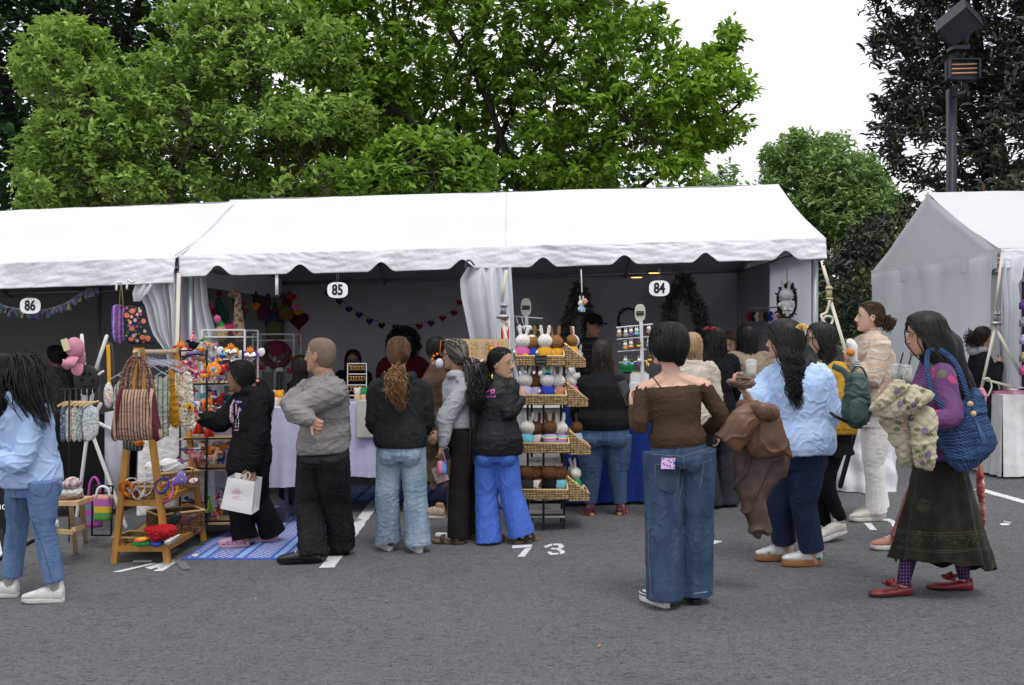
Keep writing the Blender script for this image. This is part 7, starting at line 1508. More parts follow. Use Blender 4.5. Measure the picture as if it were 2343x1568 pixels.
# pvc stand with caps
pv=empty('pipe_stand',P(215,1190,8.2),'white plastic pipe A frame stand in booth 86','stand')
for a,b in (((187,768),(194,850)),((194,850),(200,1000)),((244,770),(218,848)),((218,848),(176,1180)),((176,830),(199,960)),((199,960),(288,1205)),((200,955),(258,985)),((230,925),(190,1000))):
    MB().tube([P(*a,8.15),P(*b,8.15)],.016,8).build('pipe',whitem,pv)
MB().ell(P(199,870,8.05),(.11,0,.0),(0,.03,0),(0,0,.13),20,8).build('round_plate',mat('dark_disc_mat',(.02,.021,.022),.6),pv)
for k in range(6): a=k*1.05; MB().sph(P(199+13*math.cos(a),870+17*math.sin(a),8.02),.012).build('disc_hole',mat('hole2_mat',(.004,.004,.004),.9),pv)
MB().tube([P(222,860,8.05),P(236,850,8.05)],.010,8).build('peg',whitem,pv); MB().tube([P(186,855,8.05),P(176,862,8.05)],.010,8).build('peg',whitem,pv)
capm=fab('pink_cap_mat',(.55,.24,.32),(.45,.19,.27))
cp=empty('baseball_hat',P(167,800,7.95),'upper dusty pink cap with a pale card tag on the pipe stand','cap')
MB().ell(P(172,797,7.98),(.070,0,.03),(0,.072,0),(-.03,0,.088),16,10).build('crown',capm,cp,remesh=.006); MB().tube([P(168,818,7.92),P(158,830,7.88),P(147,842,7.86)],[(.06,.008),(.062,.006),(.035,.004)],10,sub=3,ref=(.6,.5,.6)).build('brim',capm,cp)
MB().box(P(150,789,7.9),(.055,.004,.10),V(.95,0,.3).normalized(),V(0,1,0),V(-.3,0,.95)).build('card_tag',mat('cream_card_mat',(.6,.52,.32),.7),cp,shade=False)
cp=empty('baseball_hat',P(182,830,8.0),'lower dusty pink cap hanging brim down on the pipe stand','cap')
MB().ell(P(183,824,8.06),(.045,0,0),(0,.06,0),(0,0,.07),16,10).build('crown',capm,cp,remesh=.006); MB().tube([P(178,835,7.98),P(176,850,7.96),P(174,858,7.96)],[(.05,.01),(.05,.008),(.03,.006)],10,sub=3,ref=(1,0,0)).build('brim',capm,cp)
bs=empty('bag_strap',P(248,860,7.9),'yellow and olive bag straps hanging beside the wooden rack','strap')
MB().tube([P(246,790,7.9),P(248,810,7.9),P(250,880,7.9)],[(.016,.004)]*3,8,sub=3,ref=(1,0,0)).build('yellow_strap',dr['yellow'],bs); MB().tube([P(244,790,7.92),P(252,786,7.92),P(257,810,7.92),P(260,880,7.92)],[(.014,.004)]*4,8,sub=3,ref=(1,0,0)).build('olive_strap',mat('olive_strap_mat',(.06,.06,.045),.8),bs)
MB().ell(P(248,905,7.88),(.04,0,0),(0,.03,0),(0,0,.11)).build('beaded_pouch',emb,bs)
pr_=empty('pouch_rail',P(180,900,7.8),'black rail of printed pouches on pale wooden hangers','rail'); MB().tube([P(135,892,7.8),P(222,888,7.8)],.006,6).build('rail_bar',black,pr_); MB().tube([P(158,892,7.8),V(P(158,0,7.8).x,7.8,gz(-3.4))],.006,6).build('rail_post',black,pr_)
prm=[mat('print_%d_mat'%i,a,.9,voro=(60,c)) for i,(a,c) in enumerate([((.4,.4,.38),[(.5,.5,.47),(.1,.12,.16),(.3,.3,.3)]),((.5,.48,.45),[(.6,.58,.55),(.35,.05,.05),(.2,.2,.25)]),((.1,.14,.2),[(.08,.12,.22),(.4,.42,.45),(.02,.03,.06)]),((.2,.26,.22),[(.3,.35,.3),(.08,.1,.08),(.5,.5,.45)]),((.45,.47,.48),[(.6,.62,.62),(.12,.2,.26),(.3,.36,.4)])])]
ptx=['dark teal printed pouch at the left of the pouch rail','grey checked pouch second on the pouch rail','white pouch with red motif on the pouch rail','green speckled pouch in the middle of the pouch rail','dark blue printed pouch behind the pale one','pale blue leaf print pouch at the front right of the pouch rail']
for i in range(6):
    u=145+i*12.5; Yq=7.86-.02*i; root=empty('printed_pouch',P(u,940,Yq),ptx[i],'pouch','printed pouches on hangers'); w_=7 if i<5 else 16
    soft('pouch_cloth',None,None,[(u-w_,940),(u+w_,934),(u+w_+1,1000-(i==5)*6),(u-w_+1,1008)],Yq,.012,prm[(2,0,1,3,2,4)[i]],parent=root,amp=.003,vox=.006)
    MB().tube([P(u-13,930,Yq),P(u+2,922,Yq),P(u+18,919,Yq)],[(.010,.006)]*3,8).build('wooden_hanger',palew,root); MB().tube([P(u+3,921,Yq),P(u+4,900,Yq),P(u+4,890,7.8)],.003,5).build('hook_wire',steel,root)
# stool, cloths, tote
stl=empty('wooden_stool',G(165,1262),'small pine stool with folded cloths behind the blue hoodie woman','stool')
Ys=6.95; MB().box(P(156,1146,Ys),(.26,.26,.03)).build('seat',palew,stl,shade=False)
leg_set(stl,[(G(174,1266),P(162,1152,Ys-.1)),(G(196,1240),P(186,1150,Ys+.1)),(G(128,1262),P(126,1152,Ys-.08))],.032,palew); MB().bar(P(128,1215,Ys-.08),P(168,1218,Ys-.08),.03,.03).bar(P(168,1212,Ys-.08),P(190,1205,Ys+.1),.03,.03).build('stretcher',palew,stl,shade=False)
for i,(pl,mm,lb) in enumerate([([(132,1138),(150,1126),(180,1128),(190,1136),(160,1145)],fab('dusty_rose_mat',(.42,.28,.27)),'dusty rose folded cloth at the bottom of the stool pile'),([(134,1126),(146,1112),(172,1114),(188,1128),(160,1136)],cloth_white,'white folded cloth in the stool pile'),([(140,1114),(152,1096),(170,1092),(182,1108),(165,1118)],mat('pink_stripe_cloth_mat',(.5,.35,.35),.9,stripes=('X',30,[(.5,(.55,.5,.5)),(.5,(.4,.25,.25))])),'striped folded cloth on top of the stool pile')]): soft('folded_cloth',lb,'cloth',pl,Ys-.02*i,.09,mm,amp=.008,freq=24)
soft('canvas_tote','plain white canvas tote hanging off the stool edge','bag',[(110,1140),(125,1138),(128,1180),(137,1206),(118,1208),(104,1206)],6.8,.03,cloth_white)
bst=empty('bag_stand',P(240,1210,7.6),'black wire stand holding two plastic woven bags','stand')
for a,b in (((258,1112),(254,1225)),((212,1112),(258,1112)),((212,1112),(210,1225)),((210,1225),(254,1225)),((215,1128),(256,1128))): MB().bar(P(*a,7.55),P(*b,7.55),.012).build('wire',black,bst,shade=False)
def plasticbag(label,u0,u1,v0,v1,Y,strp,hc_,hv):
    root=empty('woven_plastic_bag',P((u0+u1)/2,v1,Y),label,'bag','woven plastic bags'); c0=P((u0+u1)/2,v1,Y); w0=(u1-u0)/2*Y/F; H_=(v1-v0)/F*Y
    m=MB(); n=40; rg=[]
    for j in range(10):
        t=j/9; w_=w0*(.8+.22*t); vs_=[]
        rg.append((c0+V(0,0,H_*t),V(w_,0,0),V(0,w_*.55,0)))
    m.loft(rg,40,sq=.6); m.build('bag_body',strp,root,disp=lambda w,n_:.003*np.sin((w[:,0])*300))
    for dy in (-.04,.05): MB().tube([P(u0+6,v0+2,Y+dy),P(u0+10,v0-hv*.7,Y+dy),P((u0+u1)/2,v0-hv,Y+dy),P(u1-10,v0-hv*.7,Y+dy),P(u1-6,v0+2,Y+dy)],.010,8,sub=3).build('handle',hc_,root)
plasticbag('magenta and teal woven plastic bag on the wire stand',196,236,1138,1206,7.75,mat('purple_weave_mat',(.3,.05,.25),.5,stripes=('Z',11,[(.6,(.34,.06,.30)),(.4,(.08,.22,.24))]),bump=.8,bscale=80,bdist=.005),mat('magenta_cord_mat',(.4,.06,.30),.5),46)
plasticbag('small peach pink yellow and green woven plastic bag on the stand',214,257,1133,1191,7.45,mat('sherbet_weave_mat',(.6,.3,.25),.5,stripes=('Z',4.6,[(.3,(.10,.32,.08)),(.22,(.68,.47,.04)),(.26,(.45,.13,.42)),(.22,(.70,.33,.26))]),bump=.8,bscale=80,bdist=.005),whitem,20)
# black sandwich board at left edge
sbd=empty('sandwich_board',P(-20,1300,6.6),'black sandwich board with white letters cut off by the left edge','sign')
MB().box(P(-33,1140,6.55),(.36,.02,.58),V(1,0,0),V(0,1,.08).normalized(),V(0,-.08,1).normalized()).build('board_panel',mat('chalk_card_mat',(.012,.012,.013),.7),sbd,shade=False); text_plane('lettering','inca',P(5,1158,6.52),.055,mat('sign_white_mat',(.86,.86,.86),.5),sbd,bold=.01)
MB().bar(P(0,1212,6.45),P(18,1300,6.3),.022).bar(P(-30,1296,6.4),P(86,1232,7.0),.02).build('base_frame',black,sbd,shade=False); MB().bar(P(112,1195,7.0),P(137,1300,6.6),.03).build('base_frame',black,sbd,shade=False)
# ---------------- heart garland and items in booth 85
hg=empty('heart_garland',P(900,740,11.3),'string of felt hearts from green to red along the back of booth 85','garland')
hc_=['2a4a30','1f4a3a','1b3f4a','24355c','1c2c5c','1a2a6a','101018','2a1a48','6a1418','6e1020','5a1a4a','700f18','741518','8a2c14']
hp_=[(745,668),(773,692),(794,709),(818,720),(845,736),(872,747),(912,751),(938,753),(968,747),(995,740),(1019,728),(1045,717),(1053,692),(1068,690)]
hp_=[(749,672),(776,691),(798,709),(821,722),(845,736),(873,746),(905,750),(930,753),(959,748),(986,741),(1012,729),(1038,717),(1052,693)]
MB().tube([P(u,v-8,11.32) for u,v in hp_],.003,5,sub=3).build('string',black,hg)
def heart(u,v,r,Y,T=.5):
    k=Y/F*r/16; m=MB(); ring=[(16*math.sin(a)**3,13*math.cos(a)-5*math.cos(2*a)-2*math.cos(3*a)-math.cos(4*a)) for a in np.linspace(0,2*math.pi,28,endpoint=False)]
    c=P(u,v,Y); n=28; vs=[];fs=[]
    for sg in (1,-1):
        for s,t in ((1,0),(.85,.6),(.55,.9)): vs+=[c+V(x*k*s,-sg*t*T*k*10,(y+1)*k*s) for x,y in ring]
        vs.append(c+V(0,-sg*T*k*11,0))
    M2=3*n+1
    for h in (0,1):
        o=h*M2
        for i in range(n):
            j=(i+1)%n; fs+=[(o+i,o+j,o+n+j,o+n+i),(o+n+i,o+n+j,o+2*n+j,o+2*n+i),(o+2*n+i,o+2*n+j,o+3*n)]
    return m.add(vs,fs)
for (u,v),c_ in zip(hp_,hc_[1:]): heart(u,v,8.5,11.3).build('felt_heart',fab('felt_%s_mat'%c_,c_),hg)
def hang_heart(label,u,v,r,Y,ca,cb,cc,line=60,tail=True,parent=None):
    root=empty('heart_pillow',P(u,v,Y),label,'heart','stuffed hearts with flames'); heart(u,v,r,Y,.35).build('outer_heart',ca,root)
    m=heart(u,v,r*.72,Y-.05,.3); m.build('inner_heart',cb,root)
    m=MB()
    for dx in (-5,0,5): m.tube([P(u+dx*r/22,v-r*.75,Y),P(u+dx*1.2*r/22,v-r*1.12-(3 if dx==0 else 0),Y)],[.017*r/16,.006],8)
    m.build('flame',cc,root)
    if line: MB().tube([P(u,v-r,Y),P(u-3,v-r-line,Y)],.0025,4).build('cord',dr['orange'],root)
    if tail: MB().tube([P(u+3,v+r*.9,Y),P(u+4,v+r*1.5,Y),P(u+4,v+r*2.2,Y)],[.01,.03,.022],8).build('tassel',dr['orange'],root)
    return root
hang_heart('large magenta and cream stuffed heart hanging on the left tent wall',463,708,26,9.6,dr['pink'],dr['red'],dr['yellow'],50)
hang_heart('pink and white stuffed heart hanging above the wooden rack end',414,808,22,8.3,dr['red'],dr['cream'],dr['orange'],26)
hang_heart('dark maroon stuffed heart at the back of booth 85',683,735,24,11.2,yarn('maroon',(.10,.01,.03)),yarn('maroon2',(.07,.008,.02)),dr['yellow'],50)
hang_heart('small mirror heart with yellow frame and orange crown',528,810,19,8.6,dr['yellow'],mat('mirror_mat',(.7,.7,.68),.08,metal=1),dr['orange'],0,False)
hang_heart('small mirror heart with purple frame and orange crown',572,818,19,8.6,dr['purple'],mat('mirror_mat',(.7,.7,.68),.08,metal=1),dr['orange'],0,False)
for u,v,lb in ((549,811,'white felt wing right of the yellow mirror heart'),(597,806,'white felt wing right of the purple mirror heart'),(503,803,'white felt wing left of the yellow mirror heart'),(449,712,'white felt wing behind the large hanging heart')): soft('felt_wing',lb,'decoration',[(u-7,v-6),(u+6,v-10),(u+9,v+2),(u+3,v+10),(u-6,v+7)],8.62 if v>750 else 9.62,.012,cloth_white,amp=.002,group='white felt wings')
# white wire shelves
def wireshelf(label,us,Y,d,vt,shelves,legv):
    root=empty('wire_shelf',P((us[0]+us[1])/2,legv,Y),label,'shelf')
    for u in us:
        for y in (Y,Y+d): MB().bar(P(u,vt,Y)+V(0,y-Y,0),P(u,legv,Y)+V(0,y-Y,0),.016).build('post',whitepaint,root,shade=False)
    for v in shelves: MB().box((P(us[0],v,Y)+P(us[1],v,Y))/2+V(0,d/2,0),((us[1]-us[0])*Y/F,d,.012)).build('shelf_panel',whitepaint,root,shade=False)
    MB().bar(P(us[0],vt,Y),P(us[1],vt,Y),.014).bar(P(us[0],vt,Y)+V(0,d,0),P(us[1],vt,Y)+V(0,d,0),.014).build('top_rail',whitepaint,root,shade=False); return root
wireshelf('white wire shelf with toys behind the black rack',(462,560),8.75,.45,755,(771,822,880,930),1000)
wireshelf('white shelf with woven cactus at the back of booth 85',(578,672),10.6,.35,765,(779,848,900),980)
# woven cactus plant
wc=empty('woven_cactus',P(629,775,10.75),'large woven straw cactus in a green basket on the back shelf','decoration')
k=10.75/F
MB().tube([P(629,775,10.75),P(629,755,10.75)],[20*k,22*k],16).build('basket_pot',wickermat('green_wicker_mat',(.12,.11,.05),(.06,.06,.03)),wc)
for u,v,r,c_ in ((628,737,23,(.03,.05,.12)),(604,716,17,(.16,.03,.07)),(607,692,14,(.14,.05,.07)),(655,716,18,(.22,.14,.03)),(657,694,11,(.20,.05,.05)),(628,712,8,(.35,.08,.12)),(587,685,10,(.03,.07,.05)),(648,679,8,(.22,.06,.08)),(662,672,6,(.10,.14,.02)),(613,678,6,(.03,.08,.2)),(628,700,6,(.02,.10,.05)),(582,673,7,(.12,.02,.04))):
    MB().ell(P(u,v,10.75+(r%3)*.03),(r*k,0,0),(0,r*k*.8,0),(0,0,r*k*1.12),14,10).build('woven_ball',mat('straw_%d%d_mat'%(u,v),tuple(x*.6 for x in c_),.9,stripes=('X',30,[(.6,tuple(x*.6 for x in c_)),(.4,tuple(x*.3 for x in c_))]),bump=.7,bscale=60,bdist=.01),wc)  # straw tones scaled down, the dimness of the booth put into the colour
for u,v,c_ in ((585,704,'orange'),(676,707,'pink'),(668,684,'red')): MB().tube([P(u,v+5,10.7),P(u-6,v-6,10.7)],[.01,.02],6).tube([P(u,v+5,10.7),P(u+1,v-8,10.7)],[.01,.02],6).tube([P(u,v+5,10.7),P(u+7,v-5,10.7)],[.01,.02],6).build('flower_crown',dr[c_],wc)
gr=empty('toy_giraffe',P(547,770,9.0),'tall brown patterned plush giraffe on the white wire shelf','toy')
gm=mat('giraffe_mat',(.22,.16,.10),.9,voro=(24,[(.08,.035,.025),(.10,.045,.03)])); MB().tube([P(548,770,8.95),P(546,735,8.95),P(544,700,8.95),P(543,676,8.95),P(536,672,8.93)],[.055,.05,.035,.03,.035],12,sub=4).build('body',gm,gr,remesh=.008); MB().tube([P(530,665,8.93),P(536,672,8.93),P(527,676,8.9)],[.03,.04,.025],8).build('head',mat('giraffe_head_mat',(.09,.06,.045),.9),gr)  # browns lowered to imitate the shade inside the booth
dc=empty('felt_cactus',P(500,700,9.3),'dark green felt cactus with red flowers hanging at the left of booth 85','decoration')
for u,v,r in ((503,705,11),(512,722,13),(500,690,8),(545,706,12),(552,725,11),(540,690,9)): MB().ell(P(u,v,9.35),(r*9.3/F,0,0),(0,.04,0),(0,0,r*9.3/F*1.3)).build('pad',yarn('deep_green',(.015,.05,.03)),dc)
for u,v in ((501,672),(490,712),(556,695),(562,712)): MB().sph(P(u,v,9.3),.03).build('flower',yarn('maroon',(.10,.01,.03)),dc)
# many small stuffed animals on the black rack
def critter(label,u,v,Y,r,body,headc,kind='animal',face=-90,group='embroidered plush animals',earc=None):
    """embroidered stuffed animal: body, legs, neck, muzzle, ears, tail"""
    k=r*Y/F; root=empty('plush_'+kind,P(u,v,Y),label,'toy',group); f=V(math.sin(R(face)),math.cos(R(face)),0); s=V(f.y,-f.x,0); c=P(u,v,Y)+V(0,0,0); U=V(0,0,1)
    m=MB()
    if kind=='bird':
        m.ell(c,f*k*.9,s*k*.5,U*k*.75,12,8); m.tube([c-f*k*.6,c-f*k*1.3+U*k*.5],[k*.35,k*.12],8)
    else:
        m.tube([c-f*k*.6,c+f*k*.5],[k*.42,k*.45],12)
        for a in (-.55,.5):
            for b in (-.25,.25): m.tube([c+f*k*a+s*k*b,c+f*k*a+s*k*b-U*k*.9],[k*.2,k*.17],8)
        m.tube([c+f*k*.5+U*k*.1,c+f*k*.75+U*k*.7],[k*.36,k*.3],10); m.tube([c-f*k*.8,c-f*k*1.15+U*k*.4],[k*.12,k*.1],6)
    m.build('body',body,root,remesh=max(.005,k*.12))
    h=MB(); hc=c+f*k*.85+U*k*(.85 if kind!='bird' else .7); h.ell(hc,f*k*.42,s*k*.34,U*k*.36,10,8); h.tube([hc,hc+f*k*.6-U*k*.1],[k*.28,k*.17 if kind!='bird' else k*.05],8); h.build('head',headc,root,remesh=max(.005,k*.1))
    for b in (-1,1):
        if kind!='bird': MB().tube([hc+s*k*.2*b+U*k*.25,hc+s*k*.32*b+U*k*.62],[k*.13,k*.07],6).build('ear',earc or body,root)
        MB().sph(hc+f*k*.2+s*k*.33*b+U*k*.1,k*.07,6,5).build('eye',mat('toy_eye_mat',(.01,.01,.01),.2),root)
    return root
E1=mat('embroidery_a_mat',(.55,.04,.12),.9,voro=(38,[(.7,.3,.02),(.05,.3,.45),(.65,.55,.5),(.55,.04,.25),(.1,.35,.08)]),bump=.5,bscale=90,bdist=.004); E2_=mat('embroidery_b_mat',(.75,.25,.03),.9,voro=(34,[(.6,.03,.1),(.7,.55,.05),(.2,.04,.3),(.65,.6,.6)]),bump=.5,bscale=90,bdist=.004)
E3_=mat('embroidery_c_mat',(.62,.58,.6),.9,voro=(42,[(.55,.05,.1),(.06,.12,.45),(.7,.4,.03),(.15,.35,.1),(.3,.08,.35)]),bump=.5,bscale=90,bdist=.004); E4=mat('embroidery_d_mat',(.16,.10,.28),.9,voro=(40,[(.5,.06,.15),(.05,.25,.3),(.6,.4,.1),(.4,.35,.3)]),bump=.5,bscale=90,bdist=.004)
E5=mat('embroidery_e_mat',(.42,.30,.18),.9,voro=(36,[(.5,.05,.08),(.3,.1,.35),(.6,.4,.1)]),bump=.5,bscale=90,bdist=.004)
br=empty('wire_toy_rack',P(480,1215,7.8),'tall black metal rack crowded with embroidered plush toys','rack')
for u,y in ((396,8.15),(440,8.15),(473,7.72),(555,8.1),(412,7.95)): MB().bar(P(u,800 if u>400 else 802,y),V(P(u,0,y).x,y,gz(-2.4)),.013).build('post',black,br,shade=False)
MB().tube([P(420,822,7.75),P(435,812,7.73),P(465,812,7.72),P(473,825,7.72),P(473,860,7.72)],.008,6,sub=3).build('arched_rail',black,br)
MB().tube([P(398,804,8.1),P(455,801,8.1)],.007,6).tube([P(398,816,8.0),P(462,815,8.0)],.007,6).build('rail',black,br)
for v_ in (876,1001,1069,1190):
    MB().box((P(425,v_,7.95)+P(555,v_,7.95))/2,(.46,.36,.012)).build('shelf_board',palew,br,shade=False); MB().bar(P(420,v_+4,7.74),P(560,v_+2,7.74),.014).bar(P(412,v_-40 if v_!=876 else 855,7.76),P(473,v_-40 if v_!=876 else 857,7.74),.008).build('crossbar',black,br,shade=False)
CR=[('yellow embroidered llama head leaning right on the top tier',482,838,7.78,17,dr['yellow'],dr['yellow'],'llama',80,dr['red']),('white plush cat sitting behind the yellow llama',487,812,7.95,18,Yw,Yw,'cat',150,dr['pink']),('white plush unicorn with blue ear at the right of the top tier',520,840,7.85,15,E1,Yw,'unicorn',80,dr['sky']),
 ('bright red plush bird with long beak on the top tier',506,848,7.75,15,dr['red'],dr['red'],'bird',60,None),('magenta embroidered dog on the top tier left',455,852,7.76,15,E1,E1,'dog',-90,dr['pink']),('orange embroidered donkey on the top tier centre',470,860,7.72,12,E2_,E2_,'donkey',90,dr['red']),
 ('small green and brown floral armadillo on the top shelf right',507,866,7.75,11,E4,dr['green'],'armadillo',90,None),('black plush toucan with blue wing at the back of the top rail',441,790,8.1,13,dr['charcoal2'],dr['charcoal2'],'bird',-80,None),('pale pink plush dog behind the toucan',459,822,8.05,13,dr['peach'],dr['peach'],'dog',-80,None),
 ('pink plush horse with orange face on the white wire shelf',524,750,8.95,17,yarn('raspberry',(.36,.03,.10)),dr['orange'],'horse',80,dr['red']),('white embroidered plush elephant below the top shelf',445,925,7.78,18,E3_,E3_,'elephant',-90,dr['pink']),('orange plush fox with white muzzle in the middle tier',474,920,7.76,14,dr['orange'],Yw,'fox',80,dr['red']),
 ('red plush unicorn with striped horn in the middle tier',497,915,7.8,14,dr['red'],dr['red'],'unicorn',80,dr['peach']),('small teal plush dragon with lilac face in the middle tier',514,912,7.88,13,yarn('teal',(.01,.13,.13)),dr['lilac'],'dragon',80,dr['green']),('orange embroidered turtle in the middle tier',470,948,7.74,12,E2_,E2_,'turtle',90,None),('maroon embroidered bear at the left of the middle tier',452,950,7.78,12,E1,E1,'bear',-80,None),
 ('white plush goat lying on the third tier',449,1030,7.78,13,E3_,Yw,'goat',90,dr['peach']),('pale blue plush llama with yellow ears on the third tier',489,1025,7.82,13,E2_,yarn('pale_aqua',(.22,.48,.52)),'llama',80,dr['yellow']),('tan embroidered elephant on the third tier right',484,1048,7.74,16,E5,E5,'elephant',90,None),('dusty pink plush armadillo on the third tier left',448,1045,7.76,13,yarn('dusty_pink',(.42,.16,.18)),E1,'armadillo',-90,None),
 ('purple embroidered pig on the third tier left end',420,1056,7.85,11,E4,yarn('plum',(.12,.03,.07)),'pig',-90,None),('navy embroidered cat at the right edge of the third tier',505,1052,7.85,10,yarn('navy',(.02,.04,.2)),E4,'cat',80,None),('pink crowned plush bird at the back of the third tier',467,1008,7.95,11,dr['peach'],dr['peach'],'bird',-90,None),
 ('grey embroidered whale on the bottom shelf',470,1180,7.76,14,yarn('slate',(.09,.11,.14)),E4,'whale',90,None),('red and orange embroidered parrot on the bottom shelf left',430,1160,7.85,13,E2_,dr['orange'],'bird',-80,None),('dark green embroidered frog on the bottom shelf',447,1170,7.78,11,yarn('moss',(.05,.09,.03)),E1,'frog',90,None),('white and pink plush lamb beside the green tasselled toy',496,1140,7.9,11,Yw,dr['pink'],'lamb',80,None),('small orange plush lion low behind the rack leg',420,1180,7.8,9,dr['orange'],E2_,'lion',-90,None)]
for lb,u,v,y,r,bm,hm,kd,fc,ec in CR: critter(lb,u,v,y,r,bm,hm,kd,fc,earc=ec)
def tassel(label,u,v,Y,w,h,m,name='tassel'):
    root=empty(name,P(u,v,Y),label,'tassel'); rr_=np.random.RandomState(int(u)); n=90; pa=[]
    for i in range(n):
        a=rr_.rand()*6.28; q=rr_.rand()**.5; pa.append([tuple(P(u,v-h/2,Y)+V(math.cos(a)*q*w*.3*t*Y/F*(1+.3*t),math.sin(a)*q*.05*t,-t*h*Y/F)) for t in (0,.3,.7,1)])
    strands('fringe',pa,np.array([.004,.005,.005,.003]),m,root,rr_.rand(n)); MB().sph(P(u,v-h/2,Y),.014).build('knot',m,root)
vm=lambda n,a,b: mat(n,a,.9,var=[a,b])
tassel('thick red orange tassel fringe hanging below the crocheted goods',455,975,7.5,44,36,vm('tassel_red_mat',(.5,.02,.01),(.7,.08,.02))); tassel('bright red tassel beside the sleeve of the girl',478,985,7.6,34,28,vm('tassel_red2_mat',(.45,.01,.01),(.6,.04,.02))); tassel('blue purple tassel under the top shelf of the toy rack',492,905,7.8,18,18,vm('tassel_blue_mat',(.05,.03,.3),(.1,.06,.45)))
tassel('green shaggy pom pom toy on the bottom shelf',478,1155,7.75,40,34,vm('tassel_green_mat',(.10,.22,.04),(.35,.42,.15))); tassel('pink and white pom pom hair on the black toucan',442,770,8.1,30,16,vm('tassel_pink_mat',(.55,.05,.15),(.7,.5,.5))); tassel('green and pink pom pom behind the white cat',470,783,8.0,24,16,vm('tassel_mix_mat',(.1,.3,.1),(.6,.3,.3)))
tassel('orange tassel strip right of the girl at booth 85',536,900,8.4,12,80,vm('tassel_orange_mat',(.7,.2,.01),(.8,.35,.02)))
pom=empty('flower_basket',P(508,765,8.95),'small straw basket with a green and pink yarn cactus on the wire shelf','basket'); MB().tube([P(508,768,8.95),P(508,758,8.95)],[.055,.065],12).build('basket_body',wick2,pom); MB().tube([P(507,755,8.93),P(506,742,8.93)],[.03,.025],8).sph(P(501,737,8.93),.03).build('yarn_cactus',dr['green'],pom); MB().sph(P(497,730,8.9),.035).build('yarn_flower',dr['pink'],pom)
disc=empty('embroidered_disc',P(489,846,7.7),'round pink and orange embroidered fan on the top tier','decoration'); MB().ell(P(489,846,7.68),(17*7.7/F,0,0),(0,.015,0),(0,0,17*7.7/F)).build('fan_disc',E2_,disc); MB().ell(P(488,844,7.665),(5*7.7/F,0,0),(0,.01,0),(0,0,5*7.7/F)).build('fan_eye',dr['sky'],disc)
wr=empty('sun_wreath',P(632,806,10.6),'dark red woven sun face wreath on the back shelf','decoration')
MB().tube([P(632+28*math.cos(a),812+25*math.sin(a),10.55) for a in np.linspace(0,2*math.pi,15)],.04,8,sub=2,round_=False).build('wreath_ring',mat('maroon_mix_mat',(.08,.02,.03),.9,voro=(20,[(.14,.02,.04),(.06,.07,.02),(.12,.05,.02)])),wr); m=MB()
for i in range(12): a=i*math.pi/6; m.tube([P(632+8*math.cos(a),802+8*math.sin(a),10.5),P(632+20*math.cos(a),800+18*math.sin(a),10.5)],[.03,.008],6)
m.build('sun_rays',yarn('wine',(.20,.02,.06)),wr)
for u,v,lb in ((592,832,'small doll with dark braids at the left of the back shelf'),(615,838,'small doll in grey dress on the back shelf'),(639,836,'small doll in white blouse on the back shelf right')):
    d_=empty('small_doll',P(u,v+12,10.55),lb,'doll','dolls on the back shelf'); MB().ell(P(u,v-6,10.55),(.035,0,0),(0,.03,0),(0,0,.04)).build('head',skin('dim'),d_); MB().loft([(P(u,v,10.55),V(.02,0,0),V(0,.02,0)),(P(u,v+14,10.55),V(.06,0,0),V(0,.05,0))],12).build('dress',dr['grey'] if u==615 else dr['red'] if u==592 else dr['white'],d_); MB().ell(P(u,v-9,10.57),(.04,0,0),(0,.035,0),(0,0,.035)).build('hair',HB,d_)
for u,v,lb in ((672,822,'red felt bird on the string right of the back shelf'),(664,850,'dark red felt bird below on the same string')): 
    o=heart(u,v,9,10.4).build('felt_bird',dr['red'],loc=P(u,v,10.4)); tag(o,lb,'decoration','felt birds on a string')
cs=MB().box(P(633,650,8.75),(.028,.004,.20)).build('white_strip',whitem,loc=P(633,650,8.75)); tag(cs,'white plastic strip hanging from the booth 85 eave','strip')
# counter goods of booth 85
ed=empty('earring_display',P(818,880,9.0),'white framed earring display on the booth 85 counter','display')
m=MB(); 
for v in (832,856,881,905): m.bar(P(795,v,9.0),P(838,v,9.0),.008)
for u in (795,838): m.bar(P(u,832,9.0),P(u,905,9.0),.008)
m.build('frame',whitepaint,ed,shade=False); m=MB()
for v in (838,862,886):
    for i in range(6): m.tube([P(800+i*6,v+4+5*math.cos(a),9.0)+V(5*math.sin(a)*.0035,0,0) for a in np.linspace(0,6.28,8)],.003,4)
m.build('earrings',mat('gold_mat',(.7,.45,.15),.25,metal=1),ed)
lmp=empty('desk_lamp',P(992,830,10.4),'small white shaded lamp at the back of booth 85','lamp'); MB().loft([(P(992,795,10.4),V(.075,0,0),V(0,.075,0)),(P(992,765,10.4),V(.055,0,0),V(0,.055,0))],16).build('lamp_shade',fab('shade_mat',(.35,.33,.30)),lmp); MB().tube([P(992,795,10.4),P(992,870,10.4)],.008,6).build('lamp_stem',palew,lmp)
cg=[('orange','orange felt flowers in a pot on the front corner table',632,905),('yellow','small yellow jar on the front corner table',640,918),('white','white jar with pink lid on the front corner table',622,926),('green','green potted yarn plant on the booth 85 counter',832,905),('red','red yarn ornament on the booth 85 counter',850,912),('cream','cream box of trinkets on the booth 85 counter',818,918),('yellow','yellow topped button tower on the booth 85 counter',868,868),('blue','dark blue ornament beside the button tower',852,880),('tan','tan box at the left end of the booth 85 counter',700,918),('peach','peach ornament on the booth 85 counter right of the display',880,915)]
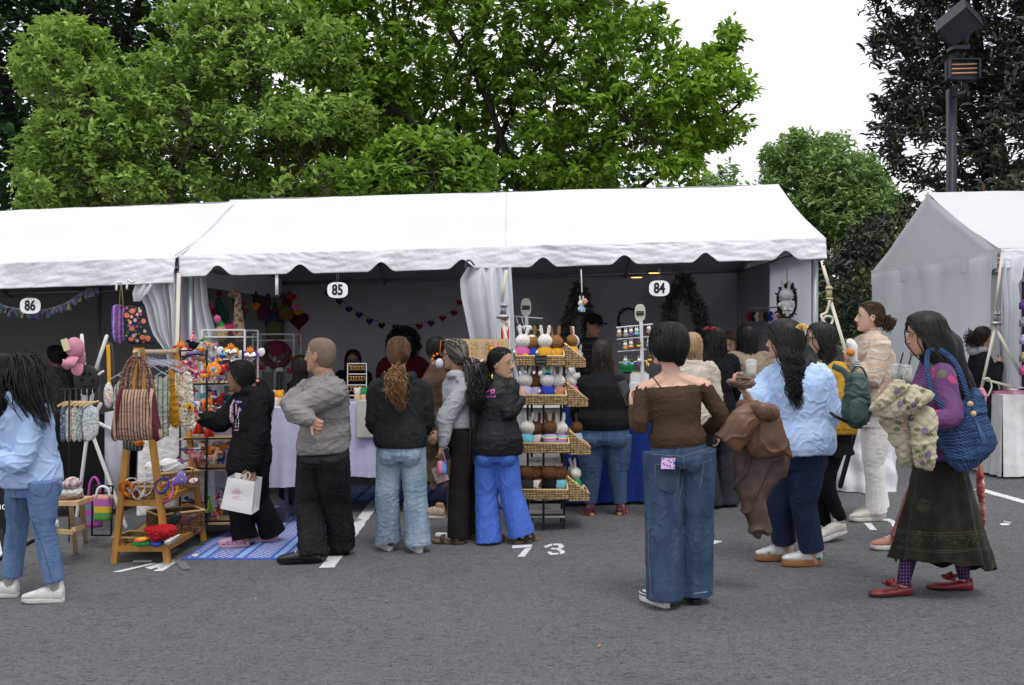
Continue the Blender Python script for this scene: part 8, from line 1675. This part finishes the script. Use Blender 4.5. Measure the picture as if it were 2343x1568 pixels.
for i,(c_,lb,u,v) in enumerate(cg):
    Yq=8.5 if u<660 else 9.0; zt=.965; root=empty('trinket',P(u,v,Yq),lb,'ornament','trinkets on the counters'); b=P(u,v,Yq); b.z=zt; MB().tube([b,b+V(0,0,.05)],[.03,.035],10).build('pot',palew if i%2 else dr['white'],root)
    MB().ell(b+V(0,0,.09),(.035,0,0),(0,.03,0),(0,0,.04)).sph(b+V(.02,0,.12),.018).sph(b+V(-.02,0,.115),.018).build('top',dr[c_],root)
# pegboard with key rings behind the braids woman
pb=empty('pegboard',P(1110,800,8.3),'pale pegboard hung with key rings and ornaments','display')
bo=MB().box(P(1092,810,8.36),(.55,.015,.26)).build('board',palew,pb,shade=False); m=MB()
for i in range(11):
    for j in range(5): m.sph(P(1030+i*12,785+j*12,8.35),.004,5,4)
m.build('peg_holes',mat('hole_mat',(.03,.015,.02),.9),pb)
for (u,v,L_) in ((1080,788,14),(1112,788,14),(1010,778,12)): MB().tube([P(u,v,8.35),P(u+L_,v+3,8.1)],.004,5).build('peg',steel,pb)
kr=[('white','white animal key ring with painted spots left of the jacket girl',1092,850,'toy'),('pink','pink and orange flower key ring behind the jacket girl',1127,818,'toy'),('sky','pale blue ribbon key ring on the pegboard',1105,795,'ribbon'),('red','red cord key ring on the pegboard',1118,795,'ribbon'),('pink','magenta cord key ring on the pegboard',1140,795,'ribbon'),('yellow','yellow cord key ring on the pegboard left',1080,797,'ribbon')]
for c_,lb,u,v,kd in kr:
    root=empty('key_ring',P(u,v,8.25),lb,'key ring','key rings on the pegboard')
    if kd=='toy': MB().ell(P(u,v,8.25),(.05,0,0),(0,.03,0),(0,0,.09)).tube([P(u-6,v-18,8.25),P(u-8,v-32,8.25)],[.02,.012],8).tube([P(u+6,v-16,8.25),P(u+12,v-26,8.25)],[.02,.012],8).build('figure',E3_ if c_=='white' else E2_,root)
    MB().tube([P(u,v-30 if kd=='toy' else v-8,8.25),P(u+1,v-6 if kd=='toy' else v+14,8.24)],.005,5).build('cord',dr[c_],root)
sk=empty('painted_skull',P(1003,828,8.2),'small painted skull ornament with orange flowers left of the braids woman','decoration'); MB().ell(P(1005,832,8.2),(.035,0,0),(0,.03,0),(0,0,.045)).build('skull',mat('skull_white_mat',(.55,.5,.55),.6,voro=(60,[(.6,.55,.6),(.3,.1,.4)])),sk); m=MB()
for i in range(6): a=math.pi*i/5; m.sph(P(1005-16*math.cos(a),822-12*math.sin(a),8.2),.012)
m.build('flower_crown',dr['orange'],sk); MB().tube([P(1008,780,8.2),P(1006,812,8.2)],.003,4).build('cord',dr['orange'],sk)
# ---------------- booth 84 interior
def garland(label,pts,Y,seed,wd=.11):
    root=empty('leaf_garland',P(*pts[0],Y),label,'garland','grey leaf garlands'); pp,_=crom([P(u,v,Y) for u,v in pts],[(1,1)]*len(pts),8); pp=np.array([tuple(x) for x in pp]); r=np.random.RandomState(seed); n=420
    i=r.randint(0,len(pp)-1,n); fr=r.rand(n)[:,None]; p=pp[i]*(1-fr)+pp[i+1]*fr; d=r.normal(size=(n,3))*[1,.5,.8]+[0,-.2,-.3]; v,f,a=leaves(p,d,r.normal(size=(n,3))+[0,-1,0],wd*(.6+.5*r.rand(n)),.05+.02*r.rand(n),r.rand(n))
    np_mesh('foliage',v,f,mat('grey_leaf_mat',(.10,.10,.09),.8,var=[(.07,.07,.065),(.19,.18,.17)]),root,tuple(P(*pts[0],Y)),var=a,smooth=False); MB().tube([Vector(x) for x in pp[::4]],.006,5).build('stem',black,root)
garland('grey leaf garland hanging left of the stall keeper in the cap',[(1322,655),(1312,700),(1298,740),(1296,778)],11.5,1); garland('short grey leaf garland right of the hanging rabbit',[(1325,655),(1335,690),(1345,730),(1348,770)],11.5,2)
garland('grey leaf garland falling left from the peak behind sign 84',[(1565,640),(1550,665),(1535,690),(1530,740)],11.4,3,.13); garland('long grey leaf garland falling right from the peak behind sign 84',[(1565,640),(1580,675),(1598,710),(1605,745),(1622,790)],11.4,4,.13)
def wreath(label,u,v,rx,ry,Y,vt,leafy=True):
    root=empty('twig_wreath',P(u,v,Y),label,'wreath'); k=Y/F; m=MB()
    for q in range(3): m.tube([P(u,v,Y)+V(rx*k*math.cos(a)*(1+.04*math.sin(a*7+q*2)),.01*math.sin(a*5+q),ry*k*math.sin(a)*(1+.04*math.cos(a*6+q))) for a in np.linspace(0,2*math.pi,25)],.012,5,round_=False)
    m.build('twig_ring',mat('twig_mat',(.03,.02,.018),.9),root); MB().tube([P(u,v-ry,Y),P(u,vt,Y)],.003,4).build('cord',black,root)
    r=np.random.RandomState(int(u)); n=60; a=r.rand(n)*6.28; p=np.array([tuple(P(u,v,Y)+V(rx*k*math.cos(x),0,ry*k*math.sin(x))) for x in a]); vv,f,aa=leaves(p,r.normal(size=(n,3)),r.normal(size=(n,3)),.05*np.ones(n),.025*np.ones(n),r.rand(n)); np_mesh('foliage',vv,f,mat('wreath_leaf_mat',(.04,.04,.03),.8,var=[(.02,.025,.018),(.09,.05,.04)]),root,tuple(P(u,v,Y)),var=aa,smooth=False); return root
wreath('dark twig wreath hanging on the back wall behind the toy key rings',1440,733,26,26,11.4,700)
w2=wreath('oval flower wreath with grey rabbit hanging at the right of booth 84',1800,690,21,38,9.0,612)
plush('light grey plush rabbit sitting in the oval wreath',P(1797,712,8.95),.22,'rabbit',yarn('light_grey',(.42,.42,.43)),None,yaw=170)
hr_=plush('tiny white rabbit with balloons hanging by a cord in front of booth 84',P(1330,714,8.6),.11,'rabbit',Yw,dr['sky'],yaw=150,mount=.22); m=MB(); 
for i in range(5): m.sph(P(1337+3*math.cos(i*1.3),690+3*math.sin(i*1.3),8.58),.018,8,6)
m.build('balloons',mat('balloon_mat',(.6,.3,.2),.8,voro=(30,[(.65,.12,.05),(.2,.4,.2),(.6,.25,.3),(.3,.4,.5)])),hr_); MB().tube([P(1329,618,8.6),P(1331,668,8.6)],.006,6).build('braided_cord',cloth_white,hr_)
def puck(u,v,label):
    root=empty('puck_light',P(u,v,10.2),label,'light','round puck lights'); MB().loft([(P(u,v,10.2),V(.075,0,0),V(0,.075,0)),(P(u,v-4,10.2),V(.07,0,0),V(0,.07,0))],20).build('puck_body',mat('puck_rim_mat',(.12,.08,.03),.5),root); MB().loft([(P(u,v+1,10.2),V(.062,0,0),V(0,.062,0)),(P(u,v+2,10.2),V(.055,0,0),V(0,.055,0))],20).build('light_disc',mat('warm_light_mat',(1,.62,.2),.5,emit=1.2),root)
puck(1456,634,'lower warm puck light under the booth 84 roof'); puck(1496,624,'upper warm puck light left of sign 84')
# round signs on sticks with key ring rows
def stick(u0,v0,u1,vt,Y,label):
    root=empty('stick_sign',P(u0,v1_:=vt+190,Y),label,'sign','oval chalk signs on white stands'); MB().bar(P(u1,v0+20,Y),P(u1+5,vt+200,Y),.03,.012,up=(0,1,0)).build('stick',whitepaint,root,shade=False)
    MB().loft([(P(u0,v0,Y),V(12*Y/F,0,0),V(0,0,20*Y/F)),(P(u0,v0,Y)+V(0,.012,0),V(12*Y/F,0,0),V(0,0,20*Y/F))],24,sq=.75).build('oval_plate',mat('cream_plate_mat',(.50,.48,.43),.6),root,shade=False); MB().box(P(u0,v0+1,Y-.006),(17*Y/F,.004,.038)).build('chalk_panel',mat('chalk_card_mat',(.012,.012,.013),.7),root,shade=False)
    text_plane('chalk_text','Bunnies $12',P(u0,v0,Y-.010),.010,ch,root,bold=0,sx=.8); return root
stick(1464,716,1466,720,8.4,'cream oval chalk sign on a stick in the rows of rabbit key rings'); stick(1203,703,1204,700,9.0,'cream oval chalk sign on a stick left of the hanging spoons')
kr=empty('key_ring_rack',P(1450,800,8.45),'white rods holding rows of tiny crocheted rabbit key rings','rack')
for a,b in (((1410,750),(1492,742)),((1412,777),(1492,770)),((1414,805),(1478,800)),((1416,830),(1480,826))): MB().tube([P(*a,8.42),P(*b,8.42)],.006,6).build('rod',whitepaint,kr)
K_=[(1416,771,Yw,'tan','top','far left'),(1431,771,Yw,'grey','top','second'),(1443,769,Yw,'purple','top','third'),(1456,767,Yw,'aqua','top','fourth'),(1484,763,Yw,'tan','top','right of the stick'),(1430,800,Yw,'yellow','middle','left'),(1443,797,Yw,'RR','middle','second'),(1461,796,Ybd,'RR','middle','beside the stick'),(1484,794,Yw,'sky','middle','right of the stick'),(1430,836,Yw,'aqua','bottom','left'),(1445,836,Ybd,'aqua','bottom','second'),(1462,836,Yw,'purple','bottom','third'),(1486,828,Ybd,'RR','bottom','right of the stick')]
dr['RR']=rain2
for u,v,fu,dd,row,pos in K_:
    cn={'RR':'rainbow','aqua':'aqua','tan':'tan','grey':'grey','purple':'purple','yellow':'yellow','sky':'pale blue'}[dd]
    plush('tiny %s rabbit key ring in %s on the %s rod, %s'%('white' if fu is Yw else 'brown',cn,row,pos),P(u,v,8.38),.062,'rabbit',fu,dr[dd],yaw=178,group='rabbit key rings',mount=.01)
sp=empty('hook_rail',P(1215,735,9.0),'white rail with hooks and hanging ladles in booth 84','rail'); MB().tube([P(1178,724,9.0),P(1240,729,9.0)],.006,6).tube([P(1205,752,9.0),P(1236,756,9.0)],.006,6).build('rail_bar',whitepaint,sp)
for i,(u,lb) in enumerate(((1188,'white ladle hanging nearest the tent divider'),(1200,'white ladle hanging second from the divider'),(1211,'white ladle with a face on the stick side'))):
    root=empty('white_ladle',P(u,745,8.97),lb,'ladle','hanging white ladles'); MB().tube([P(u-7,727,8.97),P(u-3,742,8.97)],.004,5).build('handle',whitem,root); MB().sph(P(u,751,8.97),.028,12,8).build('bowl',whitem,root)
gp2=empty('green_sprig',P(1225,750,9.0),'dark green leafy sprigs hanging from the white rail','plant'); r=np.random.RandomState(3); n=70; p=np.stack([r.uniform(1216,1240,n),r.uniform(742,764,n)],1); pp=np.array([tuple(P(a,b,9.0)) for a,b in p]); vv,f,aa=leaves(pp,r.normal(size=(n,3)),r.normal(size=(n,3)),.045*np.ones(n),.02*np.ones(n),r.rand(n)); np_mesh('foliage',vv,f,mat('sprig_mat',(.03,.06,.02),.7,var=[(.02,.04,.015),(.07,.10,.03)]),gp2,tuple(P(1225,750,9.0)),var=aa,smooth=False)
fp=empty('puppet_rail',P(1800,705,9.4),'rail of small felt puppets at the right side of booth 84','rail'); MB().tube([P(1710,706,10.8),P(1862,700,9.2)],.008,6).build('rail_bar',whitepaint,fp); MB().tube([P(1720,758,10.8),P(1790,762,10.0)],.006,6).build('rail_bar',whitepaint,fp)
pcs=['red','charcoal','white','tan','charcoal','blue','white','pink','orange','yellow','tan','grey','red','charcoal2']
for i,c_ in enumerate(pcs):
    t=(i+.4)/len(pcs); a=P(1710,706,10.8).lerp(P(1862,700,9.2),t); root=empty('finger_puppet',a+V(0,0,-.1),'small %s felt puppet hanging on the right rail, %s from the left'%({'charcoal2':'jet black'}.get(c_,c_),['first','second','third','fourth','fifth','sixth','seventh','eighth','ninth','tenth','eleventh','twelfth','thirteenth','last'][i]),'toy','felt puppets on the rail')
    MB().tube([a,a+V(0,0,-.05)],.002,4).build('loop',steel,root); MB().ell(a+V(0,0,-.10),(.03,0,0),(0,.025,0),(0,0,.05)).ell(a+V(.0,0,-.06),(.022,0,0),(0,.02,0),(0,0,.022)).tube([a+V(-.03,0,-.09),a+V(.035,0,-.12)],.012,6).build('figure',dr[c_],root); MB().sph(a+V(.01,-.02,-.055),.006,5,4).build('eye',black,root)
# left table of booth 84: hats, papers
pp_=empty('paper_sign',P(1208,862,8.55),'white paper sign reading signed copies behind the top basket','sign'); MB().box(P(1213,866,8.5),(.23,.004,.13)).build('paper',mat('sign_white_mat',(.86,.86,.86),.5),pp_,shade=False); text_plane('lettering','Signed Copies!',P(1213,861,8.495),.022,mat('wine_ink_mat',(.15,.03,.08),.7),pp_,bold=0,sx=.9)
bx=empty('book_box',P(1262,915,8.5),'white carton with blue letters on the grey cloth table','box'); MB().box(P(1240,915,8.65),(.36,.2,.13)).build('carton',mat('sign_white_mat',(.86,.86,.86),.5),bx,shade=False); bi=mat('blue_ink_mat',(.03,.10,.5),.6); text_plane('lettering','& circle',P(1243,907,8.54),.028,bi,bx,bold=.02); text_plane('lettering','V&TI',P(1243,919,8.54),.034,bi,bx,bold=.05)
for u,v,lb in ((1244,862,'green felt dome hat behind the top basket'),(1434,838,'green dome top just right of the black top woman'),(1195,900,'green plush frog shape beside the jacket sleeve')):
    o=MB().ell(P(u,v,8.75),(.065,0,0),(0,.06,0),(0,0,.07),14,9).loft([(P(u,v+10,8.75),V(.075,0,0),V(0,.07,0)),(P(u,v+12,8.75),V(.08,0,0),V(0,.075,0))],14).build('felt_hat',dr['green'],loc=P(u,v,8.75)); tag(o,lb,'hat','green felt hats')
for u,v,lb,fu in ((1305,870,'pale plush face peeking under the side basket',Yw),(1316,882,'white plush toy with dark glasses left of the black top',Yw),(1322,832,'grey plush ears rising left of the black top',yarn('light_grey',(.42,.42,.43)))): plush(lb,P(u,v+8,8.9),.16,'bear' if fu is Yw else 'rabbit',fu,None,yaw=180)
for i,(u,v,w_,h_,lb) in enumerate(((1462,868,.17,.10,'white booklet standing on the blue table'),(1452,900,.12,.08,'cardboard box of cards on the blue table'))):
    root=empty('card_box',P(u,v,8.95),lb,'box'); MB().box(P(u,v,8.95),(w_,.08,h_)).build('box_body',(mat('sign_white_mat',(.86,.86,.86),.5),mat('kraft_mat',(.30,.20,.11),.9))[i],root,shade=False); MB().box(P(u,v-12,8.93),(w_*.8,.02,h_*.4)).build('card',mat('cream_card_mat',(.6,.52,.32),.7),root,shade=False)
def cup(label,u,v,Y,liquid,straw=True,parent=None):
    root=empty('plastic_cup',P(u,v,Y),label,'cup'); c=P(u,v,Y); k=15*Y/F; cm=mat('clear_cup_mat',(.62,.64,.64),.12,alpha=.45); MB().tube([c-V(0,0,.055),c+V(0,0,.05)],[.028,.037],16,round_=False).build('cup_wall',cm,root); MB().tube([c-V(0,0,.053),c-V(0,0,.0)],[.026,.031],14,round_=False).build('drink',liquid,root); MB().ell(c+V(0,0,.052),(.038,0,0),(0,.038,0),(0,0,.018)).build('lid',cm,root)
    if straw: MB().tube([c+V(0,0,.0),c+V(.035,0,.13)],.005,6).build('straw',black,root)
mil=mat('milk_drink_mat',(.55,.52,.42),.4); grd=mat('green_drink_mat',(.18,.35,.12),.4)
cup('clear cup of iced green drink in front of the woman in purple',2052,858,5.75,grd); cup('second clear iced drink beside the purple sleeve',2072,860,5.85,mil); cup('domed cup with green band held near the leather wallet',1718,846,6.1,mil,False); cup('clear lidded cup between the black top and the brown sweater',1452,898,6.0,mil,False)
# ---------------- things people carry
c6=lambda x,y:(1633+x*.2507,847+y*.2507)
lea=mat('brown_leather_jacket_mat',(.15,.068,.032),.42,col2=(.085,.04,.022),nscale=9,spec=.5,bump=.4,bscale=60,bdist=.003); lin=mat('jacket_lining_mat',(.085,.05,.036),.55,col2=(.05,.03,.024),nscale=10,spec=.4)
lj=empty('leather_jacket',P(*c6(400,700),5.55),'brown leather jacket draped over the arm of the woman in light blue','jacket')
mb=MB(); pillow(mb,smooth_poly([c6(*p) for p in [(230,600),(190,720),(170,900),(180,1010),(240,1200),(300,1380),(350,1490),(415,1545),(430,1490),(505,1480),(490,1300),(480,1180),(560,1080),(700,870),(640,640),(500,480),(320,500)]]),5.62,.038,6); mb.build('jacket_lining',lin,lj,remesh=.006,smooth=2,disp=folds(.014,9,60,(1.2,1,.7)))
mb=MB(); pillow(mb,smooth_poly([c6(*p) for p in [(380,360),(300,520),(285,640),(320,780),(480,800),(640,780),(733,815),(690,680),(620,470),(540,375)]]),5.54,.035,6); mb.build('jacket_shell',lea,lj,remesh=.006,smooth=2,disp=folds(.007,9,61,(1.3,1,.6)))
mb=MB(); mb.tube([P(*c6(400,380),5.5),P(*c6(260,470),5.45),P(*c6(150,640),5.45),P(*c6(120,680),5.45)],[(.07,.05),(.085,.05),(.085,.04),(.088,.03)],14,sub=4,ref=(1,0,-.7),rend=False); mb.build('jacket_sleeve',lea,lj,remesh=.006,smooth=2,disp=folds(.006,10,62))
MB().tube([P(*c6(250,330),5.62),P(*c6(400,360),5.45),P(*c6(540,390),5.5)],[(.05,.04)]*3,12,sub=4).build('jacket_fold',lea,lj,remesh=.006,disp=folds(.006,12,63))
lw=empty('leather_pouch',P(1690,873,5.7),'brown leather pouch with open wallet held by the woman in light blue','purse'); soft('pouch_body',None,None,[c6(*p) for p in [(118,95),(230,80),(300,50),(370,90),(385,130),(300,185),(200,160),(125,125)]],5.68,.04,mat('taupe_leather_mat',(.17,.10,.075),.35,spec=.5),parent=lw,amp=.006,freq=22)
soft('wallet_flap',None,None,[c6(*p) for p in [(190,80),(225,5),(320,55),(350,90),(240,90)]],5.64,.012,mat('taupe_leather_mat',0),parent=lw,amp=.003)
c7=lambda x,y:(1935.7+x*.1929,816.6+y*.1929)
qm=mat('quilted_cream_mat',(.46,.41,.29),.85,col2=(.38,.33,.22),nscale=14,bump=1.0,bscale=22,bdist=.012)
qj=empty('quilted_jacket',P(2065,960,5.0),'cream quilted jacket with embroidered flowers over the arm of the woman in purple','jacket')
parts=[]
def qpiece(poly,Y,T,seed): 
    mb=MB(); pillow(mb,smooth_poly([c7(*p) for p in poly]),Y,T,6)
    def dd(w,n): 
        a=np.abs(np.sin((w[:,0]+w[:,2])*62)); b=np.abs(np.sin((w[:,0]-w[:,2])*62)); return .008*np.sqrt(np.minimum(a,b))+folds(.007,8,seed)(w,n)
    o=mb.build('jacket_panel',qm,qj,remesh=.006,smooth=2,disp=dd); parts.append(o)
qpiece([(400,700),(500,880),(540,1020),(600,1100),(630,1250),(740,1310),(800,1200),(860,900),(880,640),(600,680)],5.20,.05,70)
qpiece([(800,700),(780,1000),(800,1150),(830,1290),(930,1315),(1030,1305),(1045,1000),(1055,700),(980,600),(880,630)],5.12,.045,71)
qpiece([(290,620),(330,545),(480,500),(760,345),(900,370),(1030,440),(960,520),(880,590),(700,690),(500,735),(360,700)],5.08,.065,72)
qpiece([(330,560),(420,440),(560,310),(620,265),(700,320),(760,350),(600,480),(470,600),(380,640)],5.03,.03,73)
bq=bvh_of(parts); lf=fab('sage_embroidery_mat',(.15,.17,.085)); vio=fab('violet_embroidery_mat',(.17,.13,.22))
decal('embroidered_leaf',[('fill',*c7(x,y),ring_pts(rx,ry,9,a)) for x,y,rx,ry,a in ((670,370,7,4,.3),(690,520,4,9,0),(840,520,5,8,-.4),(390,570,5,3,0),(845,860,8,4,0),(990,925,8,4,.1),(925,1090,4,8,.2),(845,1125,8,4,.1),(975,1240,4,8,.7),(880,1180,6,4,0),(620,780,9,5,.2),(600,860,8,5,0),(730,610,6,5,-.6),(905,400,6,4,.2))],bq,lf,qj,.004)
decal('embroidered_flower',[('fill',*c7(x,y),ring_pts(r_,r_,9)) for x,y,r_ in ((600,400,7),(640,560,7),(800,570,7),(930,880,8),(970,1160,8),(760,735,7),(905,1255,6))],bq,vio,qj,.004)
bgm=mat('blue_crochet_mat',(.05,.105,.245),.9,col2=(.03,.07,.18),nscale=12,bump=1,weave=26,bdist=.01,fine=.2,stretch=(1,1,1.6))
tb_=empty('blue_tote',P(2200,960,5.15),'big blue crocheted tote with tassel hanging from the shoulder of the woman in purple','bag')
def tdisp(w,n):
    v=w[:,2]*150; return .0022*np.sin(v)+.0014*np.sin(w[:,0]*260+np.floor(v/6.28)*3.1)+folds(.010,7,80)(w,n)
mb=MB(); pillow(mb,smooth_poly([c7(*p) for p in [(975,680),(1080,700),(1200,625),(1330,560),(1440,470),(1500,395),(1560,390),(1590,500),(1640,620),(1720,790),(1790,960),(1770,1060),(1660,1190),(1520,1290),(1380,1350),(1240,1300),(1150,1120),(1080,900),(1030,790)]]),5.30,.10,7); tot=mb.build('bag_body',bgm,tb_,remesh=.006,smooth=2,disp=tdisp)
bt=bvh_of([tot]); lt_=fab('light_blue_yarn_mat',(.12,.21,.40)); sh=[]
for i in range(15):
    y=720+i*40; x0=1040+i*9 if i<10 else 1130+(i-10)*34; x1=1700+i*9 if i<8 else 1770-(i-8)*60
    if i<6: x0b=1100+0*i
    pts=[c7(x0+(x1-x0)*t,y-(x1-x0)*t*.22+40*math.sin(t*3)) for t in np.linspace(0,1,14)]; sh.append(('line',pts,.9))
decal('light_row',sh,bt,lt_,tb_,.002)
for pts in ([c7(1200,640),c7(1020,430),c7(960,150),(2122,808),(2135,800)],[c7(1450,480),c7(1400,330),c7(1320,120),(2172,815),(2150,801)]): MB().tube([P(a,b,5.2+.03*(i>2)) for i,(a,b) in enumerate(pts)],[(.015,.004)]*len(pts),8,sub=4,ref=(1,0,.2)).build('shoulder_strap',bgm,tb_)
MB().sph(P(*c7(1470,560),5.17),.016).sph(P(*c7(1505,675),5.17),.016).build('wooden_bead',palew,tb_); pa=[]; r=np.random.RandomState(2)
for i in range(60): a=r.rand()*6.28; pa.append([tuple(P(*c7(1510,690),5.17)+V(math.cos(a)*.014*t+.055*t,math.sin(a)*.01*t,-.145*t)) for t in (0,.3,.7,1)])
strands('tassel',pa,np.array([.003,.0035,.003,.002]),mat('blue_tassel_mat',(.06,.14,.3),.9,var=[(.03,.08,.2),(.10,.2,.38)]),tb_,r.rand(60)); MB().tube([P(*c7(1450,480),5.19),P(*c7(1470,560),5.17),P(*c7(1505,675),5.17)],.004,5).build('tassel_cord',black,tb_)
bp=empty('green_backpack',P(1958,910,5.95),'dark green backpack on the back of the woman in the yellow cardigan','backpack')
gm_=mat('green_nylon_mat',(.045,.085,.075),.6,col2=(.03,.06,.055),nscale=8,spec=.35)
soft('backpack_body',None,None,[(1938,862),(1950,850),(1968,848),(1982,862),(1988,900),(1992,935),(1985,965),(1968,980),(1945,978),(1930,955),(1928,915)],5.98,.09,gm_,parent=bp,amp=.010,freq=14); soft('front_pocket',None,None,[(1945,915),(1978,912),(1984,945),(1978,966),(1952,970),(1940,950)],5.88,.03,gm_,parent=bp,amp=.005)
MB().tube([P(1948,852,5.95),P(1956,840,5.9),P(1972,842,5.9),P(1982,862,5.92)],.006,6,sub=3).build('handle_loop',gm_,bp); MB().tube([P(1905,838,6.0),P(1930,850,5.95),P(1940,870,5.93)],[(.02,.005)]*3,8,sub=3).build('shoulder_strap',gm_,bp); MB().tube([P(1935,965,5.95),P(1915,955,5.92),P(1900,945,5.95)],.010,6,sub=3).build('shoulder_strap',black,bp)
o=MB().tube([P(2042,862,7.35),P(2015,900,7.2),P(1985,945,7.2)],[(.014,.004)]*3,8,sub=4,ref=(1,0,.5)).build('bag_strap',mat('tan_strap_mat',(.25,.15,.10),.6),loc=P(2015,900,7.3)); tag(o,'thin tan bag strap across the striped sweater','strap')
# right tent goods
for i,(u,v,w_,h_,d_,c_,lb) in enumerate(((2312,878,.34,.03,.2,'b06c8c','long pink tray on the white table in the right tent'),(2330,905,.22,.05,.2,'c795a8','pink box with round dish on the white table'))):
    root=empty('pink_tray',P(u,v,9.9),lb,'tray'); b=P(u,v,9.9); b.z=.985+.02+.03*i*0; MB().box(b+V(0,.1*(1-i),0),(w_,d_,h_)).build('tray_body',mat('pink_tray_%d_mat'%i,c_,.5),root,shade=False); MB().ell(b+V(.03,0,h_),(.06,0,0),(0,.05,0),(0,0,.012)).build('dish',cloth_white,root)
shf=empty('purple_shelf',P(2345,800,9.7),'dark shelf with purple goods cut off by the right edge','shelf'); m=MB(); m.box(P(2368,790,9.75),(.12,.3,1.3)); m.build('shelf_body',mat('dark_purple_mat',(.03,.015,.04),.7),shf,shade=False)
for i,v in enumerate((700,740,780,820,850)): MB().box(P(2341,v,9.62),(.05,.08,.07)).sph(P(2341,v-10,9.62),.02).build('purple_item',(dr['purple'],dr['grey'],dr['lilac'],mat('brass_mat','a89c78',.45,metal=.5),dr['pink'])[i],shf)
soft('pink_shopping_bag','pink bag glimpsed behind the blue tote','bag',[(2238,893),(2254,895),(2250,930),(2246,990),(2236,960)],5.7,.04,mat('pink_bag_mat',(.55,.18,.28),.6)); soft('red_print_scarf','red and gold printed scarf hanging behind the dark skirt','scarf',[(2236,1050),(2244,1060),(2250,1140),(2254,1215),(2246,1200),(2236,1120)],5.7,.03,mat('red_floral_mat',0))
soft('black_bag','black bag standing under the front corner table','bag',[(640,1090),(672,1085),(676,1135),(668,1142),(640,1140)],8.5,.06,black)

r=np.random.RandomState(31); CN=[('red','red'),('orange','orange'),('pink','pink'),('yellow','yellow'),('purple','purple'),('blue','blue'),('green','green'),('white','white'),('peach','peach'),('aqua','aqua')]; KN=['dog','horse','cat','bird','llama','pig']; WH={0:'top',1:'second',2:'third',3:'lowest'}
for i,(t_,u,v) in enumerate([(0,u,v) for u,v in ((425,862),(436,846),(444,868),(463,806),(478,790),(497,822),(432,830),(530,862),(494,868),(448,812),(420,846))]+[(1,u,v) for u,v in ((428,952),(436,930),(458,935),(484,940),(500,945),(520,935),(466,905),(434,905),(486,902),(512,958))]+[(2,u,v) for u,v in ((432,1030),(462,1058),(476,1035),(500,1035),(514,1020),(436,1062))]+[(3,u,v) for u,v in ((436,1150),(460,1160),(500,1165),(488,1178),(444,1185),(512,1150))]):
    a=CN[(i*7)%10]; b_=CN[(i*3+4)%10]; k_=KN[i%6]; critter('small %s embroidered plush %s with %s head on the %s tier of the toy rack, item %s'%(a[0],k_,b_[0],WH[t_],['at the left post','near the back','beside the bigger toys','under the rail','in the middle','in front','behind the bars','by the edge'][i%8]) if 0 else 'small %s plush %s with %s head on the %s tier of the toy rack'%(a[0],k_,b_[0],WH[t_]),u,v,7.84+.12*r.rand(),12+4*r.rand(),(E1,E2_,E3_,E4,E5,dr[a[1]])[i%6],dr[b_[1]],k_,(-90,80,60,-70)[i%4],earc=dr[a[1]])
